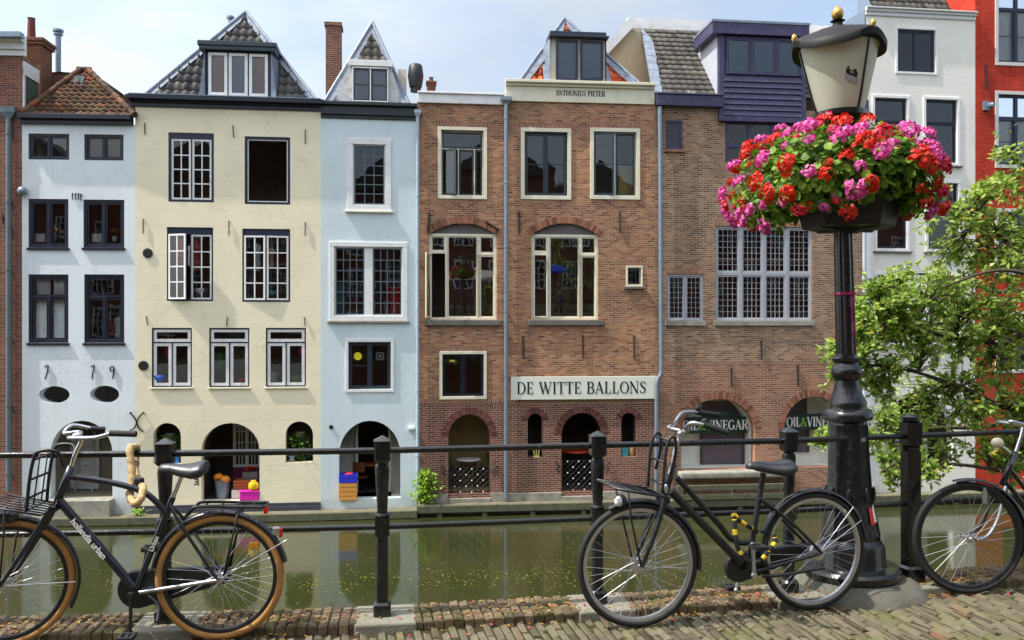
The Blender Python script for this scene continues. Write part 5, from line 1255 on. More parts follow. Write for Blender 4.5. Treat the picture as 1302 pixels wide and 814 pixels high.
for (a0, a1, z0, z1, m_) in ((-66, -54, .34, .44, 0), (-54, -46, .35, .46, 1)):
    q.m = m_; rr = lambda z: .169-(z-.34)*.19
    q.poly([lat(R(a0), z0, rr(z0)), lat(R(a1), z0, rr(z0)), lat(R(a1), z1, rr(z1)), lat(R(a0), z1-(.05 if m_ else 0), rr(z1))])
q.build('sticker', [paint('sticker_red', lin(206, 40, 36), .5), M['text_w']], lp)
q = MB(); q.box(-.03, .0, -.012, 0, 0, .022); q.build('number_plate', M['alu'], lp, loc=(.06, -.108, .845), rot=(0, 0, R(12)))
# sloping concrete foot under the lamp
q = MB(); c = Vector((LX, LY, 0)); vs = []; n = 40
for r_, z_ in ((.45, -.02), (.43, .02), (.33, .092), (.0, .095)):
    for i in range(n):
        a = 2*math.pi*i/n; rr = r_*(1+.04*math.sin(3*a+1)+.02*math.sin(7*a)); vs.append((c.x+.03+rr*1.0*math.cos(a), c.y+rr*.9*math.sin(a)-.02, z_))
q.add(vs, [(k*n+i, k*n+(i+1) % n, (k+1)*n+(i+1) % n, (k+1)*n+i) for k in range(3) for i in range(n)]); structure(q.build('lamp_footing', paint('footing_concrete', lin(92, 90, 80), .9, .3, 5, bump=.6, bscale=40, dirt=(lin(76, 74, 46), 4, .6)), smooth=True))
# ribbon tied round the shaft
RB = paint('ribbon_magenta', lin(150, 24, 84), .6, .15)
zr_ = zpx(374); rb = empty('ribbon', lp.matrix_basis @ Vector((0, 0, zr_))); rb.rotation_euler = lp.rotation_euler; tag(rb, 'magenta ribbon tied round the lamp post shaft with a hanging tail', 'ribbon')
q = MB(); q.lathe([(.064, -.008), (.068, -.004), (.068, .010), (.063, .012)], 24, cap=False); q.ball((.02, -.066, 0), .018, 8, 6); q.build('band', RB, rb, smooth=True)
q = MB(); pts = [Vector((.018, -.068, 0)), Vector((.022, -.078, -.06)), Vector((.016, -.072, -.14)), Vector((.024, -.08, -.22)), Vector((.018, -.074, -.285))]
for a, b in zip(bez(pts, 5), bez(pts, 5)[1:]): q.beam(a, b, .012, .003, up=Vector((0, 1, 0)))
q.build('tail', RB, rb)
# ------------------------------------------------------------------ planter with geraniums
pc = W(1078, 240, LY); pl = empty('flower_planter', pc); tag(pl, 'black planter on the lamp post overflowing with red and pink geraniums', 'planter')
BKP = paint('planter_black', lin(34, 30, 32), .5, .25, 5)
zb_ = EYE-(291-CY)*S-pc.z; zt_ = EYE-(232-CY)*S-pc.z
q = MB()
for s_ in range(2):                                        # two half baskets clamped round the shaft
    sg = -1 if s_ == 0 else 1; A0 = [(-.36, .0), (-.20, -.30), (.20, -.30), (.36, .0)]; th_ = R(-14)
    lo = [(x*.80, y*.80) for x, y in A0]; rot2 = lambda p: (p[0]*math.cos(th_)-p[1]*math.sin(th_), p[0]*math.sin(th_)+p[1]*math.cos(th_))
    f2 = lambda p: rot2((p[0], p[1]*(1 if sg < 0 else -1)+sg*.012))
    vs = [(*f2(p), zb_) for p in lo]+[(*f2(p), zt_) for p in A0]+[(*f2((p[0]*1.06, p[1]*1.06)), zt_) for p in A0]+[(*f2((p[0]*1.06, p[1]*1.06)), zt_+.03) for p in A0]
    q.add(vs, [(3, 2, 1, 0)]+[(r*4+i, r*4+(i+1) % 4, r*4+4+(i+1) % 4, r*4+4+i) for r in (0, 1, 2) for i in range(4)]+[(12, 13, 14, 15)])
q.build('planter_box', BKP, pl, bevel=.012)
q = MB(); q.lathe([(.075, zb_-.03), (.075, zb_+.02), (.06, zb_+.03)], 20)
for a in range(4):
    an = R(45+90*a-14); q.beam((math.cos(an)*.05, math.sin(an)*.05, zb_-.012), (math.cos(an)*.24, math.sin(an)*.24, zb_-.006), .03, .012)
q.build('bracket', BKP, pl)
GLF = leaf_mat('geranium_leaf', [(0, lin(50, 84, 26)), (.4, lin(92, 134, 38)), (.75, lin(140, 174, 56)), (1, lin(186, 204, 84))], .35)
def leaf_round(mb, c, nrm, r):
    nrm = nrm.normalized(); a = nrm.orthogonal().normalized(); b = nrm.cross(a); ph = random.uniform(0, 6.28); n = 7
    vs = [c-nrm*r*.18]+[c+(a*math.cos(ph+6.283*i/n)+b*math.sin(ph+6.283*i/n))*r*random.uniform(.85, 1.1) for i in range(n)]
    mb.add(vs, [(0, 1+i, 1+(i+1) % n) for i in range(n)])
AX, AZU, AZL = .665, .37, .37
def dome(rnd=1.0):
    """point in the shell of the planting: wide dome that droops over the rim, lower at the left"""
    while True:
        a = random.uniform(0, 2*math.pi); ph = math.asin(random.uniform(-.62, 1)); k = rnd
        x = math.cos(a)*math.cos(ph); y = math.sin(a)*math.cos(ph); z = math.sin(ph)
        d = Vector((x*AX-.085, y*AX*.86, z*(AZU if z > 0 else AZL)+.045))
        d.z += -.10*max(0, -x)*(1 if z < .3 else .3) + .03*math.sin(a*5)
        if z < -.1 and math.hypot(x, y) < .6: continue
        if z < 0 and y < -.2 and -.05 < x < .62 and random.random() < .7: continue    # the box shows here
        return d*k, Vector((x/AX, y/AX, z/.4+.25)).normalized()
q = MB()
for _ in range(5200):
    p, nr = dome(random.uniform(.55, 1.0)); q.t = min(1, max(0, random.gauss(.5, .25)))
    nr = (nr+Vector((random.gauss(0, .45), random.gauss(0, .45), random.gauss(.25, .4)))).normalized(); leaf_round(q, p+Vector((0, 0, random.uniform(-.03, .03))), nr, random.uniform(.016, .032))
lo_ = q.build('foliage', GLF, pl); lo_['kind'] = 'stuff'
def petal_mat(name, st): return leaf_mat(name, st, .25, .45)
FR = petal_mat('petals_red', [(0, lin(178, 20, 16)), (.5, lin(222, 44, 26)), (1, lin(240, 84, 50))]); FP = petal_mat('petals_pink', [(0, lin(196, 44, 130)), (.5, lin(222, 84, 168)), (1, lin(240, 150, 200))]); FC = petal_mat('petals_crimson', [(0, lin(180, 14, 44)), (.5, lin(214, 40, 74)), (1, lin(232, 90, 110))])
def head_mesh(mat, n, r, nm):
    """loose umbel of five-petalled florets, open and uneven at the rim"""
    mb = MB(); lobes = [(random.uniform(0, 6.28), random.uniform(.5, 1.1)) for _ in range(3)]
    for _ in range(n):
        a_ = random.uniform(0, 6.28); rr = math.sqrt(random.random())*r*(1+.35*sum(k*math.cos(a_-p_) for p_, k in lobes)/2)*random.uniform(.85, 1.2)
        c = Vector((math.cos(a_)*rr, math.sin(a_)*rr, r*.55*(1-(rr/r)**2*.8)+random.uniform(-.25, .22)*r))
        d = (Vector((c.x, c.y, r*.45))+Vector((random.gauss(0, .35), random.gauss(0, .35), random.gauss(.1, .3)))*r).normalized()
        a = d.orthogonal().normalized(); b = d.cross(a); ph = random.uniform(0, 6.28); pr_ = random.uniform(.011, .016); tone = random.gauss(.5, .22)
        for k in range(5):
            mb.t = min(1, max(0, tone+random.gauss(0, .12))); an = ph+k*1.2566; e = a*math.cos(an)+b*math.sin(an); f = d.cross(e)
            mb.add([c, c+e*pr_*.55+f*pr_*.5+d*pr_*.1, c+e*pr_*1.0+f*pr_*.28, c+e*pr_*1.0-f*pr_*.28, c+e*pr_*.55-f*pr_*.5+d*pr_*.1], [(0, 1, 2, 3, 4)])
    me_o = mb.build(nm, mat); return me_o
protos = [head_mesh(m_, n_, r_, 'flower_head') for m_, n_, r_ in ((FR, 46, .048), (FR, 60, .060), (FP, 40, .046), (FP, 50, .054), (FC, 42, .048), (FR, 30, .038), (FP, 26, .036))]
used_ = []; cnt = 0; tries = 0
while cnt < 98 and tries < 20000:
    tries += 1; p, nr = dome(random.uniform(.98, 1.08))
    if p.y > .30 or any((p-u).length < .092 for u in used_): continue
    used_.append(p); w_ = random.choices(range(7), (3.4, 4, 3, 3, 1.8, 2.2, 2.4))[0]
    if cnt < 7: o = protos[cnt]
    else: o = protos[w_].copy(); COL.objects.link(o)
    o.parent = pl; o.location = p+nr*.012; o.rotation_euler = nr.to_track_quat('Z', 'Y').to_euler(); s_ = random.uniform(.8, 1.2); o.scale = (s_, s_, s_); cnt += 1
extra = MB()                                               # the many small trusses between the hundred large ones
for _ in range(120):
    p, nr = dome(random.uniform(.93, 1.06))
    if any((p-u).length < .05 for u in used_): continue
    pr_o = random.choices(protos, (3, 3, 3, 3, 2, 3, 3))[0]; me_ = pr_o.data; s_ = random.uniform(.5, .75); Mx = Matrix.Translation(p) @ nr.to_track_quat('Z', 'Y').to_matrix().to_4x4()
    extra.m = {FR.name: 0, FP.name: 1, FC.name: 2}[me_.materials[0].name]; tn = [a.value for a in me_.attributes['tone'].data]
    for pl_, t_ in zip(me_.polygons, tn):
        if random.random() < .4: continue
        extra.t = t_; extra.poly([Mx @ (me_.vertices[v].co*s_) for v in pl_.vertices])
eo = extra.build('small_flower_heads', [FR, FP, FC], pl); eo['kind'] = 'stuff'
q = MB()
for p in used_: q.tube([p*.75, p], .0035, 4, cap=False)
so2 = q.build('stems', GLF, pl); so2['kind'] = 'stuff'
# ------------------------------------------------------------------ bicycles
BLK = paint('bicycle_black', lin(20, 22, 28), .2, .12, 10, coat=.6); BLM = paint('bicycle_matt_black', lin(26, 28, 32), .42, .15, 10); NAVY = paint('bicycle_black_blue', lin(20, 24, 36), .25, .12, 10, coat=.5)
TAN = paint('tyre_tan', lin(172, 124, 66), .75, .12, 14, dirt=(lin(120, 90, 60), 9, .5)); SAD = paint('saddle_vinyl', lin(38, 40, 46), .38, .12, 10, spec=.6)
REDL = paint('reflector_red', lin(200, 34, 26), .25, .1); AMB = paint('reflector_amber', lin(226, 150, 30), .3, .1); LENS = paint('lamp_lens', lin(220, 222, 226), .15, .05)
def circ(c, r, n, a0=0.0, a1=360.0, v=None):
    return [Vector((c.x+r*math.cos(R(a0+(a1-a0)*i/n)), c.y if v is None else v, c.z+r*math.sin(R(a0+(a1-a0)*i/n)))) for i in range(n if abs(a1-a0) >= 359.9 else n+1)]
class Bike(Plane):
    def __init__(s, label, A, B):
        super().__init__(A, B, 0); s.root = empty('bicycle', s.O, s.a); tag(s.root, label, 'bicycle', 'bicycles leaning along the quay')
    def P(s, px, py, v=0.0): return s.pt(px, py, v)
    def part(s, name, mb, m, parent=None, **k): return mb.build(name, m, parent or s.root, **k)
    def tube(s, name, pts, r, m, parent=None, n=10): 
        q = MB(); q.tube(pts, r, n); return s.part(name, q, m, parent, smooth=True, autosmooth=R(40))
    def wheel(s, c, r, tyre, rimm, tw=.021, steer=0.0, spokes=36, spm=None, hubr=.022):
        g = Vector((0, 0, 0)); q = MB(); q.tube(circ(g, r-tw, 72), tw, 12, closed=True); w = s.part('wheel', q, tyre, smooth=True, loc=c, rot=(0, 0, steer))
        if tyre is TAN:
            q = MB(); q.tube(circ(g, r-tw*.55, 72), tw*.70, 10, closed=True); 
        ri = r-2*tw-.004; q = MB(); vs = []; n = 72
        prof = [(-.013, .006), (-.014, -.006), (-.009, -.018), (.009, -.018), (.014, -.006), (.013, .006)]
        for i in range(n):
            a = 2*math.pi*i/n
            for y, dr in prof: vs.append(((ri+dr+.006)*math.cos(a), y, (ri+dr+.006)*math.sin(a)))
        k = len(prof); q.add(vs, [(i*k+j, i*k+(j+1) % k, ((i+1) % n)*k+(j+1) % k, ((i+1) % n)*k+j) for i in range(n) for j in range(k)]); q.build('rim', rimm, w, smooth=True, autosmooth=R(40))
        q = MB()
        for i in range(spokes):
            a = 2*math.pi*i/spokes; side = .024 if i % 2 else -.024; b = a+R(64)*(1 if (i//2) % 2 else -1)
            q.tube([Vector((math.cos(b)*hubr, side, math.sin(b)*hubr)), Vector((math.cos(a)*(ri-.008), 0, math.sin(a)*(ri-.008)))], .0012, 4, cap=False)
        q.build('spokes', spm or M['alu'], w)
        q = MB(); q.lathe([(.010, -.05), (.012, -.036), (hubr+.006, -.032), (hubr+.006, -.027), (.014, -.022), (.014, .022), (hubr+.006, .027), (hubr+.006, .032), (.012, .036), (.010, .05)], 18, axis='y'); q.build('hub', M['alu'], w, smooth=True, autosmooth=R(40))
        return w
    def fender(s, c, r, a0, a1, m, w=.052, steer=0.0):
        q = MB(); n = 40; vs = []; prof = [(-w/2, -.014), (-w/2*.7, -.002), (0, .003), (w/2*.7, -.002), (w/2, -.014)]
        for i in range(n+1):
            a = R(a0+(a1-a0)*i/n)
            for y, dr in prof: vs.append(((r+dr)*math.cos(a), y, (r+dr)*math.sin(a)))
            for y, dr in reversed(prof): vs.append(((r+dr-.003)*math.cos(a), y*.97, (r+dr-.003)*math.sin(a)))
        k = 10; q.add(vs, [(i*k+j, i*k+(j+1) % k, (i+1)*k+(j+1) % k, (i+1)*k+j) for i in range(n) for j in range(k)]+[tuple(range(k)), tuple(n*k+j for j in range(k-1, -1, -1))])
        return s.part('fender', q, m, smooth=True, autosmooth=R(50), loc=c, rot=(0, 0, steer))
    def saddle(s, nose, rear, m, wid=.115, droop=.05, rise=.0):
        q = MB(); vs = []; L = [(0, .02, -.012, .03), (.06, .03, 0, .045), (.25, .036, .004, .055), (.5, .055, .0, .07), (.72, .095, .006, .085), (.88, wid, .018, .09), (.97, wid*.95, .022, .075), (1.0, wid*.7, .016, .05)]; n = 12
        for t, hw, top, th in L:
            c = nose+(rear-nose)*t
            for j in range(n):
                a = 2*math.pi*j/n; y = math.cos(a)*hw; z = math.sin(a); zz = (top+.0*z if z > 0 else top-th) if False else top-th/2+z*th/2*(1 if z > 0 else 1)-(abs(math.cos(a))**2)*.012
                vs.append((c.x, c.y+y, c.z+zz))
        q.add(vs, [(i*n+j, i*n+(j+1) % n, (i+1)*n+(j+1) % n, (i+1)*n+j) for i in range(len(L)-1) for j in range(n)]+[tuple(range(n)), tuple((len(L)-1)*n+j for j in range(n-1, -1, -1))])
        return s.part('saddle', q, m, smooth=True)
    def chaincase(s, bb, hub, r0, r1, m, v=-.045, th=.035):
        d = Vector((hub.x-bb.x, 0, hub.z-bb.z)); L = d.length; an = math.atan2(d.z, d.x); of = math.acos((r0-r1)/L); pts = []
        for i in range(21): a = an+of+(2*math.pi-2*of)*i/20; pts.append((bb.x+r0*math.cos(a), bb.z+r0*math.sin(a)))
        for i in range(13): a = an-of+2*of*i/12; pts.append((hub.x+r1*math.cos(a), hub.z+r1*math.sin(a)))
        q = MB(); q.prism(pts, v-th/2, v+th/2); return s.part('chain_case', q, m, bevel=.008)
    def crank(s, bb, tip, v, m, pedal=True):
        q = MB(); sgn = -1 if v < 0 else 1; a = Vector((bb.x, v, bb.z)); b = Vector((tip.x, v+sgn*.012, tip.z)); q.beam(a, b, .014, .024, up=Vector((0, 1, 0))); q.lathe([(.016, -.012), (.018, 0), (.016, .012)], 14, a, axis='y'); q.lathe([(.014, -.01), (.015, 0), (.014, .01)], 12, b, axis='y')
        c = s.part('crank', q, m, bevel=.003)
        if pedal:
            q = MB(); y0 = b.y+sgn*.02; y1 = b.y+sgn*.11; lo, hi = min(y0, y1), max(y0, y1)
            q.box(b.x-.042, b.x+.042, lo, lo+.014, b.z-.012, b.z+.012); q.box(b.x-.042, b.x+.042, hi-.014, hi, b.z-.012, b.z+.012); q.box(b.x-.042, b.x-.022, lo+.014, hi-.014, b.z-.011, b.z+.011); q.box(b.x+.022, b.x+.042, lo+.014, hi-.014, b.z-.011, b.z+.011); q.box(b.x-.01, b.x+.01, lo+.014, hi-.014, b.z-.008, b.z+.008)
            q.build('pedal', M['rubber'], c, bevel=.003)
        return c
def text_mesh(txt, size, name, m, parent, loc, mat3, squash=1.0):
    cu = bpy.data.curves.new(name, 'FONT'); cu.body = txt; cu.size = size; cu.extrude = .0006; cu.offset = .0012; cu.align_x = 'LEFT'; cu.align_y = 'CENTER'
    t = bpy.data.objects.new(name+'_tmp', cu); COL.objects.link(t); dg = bpy.context.evaluated_depsgraph_get(); me = bpy.data.meshes.new_from_object(t.evaluated_get(dg))
    bpy.data.objects.remove(t); bpy.data.curves.remove(cu); me.name = name; me.materials.clear(); me.materials.append(m)
    o = bpy.data.objects.new(name, me); COL.objects.link(o); o.parent = parent; x, y, z = mat3
    o.matrix_local = Matrix(((x.x*squash, y.x, z.x, loc.x), (x.y*squash, y.y, z.y, loc.y), (x.z*squash, y.z, z.z, loc.z), (0, 0, 0, 1))); return o

# ---- left bicycle: tan tyres
GL_ = ground(6, 824); GR_ = ground(280, 813.5)
b = B1 = Bike('black bicycle with tan tyres and a front carrier at the left edge of the quay', (GL_.x, GL_.y), (GR_.x, GR_.y)); P = b.P; P0 = lambda px, py, v=0.0: P(px, py, 0)+Vector((0, v, 0)); r = .347; st1 = R(19)
fh = Vector((0, 0, r)); rh = Vector((b.L, 0, r))
b.wheel(fh, r, TAN, BLM, .022, st1, 36); b.wheel(rh, r, TAN, BLM, .022, 0, 36)
q = MB(); hd0, hd1 = P(91, 593), P(71.5, 642)
q.tube([hd0, hd1], .021, 12); fm = b.part('frame', q, NAVY, smooth=True)
bb = P(172, 752)
tt = bez([P(86, 606), P(125, 611), P(160, 618), P(186, 628), P(203, 643), P(210, 654)], 6)
for nm, pts, rr in (('top_tube', tt, .0165), ('down_tube', [P(75, 636), P(171, 748)], .0235), ('seat_tube', [bb, P(220, 632)], .017)):
    b.tube(nm, pts, rr, NAVY, fm)
for v in (-.05, .05):
    b.tube('seat_stay', bez([P(215, 640, v*.4), P0(235, 668, v), rh+Vector((0, v*1.3, 0))], 5), .0095, NAVY, fm); b.tube('chain_stay', [bb+Vector((.03, v*.5, 0)), rh+Vector((0, v*1.3, 0))], .011, NAVY if v > 0 else M['alu'], fm)
    b.tube('fork_blade', bez([hd1+Vector((-.01, v*.7, -.0)), hd1+(fh-hd1)*.35+Vector((0, v, 0)), fh+Vector((0, v*1.2, 0))], 5), [.0145]*8+[.012, .011, .010], NAVY, fm)
q = MB(); q.beam(hd1+Vector((0, -.05, -.015)), hd1+Vector((0, .05, -.015)), .035, .03); b.part('fork_crown', q, NAVY, fm, bevel=.006)
x_ = (P(171, 748)-P(75, 636)).normalized(); y_ = Vector((x_.z, 0, -x_.x)); y_ = -y_ if y_.z < 0 else y_; z_ = x_.cross(y_)
if z_.y > 0: y_ = -y_; z_ = x_.cross(y_)
text_mesh('hollandia urban', .046, 'lettering', M['text_w'], fm, P(94, 660)+Vector((0, -.026, 0)), (x_, y_, z_), .95)
x2 = (P(220, 632)-bb).normalized(); y2 = Vector((-x2.z, 0, x2.x)); z2 = x2.cross(y2)
if z2.y > 0: y2 = -y2; z2 = x2.cross(y2)
text_mesh('Urban', .034, 'lettering', M['text_w'], fm, P(193.5, 700)+Vector((0, -.019, 0)), (x2, y2, z2))
b.fender(fh, r+.022, -28, 112, NAVY, steer=st1); b.fender(rh, r+.022, 12, 172, NAVY)
b.tube('seat_post', [P(220, 632), P(231, 604)], .013, M['chrome']); sd = b.saddle(P(202, 590), P(263, 590), SAD, .10)
q = MB()
for v in (-.045, .045):
    c = P(250, 606, v); q.tube([c+Vector((.012*math.cos(t*.9), .012*math.sin(t*.9), -.05+t*.002)) for t in range(28)], .0035, 5); q.tube([P(212, 600, v*.4), P(232, 607, v*.6), P(250, 606, v)], .004, 5)
q.build('saddle_springs', M['chrome'], sd)
b.chaincase(bb, rh, .105, .05, BLM, .05, .045)
b.crank(bb, P(172, 798), -.075, BLM); b.crank(bb, P(181, 706), .075, BLM)
# handlebar: stem rising from the head, bar sweeping back to the grips
st = bez([hd0, P(97, 575), P(103, 562), P(101, 556)], 5); sm = b.tube('stem', st, .013, M['chrome'])
cl = st[-1]
barn = bez([cl+Vector((0, 0, 0)), cl+Vector((-.02, -.10, .01)), P(106, 557, -.20), P(124, 556, -.27), P(142, 551, -.29)], 6); barf = bez([cl, cl+Vector((-.04, .12, .015)), P(82, 551, .16), P(92, 541, .26), P(116, 545, .30)], 6)
hb = b.tube('handlebar', list(reversed(barf))+barn[1:], .0112, M['chrome'])
b.tube('grip', [P(140, 551, -.29), P(173, 552, -.31)], .016, M['rubber'], hb); b.tube('grip', [P(112, 545, .30), P(134, 546, .32)], .016, M['rubber'], hb)
q = MB(); c = P(98, 554, -.07); q.ball(c, .026, 14, 8, 1, 1, .7); q.build('bell', M['chrome'], hb, smooth=True)
# front carrier
q = MB(); f0 = P0
for v in (-.15, .15):
    q.tube([f0(-6, 636, v), f0(66, 648, v)], .006, 6)
for k in range(5): v = -.10+.05*k; q.tube([f0(-6, 636, v), f0(66, 648, v)], .004, 6)
for t in (-4, 20, 44, 66): y_p = 636+12*(t+6)/72; q.tube([f0(t, y_p, -.15), f0(t, y_p, .15)], .005, 6)
for v in (-.13, .13): q.tube([f0(20, 640, v), f0(12, 690, v*.6), fh+Vector((0, v*.5, 0))], .005, 6)
ca = b.part('front_carrier', q, BLM, smooth=True)
q = MB()
for v in (-.13, .13): q.tube(bez([f0(47, 644, v), f0(50, 610, v), f0(55, 582, v), f0(62, 570, v), f0(84, 571, v*.9), f0(86, 590, v*.5)], 5), .0095, 8)
for px, py in ((48, 628), (51, 605), (56, 580)): q.tube([f0(px, py, -.13), f0(px, py, .13)], .007, 6)
for k in (-.05, .05): q.tube([f0(47.5, 640, k), f0(56, 576, k)], .004, 6)
q.build('carrier_rack', BLM, ca, smooth=True)
q = MB(); c = P(6, 656, -.0); q.lathe([(.02, .07), (.045, .03), (.05, -.05), (.044, -.055)], 20, c, axis='x'); b.part('headlight', q, BLK, smooth=True, autosmooth=R(40))
# rear carrier, lights, stand
q = MB()
for v in (-.065, .065):
    q.tube(bez([f0(237, 657, v*.5), f0(246, 646, v), f0(256, 641.5, v), f0(300, 641.5, v), f0(339, 642, v)], 5), .0085, 8); q.tube([f0(310, 642, v), f0(303, 660, v), rh+Vector((.03, v*.9, .02))], .0055, 6); q.tube([f0(306, 643, v), f0(290, 725, v)], .005, 6)
for px in (262, 282, 302, 322, 339): q.tube([f0(px, 642, -.065), f0(px, 642, .065)], .005, 6)
rc = b.part('rear_carrier', q, BLM, smooth=True); q = MB(); c = P(338, 648, 0); q.box(c.x-.008, c.x+.012, -.035, .035, c.z-.018, c.z+.018); q.build('reflector', REDL, rc, bevel=.004)
q = MB(); c = P(354, 677, 0); q.box(c.x-.03, c.x+.01, -.022, .022, c.z-.012, c.z+.03); tl = b.part('tail_light', q, M['alu'], bevel=.006); q = MB(); q.box(c.x+.004, c.x+.022, -.02, .02, c.z-.026, c.z+.026); q.build('lens', REDL, tl, bevel=.006)
for a_ in (43,): q = MB(); c = rh+Vector((math.cos(R(a_))*.25, -.005, math.sin(R(a_))*.25)); q.box(c.x-.025, c.x+.025, -.012, .004, c.z-.016, c.z+.016); b.part('spoke_reflector', q, AMB, bevel=.004)
b.tube('fender_stay', [rh+Vector((.02, -.06, .01)), P(366, 686, -.03)], .004, M['chrome']); b.tube('fender_stay', [fh+Vector((0, -.05, 0)), P(96, 740, -.03)], .003, M['chrome'])
b.tube('kickstand', bez([bb+Vector((.08, -.05, -.01)), bb+Vector((.14, -.07, -.06)), P(200, 790, -.12)], 4), .009, BLM)
# ---- fabric covered chain lock hung over rail and tube
ROPE = paint('lock_sleeve_beige', lin(186, 160, 116), .95, .18, 20, bump=.9, bscale=55)
pt = [W(170, 569, 5.02), W(165, 571, 4.97), W(167, 590, 4.94), W(168, 612, 4.9), W(165, 628, 4.86), W(170, 640, 4.80), W(178, 636, 4.78), W(182, 622, 4.84), W(177, 613, 4.93), W(172, 600, 5.02), W(173, 580, 5.10), W(174, 570, 5.08)]
o0 = W(168, 600, 4.95); lk = empty('bicycle_lock', o0); tag(lk, 'thick beige cloth covered chain lock looped between bicycle tube and rail', 'lock')
cs = bez(pt+[pt[0]], 6); q = MB(); q.tube([p-o0 for p in cs[:-1]], [.021+.0025*math.sin(i*1.9) for i in range(len(cs)-1)], 10, closed=True); q.build('sleeve', ROPE, lk, smooth=True)
q = MB(); c = W(177, 612, 4.88)-o0; q.box(c.x-.022, c.x+.022, c.y-.02, c.y+.02, c.z-.018, c.z+.018); q.build('lock_body', M['rubber'], lk, bevel=.006)

# ---- middle bicycle: black with silver rims
GL_ = ground(811, 797.5); GR_ = ground(1034, 775.5)
b = B2 = Bike('black step through bicycle with silver rims in the middle leaning by the lamp post', (GL_.x, GL_.y), (GR_.x, GR_.y)); P = b.P; r = .36
fh = Vector((0, 0, r)); rh = Vector((b.L, 0, r)); stv = R(-6)
b.wheel(fh, r, M['rubber'], M['alu'], .020, stv, 36, None, .034); b.wheel(rh, r, M['rubber'], M['alu'], .020, 0, 36)
hd0, hd1 = P(855, 592), P(844, 632); q = MB(); q.tube([hd0+Vector((.003, 0, .012)), hd1], [.024, .022], 12); fm = b.part('frame', q, BLM, smooth=True)
bb = P(950, 727); s0 = P(971, 599)
for nm, pts, rr in (('down_tube', [P(853, 625), P(942, 716)], .0235), ('top_tube', bez([P(860, 607), P(885, 634), P(915, 668), P(928, 684), P(941, 690), P(952, 690)], 5), .017), ('seat_tube', [bb, s0], .018)):
    b.tube(nm, pts, rr, BLM, fm)
for v in (-.05, .05):
    b.tube('seat_stay', bez([P(966, 634, v*.4), P0(1000, 662, v), rh+Vector((.02, v*1.2, 0))], 5), .010, BLM, fm); b.tube('chain_stay', [bb+Vector((.03, v*.5, 0)), rh+Vector((0, v*1.3, 0))], .011, BLM, fm)
    b.tube('fork_blade', bez([hd1+Vector((-.012, v*.75, .0)), hd1+(fh-hd1)*.4+Vector((0, v, 0)), fh+Vector((0, v*1.2, 0))], 5), [.0165]*7+[.015, .013, .012, .011], BLM, fm)
q = MB(); q.beam(hd1+Vector((0, -.05, -.015)), hd1+Vector((0, .05, -.015)), .04, .035); b.part('fork_crown', q, BLM, fm, bevel=.008)
q = MB(); c = P(847, 622, -.026); q.ball(c, .020, 10, 6, .7, .4, 1.5); b.part('badge', q, M['alu'], fm, smooth=True)
x_ = (P(942, 716)-P(853, 625)).normalized(); y_ = Vector((x_.z, 0, -x_.x)); z_ = x_.cross(y_)
if z_.y > 0: y_ = -y_; z_ = x_.cross(y_)
b.fender(fh, r+.020, -8, 118, BLM, steer=stv); b.fender(rh, r+.020, 8, 160, BLK)
b.tube('seat_post', [s0, P(974, 592)], .014, BLM); sd = b.saddle(P(950, 587), P(1004, 588), SAD, .11)
q = MB()
for v in (-.04, .04): q.tube([P(960, 598, v*.4), P(978, 602, v*.7), P(995, 600, v)], .004, 5); c = P(992, 600, v); q.tube([c+Vector((.011*math.cos(t*.9), .011*math.sin(t*.9), -.012+t*.0011)) for t in range(26)], .003, 5)
q.build('saddle_springs', M['chrome'], sd)
b.chaincase(P(944, 724), rh, .088, .042, BLM, .05, .045)
b.crank(bb, P(947, 688), -.078, M['alu']); b.crank(bb, P(946, 756), .078, M['alu'])
st = bez([hd0, P(858, 575), P(864, 556), P(866, 548)], 5); b.tube('stem', st, [.013]*11+[.02, .022, .022, .018, .016], M['alu']); cl = st[-1]
barn = bez([cl, cl+Vector((-.01, -.10, .008)), P(872, 544, -.18), P(880, 538, -.25), P(897, 541, -.28)], 6); barf = bez([cl, cl+Vector((-.03, .10, .01)), P(857, 540, .14), P(868, 525, .24), P(888, 524, .29)], 6)
hb = b.tube('handlebar', list(reversed(barf))+barn[1:], .0112, M['alu'])
b.tube('grip', [P(894, 540, -.28), P(925, 550, -.32)], .017, M['rubber'], hb); b.tube('grip', [P(884, 524, .29), P(913, 528, .32)], .017, M['rubber'], hb)
for px, py, v in ((896, 536, -.27), (887, 519, .28)): q = MB(); q.ball(P(px, py, v), .018, 10, 6); q.build('brake_clamp', M['rubber'], hb, smooth=True)
b.tube('brake_cable', bez([P(890, 540, -.26), P(868, 545, -.12), P(852, 560, -.05), P(847, 580, -.03), P(848, 600, -.02)], 6), .003, M['rubber'])
b.tube('brake_cable', bez([P(884, 525, .27), P(860, 535, .1), P(845, 556, .03), P(842, 585, .03)], 6), .003, M['rubber'])
q = MB()
for v in (-.15, -.09, -.03, .03, .09, .15): q.tube([P0(771, 616, v), P0(837, 627, v)], .0085 if abs(v) > .1 else .005, 6)
for t in (0, .33, .66, 1): q.tube([P0(771+66*t, 616+11*t, -.15), P0(771+66*t, 616+11*t, .15)], .005, 6)
for v in (-.10, .10): q.tube([P0(790, 620, v), P0(797, 660, v*.7), fh+Vector((-.005, v*.6, 0))], .0055, 6); 
ca = b.part('front_carrier', q, BLM, smooth=True)
q = MB()
for v in (-.10, .10): q.tube(bez([P0(833, 622, v), P0(835, 590, v), P0(838, 566, v), P0(843, 554, v), P0(849, 556, v), P0(849, 575, v), P0(843, 600, v)], 5), .0095, 8)
for px, py in ((834, 612), (836, 585), (841, 557)): q.tube([P0(px, py, -.10), P0(px, py, .10)], .007, 6)
q.build('carrier_rack', BLM, ca, smooth=True)
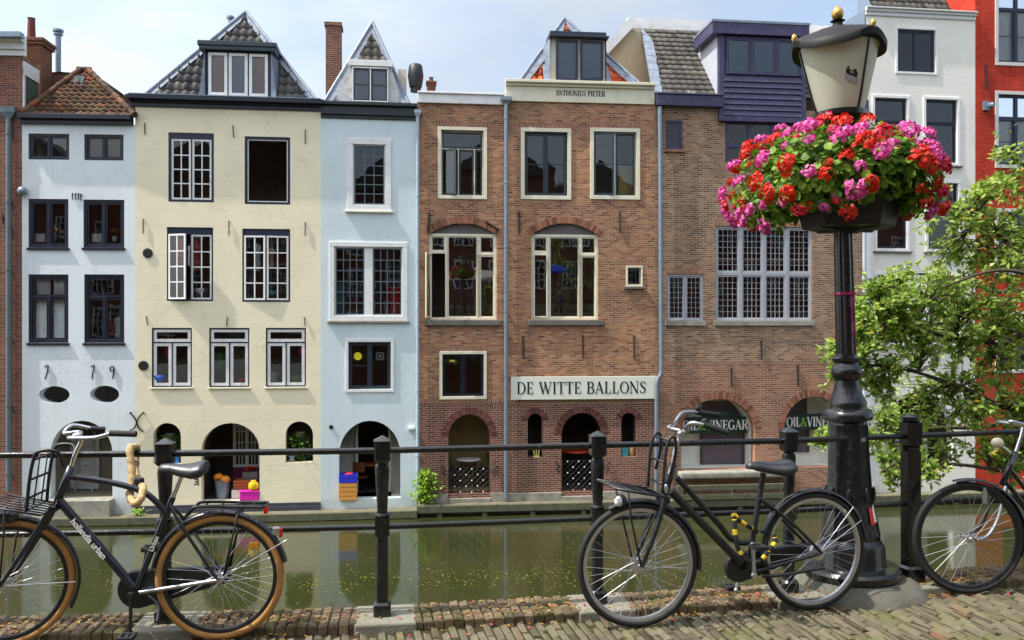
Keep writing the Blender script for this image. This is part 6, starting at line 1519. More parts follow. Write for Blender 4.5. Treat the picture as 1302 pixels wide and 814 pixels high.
q = MB(); c = P(789, 637, 0); q.ball(c, .036, 14, 10, 1.0, .9, 1.1); hl = b.part('headlight', q, BLK, smooth=True); q = MB(); q.ball(c+Vector((-.016, -.012, 0)), .03, 12, 8, .9, .8, 1); q.build('lens', LENS, hl, smooth=True)
b.tube('kickstand', bez([bb+Vector((.07, -.05, -.02)), bb+Vector((.2, -.085, -.01)), P(1048, 722, -.09)], 4), .010, BLM)
b.tube('fender_stay', [fh+Vector((0, -.05, 0)), P(884, 723, -.03)], .003, M['chrome']); b.tube('fender_stay', [rh+Vector((0, -.06, 0)), P(1095, 662, -.03)], .003, M['chrome']); b.tube('fender_stay', [rh+Vector((0, -.06, 0)), P(1085, 645, -.03)], .003, M['chrome'])
q = MB(); q.lathe([(.012, -.06), (.05, -.05), (.052, -.03), (.02, -.025)], 18, rh, axis='y'); b.part('rear_hub_brake', q, M['alu'], smooth=True, autosmooth=R(40))
# yellow and black chain lock wound round the frame
YL = paint('lock_yellow', lin(222, 186, 40), .6, .1, 10); q = MB(); o0 = b.world(P(960, 690)); lk = empty('bicycle_lock', o0); tag(lk, 'yellow and black patterned cable lock wound round the step through frame', 'lock')
path = bez([P(932, 652, -.03), P(934, 662, -.05), P(935, 680, -.05), P(940, 700, -.05), P(955, 715, -.06), P(968, 712, -.06), P(977, 700, -.06), P(985, 690, -.05), P(984, 680, -.04)], 8)
for i in range(len(path)-1): q.m = 0 if i in (2, 3, 4, 7, 13, 14, 15, 24, 25, 33, 41, 42, 43, 47, 52, 53, 54, 55, 60) else 1; q.tube([b.world(path[i])-o0, b.world(path[i+1])-o0], .015, 8)
q.build('cable', [YL, M['rubber']], lk, smooth=True)
q = MB(); path = bez([P(932, 652, -.03), P(938, 660, -.04), P(946, 666, -.04), P(956, 672, .0), P(962, 676, .04)], 6)
for i in range(len(path)-1): q.m = 0 if i in (2, 3, 4, 9, 10, 11, 12, 17) else 1; q.tube([b.world(path[i])-o0, b.world(path[i+1])-o0], .014, 8)
q.build('cable', [YL, M['rubber']], lk, smooth=True)

# ---- right bicycle: only its front is in the picture
A = ground(1231, 755); dr = Vector((.955, .297, 0)).normalized(); Bv = A+dr*1.12
b = B3 = Bike('old black bicycle with a chrome head cut off by the right edge', (A.x, A.y), (Bv.x, Bv.y)); P = b.P; r = .362
fh = Vector((0, 0, r)); rh = Vector((b.L, 0, r))
b.wheel(fh, r, M['rubber'], BLM, .019, R(-17), 32); b.wheel(rh, r, M['rubber'], BLM, .019, 0, 32)
hd0, hd1 = P(1291.5, 575), P(1274, 617); q = MB(); q.tube([hd0, hd1], .020, 12); fm = b.part('frame', q, BLK, smooth=True)
bb = Vector((.62, 0, .29)); s0 = Vector((.78, 0, .78))
for nm, pts, rr in (('down_tube', bez([P(1278, 612), P(1300, 640), P(1330, 690), bb], 5), .017), ('top_tube', bez([P(1284, 596), P(1302, 620), P(1335, 668), bb+Vector((.06, 0, .2))], 5), .015), ('seat_tube', [bb, s0], .016)): b.tube(nm, pts, rr, BLK, fm)
for v in (-.05, .05):
    b.tube('seat_stay', [s0+Vector((0, v*.4, -.05)), rh+Vector((0, v*1.2, 0))], .009, BLK, fm); b.tube('chain_stay', [bb+Vector((.03, v*.5, 0)), rh+Vector((0, v*1.2, 0))], .010, BLK, fm)
    b.tube('fork_blade', bez([hd1+Vector((-.006, v*.75, 0)), P0(1264, 648, v), P0(1256, 668, v), P0(1245, 680, v*1.1), fh+Vector((0, v*1.2, 0))], 5), .0115, M['chrome'] if v < 0 else BLK, fm)
b.fender(fh, r+.022, -20, 104, BLK, steer=R(-17)); b.fender(rh, r+.022, 5, 165, BLK)
b.tube('stem', [hd0, P(1298, 556), P(1301, 543)], .013, M['chrome']); c = P(1301, 541)
hb = b.tube('handlebar', bez([c+Vector((.22, .29, -.02)), c+Vector((.05, .27, 0)), c+Vector((0, .12, .0)), c, c+Vector((0, -.12, 0)), P(1292, 540, -.24), P(1286, 536, -.29), P(1320, 545, -.31)], 6), .011, M['chrome'])
b.tube('grip', [P(1312, 543, -.31), P(1342, 550, -.32)], .016, M['rubber'], hb)
q = MB(); cc = P(1268, 563, 0); q.ball(cc, .038, 14, 10, 1.1, .9, .9); b.part('headlight', q, paint('lamp_cream', lin(226, 216, 190), .3, .05), smooth=True); b.tube('lamp_bracket', [cc, P(1290, 580, 0)], .008, M['chrome'])
q = MB(); cc = P(1252, 632, -.06); q.tube([cc+Vector((.0, 0, .04)), cc-Vector((0, 0, .04))], .017, 10); q.tube([cc+Vector((.0, 0, .06)), cc+Vector((0, 0, .04))], .010, 10); b.part('dynamo', q, M['alu'], smooth=True, autosmooth=R(40))
b.chaincase(bb, rh, .10, .045, BLK, .0, .045); b.crank(bb, bb+Vector((.05, 0, -.16)), -.075, M['alu']); b.crank(bb, bb+Vector((-.05, 0, .16)), .075, M['alu'])
b.tube('seat_post', [s0, s0+Vector((.03, 0, .12))], .013, M['chrome']); b.saddle(s0+Vector((-.1, 0, .17)), s0+Vector((.17, 0, .17)), SAD)
b.tube('brake_cable', bez([P(1296, 545, -.2), P(1284, 590, -.06), P(1290, 630, -.04), P(1310, 660, -.03)], 6), .003, M['rubber'])
# ------------------------------------------------------------------ tree reaching in from the right
TX, TY = 5.75, 7.9
tr = empty('tree', (TX, TY, WH_R)); tag(tr, 'light green leafy tree with spreading branches at the right of the canal', 'tree'); TO = Vector(tr.location)
BARK = paint('bark', lin(74, 62, 50), .9, .3, 12, bump=.8, bscale=40)
q = MB(); q.tube(bez([Vector((0, 0, 0)), Vector((.05, .05, 1.4)), Vector((-.05, .0, 2.8)), Vector((.0, -.05, 4.2)), Vector((.12, 0, 5.6)), Vector((.1, .05, 6.6))], 5), [.17, .165, .16, .155, .15, .145, .14, .135, .13, .125, .12, .115, .11, .105, .10, .09, .085, .08, .07, .065, .06, .055, .05, .045, .03, .02], 10); tk_ = q.build('trunk', BARK, tr, smooth=True)
limbs = [
 [(TX, TY, -.9), W(1330, 450, 7.9), W(1270, 438, 7.8), W(1200, 428, 7.6), W(1160, 410, 7.5), W(1120, 395, 7.4)],
 [(TX, TY, .6), W(1340, 330, 7.8), W(1290, 310, 7.6), W(1250, 285, 7.5), W(1215, 260, 7.4)],
 [(TX, TY, -1.6), W(1340, 540, 7.8), W(1280, 520, 7.7), W(1215, 490, 7.5), W(1150, 470, 7.4), W(1080, 462, 7.3)],
 [(TX, TY, 1.4), W(1350, 270, 7.9), W(1320, 230, 7.8), W(1290, 200, 7.7), W(1265, 185, 7.6)],
 [(TX, TY, -2.2), W(1350, 620, 7.7), W(1280, 600, 7.5), W(1200, 590, 7.4), W(1120, 600, 7.3)],
 [(TX, TY, -.3), W(1330, 400, 8.3), W(1260, 370, 8.5), W(1190, 350, 8.6), W(1130, 350, 8.5)],
 [(TX, TY, -1.2), W(1350, 500, 8.4), W(1270, 540, 8.5), W(1180, 545, 8.4), W(1120, 560, 8.2), W(1050, 566, 7.9)],
 [(TX, TY, .2), W(1360, 380, 7.0), W(1310, 350, 6.9), W(1260, 345, 6.9), W(1200, 365, 7.0)],
 [(TX, TY, 2.2), W(1400, 170, 8.2), W(1420, 110, 8.3), W(1440, 70, 8.4)], [(TX, TY, 1.0), Vector((6.8, 8.4, 2.0)), Vector((7.6, 8.8, 2.8)), Vector((8.3, 9, 3.2))], [(TX, TY, -.5), Vector((6.6, 8.6, .3)), Vector((7.6, 9.0, .7)), Vector((8.6, 9.3, 1.0))],
]
LP = []
for lm in limbs:
    pts = bez([Vector(p)-TO for p in lm], 7); n = len(pts); q = MB(); q.tube(pts, [.027*(1-.87*i/(n-1))+.003 for i in range(n)], 7); q.build('branch', BARK, tr, smooth=True); LP += [(p, i/(n-1)) for i, p in enumerate(pts) if i > n*.25]
# clumps: px, py, radius px, depth, weight
CL = [(1285, 205, 22, 7.6, .5), (1262, 235, 26, 7.5, .6), (1240, 262, 22, 7.4, .6), (1222, 290, 24, 7.4, .6), (1280, 250, 26, 7.7, .7), (1265, 290, 34, 7.6, .9), (1300, 300, 36, 7.7, 1), (1240, 330, 36, 7.5, 1.1), (1285, 345, 42, 7.4, 1.4), (1200, 335, 26, 7.6, .7), (1190, 365, 34, 7.5, 1), (1235, 380, 42, 7.5, 1.4), (1285, 400, 44, 7.6, 1.5), (1155, 350, 20, 8.3, .35), (1150, 385, 26, 7.4, .7), (1118, 365, 20, 7.4, .6), (1125, 395, 22, 7.4, .7), (1185, 415, 34, 7.5, 1.0), (1225, 440, 38, 7.6, 1.1), (1140, 425, 24, 7.4, .7), (1105, 438, 24, 7.3, .7), (1170, 455, 30, 7.5, .9), (1080, 450, 18, 7.3, .35), (1062, 478, 18, 7.3, .3), (1130, 470, 24, 7.4, .7), (1215, 490, 38, 7.6, 1.2), (1265, 470, 44, 7.7, 1.5), (1290, 510, 40, 7.7, 1.3), (1160, 510, 34, 7.9, 1.1), (1110, 505, 20, 7.5, .5), (1180, 540, 36, 8.0, 1.1), (1235, 535, 36, 7.6, 1.1), (1130, 540, 26, 8.1, .8), (1110, 560, 20, 7.9, .6), (1150, 565, 26, 8.0, .6), (1095, 395, 16, 7.4, .3), (1085, 420, 14, 7.3, .25), (1140, 405, 24, 7.4, .5), (1160, 430, 24, 7.5, .5), (1060, 445, 14, 7.3, .2), (1100, 470, 20, 7.4, .4), (1045, 566, 10, 7.8, .25), (1058, 560, 9, 7.8, .2), (1255, 565, 26, 7.6, .7), (1290, 560, 34, 7.6, .9), (1200, 575, 22, 7.6, .35), (1130, 600, 22, 7.3, .6), (1165, 605, 20, 7.3, .55), (1280, 600, 24, 7.5, .6), (1155, 635, 13, 7.3, .3), (1180, 600, 18, 7.3, .4), (1100, 418, 14, 7.3, .4), (1200, 245, 10, 7.4, .15), (1170, 285, 14, 7.5, .2), (1290, 440, 40, 8.2, 1.2), (1250, 420, 40, 8.3, 1.2), (1210, 400, 36, 8.4, 1), (1340, 300, 60, 7.8, 2), (1350, 420, 70, 7.8, 2.5), (1350, 540, 70, 7.8, 2), (1380, 180, 60, 8, 1.5), (1440, 60, 70, 8.3, 1.5), (1450, 350, 90, 8.8, 2)]
LF = leaf_mat('tree_leaf', [(0, lin(84, 116, 38)), (.35, lin(136, 166, 64)), (.65, lin(178, 202, 100)), (.9, lin(212, 226, 154)), (.985, lin(206, 206, 96)), (1, lin(206, 176, 60))], .55, .42)
q = MB(); tw = MB()
def leaf(mb, base, d, nrm, L, Wd):
    d = d.normalized(); s_ = d.cross(nrm).normalized(); n2 = s_.cross(d)
    a = base; m = base+d*L*.5; t = base+d*L
    mb.add([a, m+s_*Wd*.5+n2*Wd*.12, t, m-s_*Wd*.5+n2*Wd*.12, m], [(0, 1, 4), (1, 2, 4), (0, 4, 3), (4, 2, 3)])
rest = []
for _ in range(70):                                        # the rest of the crown, round the trunk and away from the canal
    X_, Y_, Z_ = random.uniform(5.1, 8.4), random.uniform(6.9, 9.8), random.uniform(-1.9, 4.6)
    if X_ > 4.75+.035*(Y_-7)*10: rest.append((Vector((X_, Y_, Z_)), .42, .8))
for px, py, rp, Y, wgt in CL+[(2000, 0, c_, r_, w_) for c_, r_, w_ in rest]:
    if px == 2000: c = rp-TO; rr = Y
    else: c = W(px, py, Y)-TO; rr = rp*Y/F
    near = min(LP, key=lambda t: (t[0]-c).length)[0]
    nt_ = max(3, int(wgt*(24 if px < 1310 else 9)+(5 if px < 1150 else 0)))
    for _ in range(nt_):
        e = c+Vector((random.gauss(0, .55), random.gauss(0, .6), random.gauss(0, .55)))*rr
        s0 = near+(c-near)*random.uniform(0, .6); mid = (s0+e)/2+Vector((random.gauss(0, .04), random.gauss(0, .04), random.uniform(0, .08)))
        pts = bez([s0, mid, e], 5); tw.tube(pts, [.006, .0055, .005, .0045, .004, .0035, .003, .003, .0025, .002, .002], 4, cap=False)
        for k in range(15):
            t = random.uniform(.35, 1)**.7; p = pts[min(10, int(t*10))]; dd = (pts[-1]-pts[0]).normalized()
            d = (dd*.5+Vector((random.gauss(0, .7), random.gauss(0, .7), random.gauss(-.05, .45)))).normalized(); nr = (Vector((random.gauss(0, .5), random.gauss(-.15, .5), 1))).normalized()
            q.t = min(1, max(0, random.gauss(.5, .24))); leaf(q, p+d*.01, d, nr, random.uniform(.042, .078), random.uniform(.026, .044))
tw.build('twigs', BARK, tr)['kind'] = 'stuff'; q.build('crown', LF, tr)
# ------------------------------------------------------------------ small things on the far wharf and in the arches
def item(h, name, label, cat, p, group=None): return on(h, name, label, cat, p, group)
def shrub(h, name, label, cat, p, rx, rz, n, mat, size, stems=5, group=None, down=False):
    t = item(h, name, label, cat, p, group); q = MB(); s_ = MB()
    for i in range(stems):
        a = random.uniform(0, 6.28); e = Vector((math.cos(a)*rx*.6, math.sin(a)*rx*.5, rz*random.uniform(.6, 1)*(-1 if down else 1))); s_.tube([Vector((0, 0, 0)), e*.5+Vector((0, 0, .05)), e], [.012, .008, .003], 5)
    for _ in range(n):
        z = random.uniform(.03, 1); w_ = rx*(1-abs(z-.45)*1.1)
        c = Vector((random.gauss(0, .5)*w_, random.gauss(0, .4)*w_, z*rz*(-1 if down else 1))); d = Vector((random.gauss(0, 1), random.gauss(0, 1), random.gauss(.2, .7))).normalized(); q.t = min(1, max(0, random.gauss(.5, .25)))
        leaf(q, c, d, Vector((random.gauss(0, .5), -.4, 1)).normalized(), size*random.uniform(.7, 1.2), size*.55)
    s_.build('stems', BARK, t); q.build('foliage', mat, t); return t
YGL = leaf_mat('shrub_leaf', [(0, lin(80, 116, 30)), (.5, lin(134, 176, 46)), (1, lin(190, 214, 80))]); DGL = leaf_mat('hanging_leaf', [(0, lin(34, 66, 24)), (.5, lin(70, 118, 40)), (1, lin(124, 170, 70))])
c = H4.pt(541, 640, -.2); shrub(H4, 'shrub', 'yellow green shrub growing at the foot of the drainpipe', 'shrub', (c.x, -.18, .0), .42, .98, 420, YGL, .13, 7)
c = H2.pt(174, 655, -.2); shrub(H2, 'weed', 'small green weed at the wharf edge below the cream house', 'weed', (c.x+.05, -.3, .0), .3, .22, 70, YGL, .09, 3)
HG = 'hanging plants in the niches of the cream house'
for i, (n0, lab) in enumerate(zip(NICHE2, ('bushy hanging plant in the left arched niche of the cream house', 'trailing hanging plant in the right arched niche of the cream house'))):
    u = (n0[0]+n0[1])/2; t = shrub(H2, 'hanging_plant', lab, 'plant', (u, .28, n0[3]-.34), .40, .82 if i else .6, 420, DGL, .09, 6, HG, True)
    q = MB(); q.lathe([(.10, -.16), (.14, 0), (.15, .01)], 14); q.build('pot', M['stone_d'], t, smooth=True)
    q = MB(); [q.tube([Vector((math.cos(a)*.13, math.sin(a)*.13, 0)), Vector((0, 0, .3))], .005, 4) for a in (0, 2.1, 4.2)]; q.build('chain', M['ironblk'], t)
u0, u1, z0, z1 = NICHE2[0]; bx = item(H2, 'birdhouse', 'little blue birdhouse on the sill of the left niche', 'birdhouse', (u1-.16, .12, z0)); q = MB(); q.prism([(-.08, 0), (.08, 0), (.08, .14), (0, .22), (-.08, .14)], -.06, .06); q.build('walls', paint('birdhouse_blue', lin(60, 130, 200), .6), bx)
q = MB(); q.beam((-.11, 0, .12), (.005, 0, .235), .16, .015, up=Vector((1, 0, 1))); q.beam((.11, 0, .12), (-.005, 0, .235), .16, .015, up=Vector((1, 0, 1))); q.build('roof', paint('birdhouse_roof', lin(40, 80, 130), .6), bx)
for n0, lab in ((NICHE2[1], 'small grey flower pot on the sill of the right niche'),):
    t = item(H2, 'flower_pot', lab, 'pot', (n0[0]+.16, .12, n0[2])); q = MB(); q.lathe([(.07, 0), (.09, .16), (.10, .17), (.09, .18)], 14); q.build('pot', M['zinc'], t, smooth=True)
u0, u1, z0, zs, z1 = ARCH2
at2 = lambda px, v: H2.pt(px, 620, v).x
t = item(H2, 'bucket', 'grey zinc bucket full of pumpkins in the cream house archway', 'bucket', (at2(283, .5), .5, z0)); q = MB(); q.lathe([(.17, 0), (.22, .50), (.235, .51), (.235, .53), (.215, .53), (.20, .40), (.01, .40)], 22, cap=False); q.build('pail', M['zinc'], t, smooth=True, autosmooth=R(40))
PUM = paint('pumpkin_orange', lin(226, 138, 30), .5, .15, 6)
for i, (dx, dy, dz, lab) in enumerate(((-.12, .04, .60, 'orange pumpkin lying higher at the back of the zinc bucket'), (.09, -.08, .55, 'orange pumpkin at the front of the zinc bucket'))):
    p = item(H2, 'pumpkin', lab, 'pumpkin', (at2(283, .5)+dx, .5+dy, z0+dz), 'pumpkins in the bucket'); q = MB(); n = 24; vs = []
    for k in range(9):
        ph = math.pi*k/8-math.pi/2
        for j in range(n): a = 6.283*j/n; rr = .15*math.cos(ph)*(1-.08*abs(math.cos(a*4))); vs.append((rr*math.cos(a), rr*math.sin(a), .11*math.sin(ph)))
    q.add(vs, [(k*n+j, k*n+(j+1) % n, (k+1)*n+(j+1) % n, (k+1)*n+j) for k in range(8) for j in range(n)]); q.build('fruit', PUM, p, smooth=True); q = MB(); q.tube([(0, 0, .1), (.02, 0, .15)], .018, 6); q.build('stalk', BARK, p)
def crate(h, label, p, w, d, hh, col, slats=3, group=None, name='crate', cat='crate', plastic=False):
    t = item(h, name, label, cat, p, group); m = paint(name+'_'+label.split()[0]+'_'+str(len(bpy.data.materials)), col, .6, .12, 8); q = MB()
    sh = hh/slats
    for k in range(slats):
        za, zb = k*sh+.008, (k+1)*sh-.008
        q.box(-w/2, w/2, -d/2, -d/2+.015, za, zb); q.box(-w/2, w/2, d/2-.015, d/2, za, zb); q.box(-w/2, -w/2+.015, -d/2+.015, d/2-.015, za, zb); q.box(w/2-.015, w/2, -d/2+.015, d/2-.015, za, zb)
    for sx in (-1, 1):
        for sy in (-1, 1): q.box(sx*(w/2-.03)-.018, sx*(w/2-.03)+.018, sy*(d/2-.028)-.012, sy*(d/2-.028)+.012, 0, hh)
    q.box(-w/2+.016, w/2-.016, -d/2+.016, d/2-.016, 0, .012); q.build('slats', m, t); return t
x = at2(318, .45)
crate(H2, 'white wooden box under the brown crate in the cream archway', (at2(310, .5), .5, z0), .62, .4, .26, lin(212, 208, 198), 1)
crate(H2, 'brown wooden crate on the white box in the cream archway', (at2(313, .52), .52, z0+.262), .66, .4, .27, lin(160, 84, 40), 3)
t = item(H2, 'plastic_bin', 'magenta pink plastic bin at the front of the cream archway', 'bin', (at2(318, .1), .12, z0)); q = MB(); q.box(-.27, .27, -.14, .14, 0, .24); q.box(-.285, .285, -.155, .155, .24, .275); q.build('bin', paint('plastic_pink', lin(224, 40, 170), .4, .05), t, bevel=.02)
t = item(H2, 'jar', 'yellow round lidded jar standing on the pink bin', 'jar', (at2(320, .1)+.05, .10, z0+.278)); q = MB(); q.lathe([(.08, 0), (.13, .03), (.14, .08), (.14, .17), (.12, .22), (.07, .23), (.07, .28), (.02, .28)], 22); q.build('jar', paint('plastic_yellow', lin(236, 196, 40), .4, .05), t, smooth=True, autosmooth=R(50))
t = item(H2, 'flower_box', 'grey box of red flowers at the back right of the cream archway', 'flower box', (at2(319, .8), .8, z0+.56)); q = MB(); q.box(-.2, .2, -.1, .1, -.56, -.02); q.box(-.22, .22, -.12, .12, -.02, .14); q.build('box', M['stone_d'], t); q = MB()
for _ in range(120): q.t = random.random(); leaf(q, Vector((random.gauss(0, .1), random.gauss(0, .06), .16+random.uniform(0, .12))), Vector((random.gauss(0, 1), random.gauss(0, 1), .4)), Vector((0, 0, 1)), .07, .05)
q.build('flowers', FR, t)
# sky blue house archway
u0, u1, z0, zs, z1 = ARCH3
xo = H3.pt(443, 630, .1).x
crate(H3, 'orange plastic crate standing at the left of the blue archway', (xo, .08, z0-.02), .50, .38, .50, lin(214, 150, 70), 4, 'crates in the blue archway')
crate(H3, 'blue plastic crate stacked on the orange one', (xo, .08, z0+.482), .50, .38, .26, lin(40, 50, 200), 2, 'crates in the blue archway')
t = item(H3, 'cloth', 'red cloth bundle inside the blue crate', 'cloth', (xo, .08, z0+.50)); q = MB(); q.ball((0, 0, .14), .14, 14, 8, 1.1, .8, .9); q.ball((.06, .0, .2), .09, 12, 8, 1, .8, .8); q.build('fabric', paint('cloth_red', lin(204, 30, 40), .8, .2, 14), t, smooth=True)
def table(h, label, p, r, hh, topm, legm=None, round_=True):
    t = item(h, 'table', label, 'table', p); q = MB()
    if round_: q.lathe([(r*.96, hh-.03), (r, hh-.015), (r*.98, hh)], 28)
    else: q.box(-r, r, -r*.7, r*.7, hh-.04, hh)
    q.build('tabletop', topm, t); 
    for k in range(4):
        a = R(45+90*k); q = MB(); q.tube([(math.cos(a)*r*.75, math.sin(a)*r*.6, hh-.03), (math.cos(a)*r*.8, math.sin(a)*r*.65, 0)], .015, 6); q.build('leg', legm or M['ironblk'], t)
    return t
def chair(h, label, p, rz, m, group):
    t = item(h, 'chair', label, 'chair', p, group); t.rotation_euler.z += rz
    q = MB(); q.box(-.2, .2, -.2, .2, .43, .46); q.build('seat', m, t, bevel=.01); q = MB(); q.box(-.2, .2, .2, .225, .62, .92); q.build('backrest', m, t, bevel=.01)
    for sx in (-1, 1):
        q = MB(); q.tube([(sx*.19, -.18, 0), (sx*.19, .21, .93)], .012, 6); q.build('leg', M['ironblk'], t); q = MB(); q.tube([(sx*.17, .2, 0), (sx*.17, -.18, .45)], .012, 6); q.build('leg', M['ironblk'], t)
    return t
WOOD = paint('wood_brown', lin(130, 70, 40), .6, .2, 6)
table(H3, 'brown wooden table in the dark back of the blue archway', (H3.pt(468, 600, 1.5).x, 1.5, z0), .42, .8, paint('wood_orange', lin(190, 84, 40), .5, .2, 6), None, False)
chair(H3, 'wooden chair beside the table in the blue archway', (H3.pt(459, 600, 1.2).x, 1.15, z0), R(160), WOOD, None)
# narrow brick house terrace
u0, u1, z0, zs, z1 = ARCH4; CHB = paint('chair_black', lin(28, 28, 32), .5, .2)
uc = (u0+u1)/2
table(H4, 'round white bistro table behind the lattice of the narrow brick house', (uc+.02, .75, z0), .38, .90, paint('marble_white', lin(222, 222, 224), .3, .2, 9))
chair(H4, 'black folding chair left of the round white table', (uc-.42, .75, z0+.12), R(80), CHB, 'black bistro chairs'); chair(H4, 'black folding chair right of the round white table', (uc+.46, .85, z0+.12), R(-80), CHB, 'black bistro chairs')
def lattice(h, label, u0, u1, z0, z1, v=.06):
    t = item(h, 'lattice_gate', label, 'gate', (u0, v, z0)); w, hh = u1-u0, z1-z0; q = MB()
    q.box(0, w, -.012, .012, hh-.025, hh); q.box(0, w, -.012, .012, 0, .025); q.box(0, .025, -.011, .011, .025, hh-.025); q.box(w-.025, w, -.011, .011, .025, hh-.025); q.build('frame', M['ironblk'], t)
    q = MB(); st_ = .17
    def clip(x0, s):
        pts = []
        for z in (0, hh):
            x = x0+s*z
            pts.append((x, z))
        (xa, za), (xb, zb) = pts
        if xa > xb: xa, za, xb, zb = xb, zb, xa, za
        if xb < 0 or xa > w: return None
        sl = (zb-za)/(xb-xa)
        if xa < 0: za += sl*(0-xa); xa = 0
        if xb > w: zb = za+sl*(w-xa); xb = w
        return Vector((xa, 0, za)), Vector((xb, 0, zb))
    n = int((w+hh)/st_)+2
    for k in range(-n, n):
        for s, v_ in ((1, -.004), (-1, .004)):
            cpt = clip(k*st_, s)
            if cpt: q.tube([cpt[0]+Vector((0, v_, 0)), cpt[1]+Vector((0, v_, 0))], .007, 5, cap=False)
    q.build('bars', M['ironblk'], t); q = MB(); i = 0
    for k in range(int(w/st_*1)+1):
        for j in range(int(hh/st_)+1):
            if (k+j) % 2 == 0 and .03 < k*st_ < w-.03: q = MB(); q.ball((k*st_, -.015, j*st_), .022, 8, 6); q.build('rosette', M['white'], t, smooth=True)
    pass
lattice(H4, 'black iron lattice with white rosettes across the olive archway', u0+.02, u1-.02, z0+.02, H4.pt(597, 594, .06).z)
u0, u1, z0, zs, z1 = ARCH5
lattice(H5, 'black iron lattice with white rosettes in the archway under the long sign', u0+.02, u1-.25, z0+.02, H5.pt(738, 585, .06).z)
table(H5, 'round red table inside the archway under the long sign', ((u0+u1)/2-.05, .8, z0), .45, H5.pt(738, 573, .8).z-z0, paint('table_red', lin(206, 70, 40), .4, .1))
u0, u1, z0, z1 = NICHE5[0]
t = item(H5, 'candle_holder', 'pale yellow three pronged holder in the left narrow niche', 'holder', ((u0+u1)/2+.05, .12, z0)); q = MB()
for k in (-1, 0, 1): q.tube([(k*.05, 0, 0), (k*.11, 0, .34)], .018, 6)
q.box(-.1, .1, -.05, .05, -.0, .03); q.build('prongs', paint('pale_yellow', lin(224, 216, 120), .5), t)
u0, u1, z0, z1 = NICHE5[1]
t = item(H5, 'glass_jar', 'teal glass block in the right narrow niche', 'jar', (u0+.13, .12, z0)); q = MB(); q.box(-.1, .1, -.06, .06, 0, .38); q.box(-.07, .07, -.05, .05, .38, .42); q.build('glass', paint('glass_teal', lin(70, 150, 160), .2), t, bevel=.01)
t = item(H5, 'clay_pot', 'brown clay pot in the right narrow niche', 'pot', (u1-.11, .14, z0)); q = MB(); q.lathe([(.07, 0), (.10, .1), (.10, .28), (.08, .34), (.09, .36)], 14); q.build('pot', paint('clay', lin(176, 128, 92), .8), t, smooth=True)
# ladder in the first archway
u0, u1, z0, zs, z1 = ARCH1
la = item(H1, 'ladder', 'grey wooden ladder leaning on the door in the ice blue archway', 'ladder', (H1.pt(108, 600, 1.2).x, 1.1, z0)); LD = paint('ladder_grey', lin(150, 152, 150), .7, .15)
for sx in (-.24, .24): q = MB(); q.beam((sx, 0, 0), (sx*.9, .24, 1.75), .05, .03); q.build('rail', LD, la)
for k in range(6): q = MB(); f = (k+.6)/6.2; q.beam((-.24*(1-.1*f), .24*f, 1.75*f), (.24*(1-.1*f), .24*f, 1.75*f), .04, .03); q.build('rung', LD, la)
# mooring beams before the arches of the brown house
mr = item(H6, 'mooring_rail', 'grey weathered timber rail along the wharf below the stone ledge', 'rail', (H6.pt(858, 640, -.3).x, -.5, 0)); L_ = H6.pt(1003, 640, -.3).x-H6.pt(858, 640, -.3).x
for za, zb in ((.30, .46), (.02, .18)): q = MB(); q.box(0, L_, -.04, .04, za, zb); q.build('beam', M['wood_w'], mr, bevel=.01)
for k in (.25, L_/2, L_-.25): q = MB(); q.box(k-.05, k+.05, .041, .13, -.2, .44); q.build('post', M['wood_w'], mr)
# ------------------------------------------------------------------ things on window sills
def sill_at(h, px, py, v): p = h.pt(px, py, v); return (p.x, v, p.z)
t = item(H1, 'flower_vase', 'small vase of orange and white flowers in an ice blue house window', 'vase', sill_at(H1, 73, 306, .22)); q = MB(); q.lathe([(.05, 0), (.08, .08), (.05, .16), (.06, .18)], 14); q.build('vase', M['glass_sky'], t); q = MB()
for _ in range(90): q.t = random.random(); leaf(q, Vector((random.gauss(0, .09), random.gauss(0, .05), .26+random.gauss(0, .06))), Vector((random.gauss(0, 1), random.gauss(-.4, 1), .4)), Vector((0, -.5, 1)), .07, .06)
q.build('flowers', leaf_mat('vase_flowers', [(0, lin(210, 120, 40)), (.4, lin(232, 190, 80)), (.7, lin(240, 230, 210)), (1, lin(230, 120, 90))]), t)
t = item(H1, 'box', 'white box behind the left middle window of the ice blue house', 'box', sill_at(H1, 51, 308, .24)); q = MB(); q.box(-.17, .17, -.08, .08, 0, .2); q.box(-.18, .18, -.09, .09, .2, .23); q.build('box', M['white'], t)
t = item(H1, 'paper', 'white sheet of paper standing in the right middle window', 'paper', sill_at(H1, 123, 308, .24)); q = MB(); q.box(-.14, .14, -.006, .006, 0, .24); q.build('sheet', M['white'], t)
t = item(H1, 'flower_pot', 'white pot with a yellow bloom in the ice blue house window', 'pot', sill_at(H1, 146, 307, .22)); q = MB(); q.lathe([(.05, 0), (.08, .13), (.09, .14)], 12); q.build('pot', M['white'], t); q = MB()
for _ in range(60): q.t = random.random(); leaf(q, Vector((random.gauss(0, .06), random.gauss(0, .04), .28+random.gauss(0, .04))), Vector((random.gauss(0, 1), -.3, .5)), Vector((0, -.3, 1)), .06, .05)
q.build('flowers', leaf_mat('yellow_bloom', [(0, lin(90, 120, 40)), (.3, lin(226, 160, 30)), (1, lin(240, 190, 50))]), t)
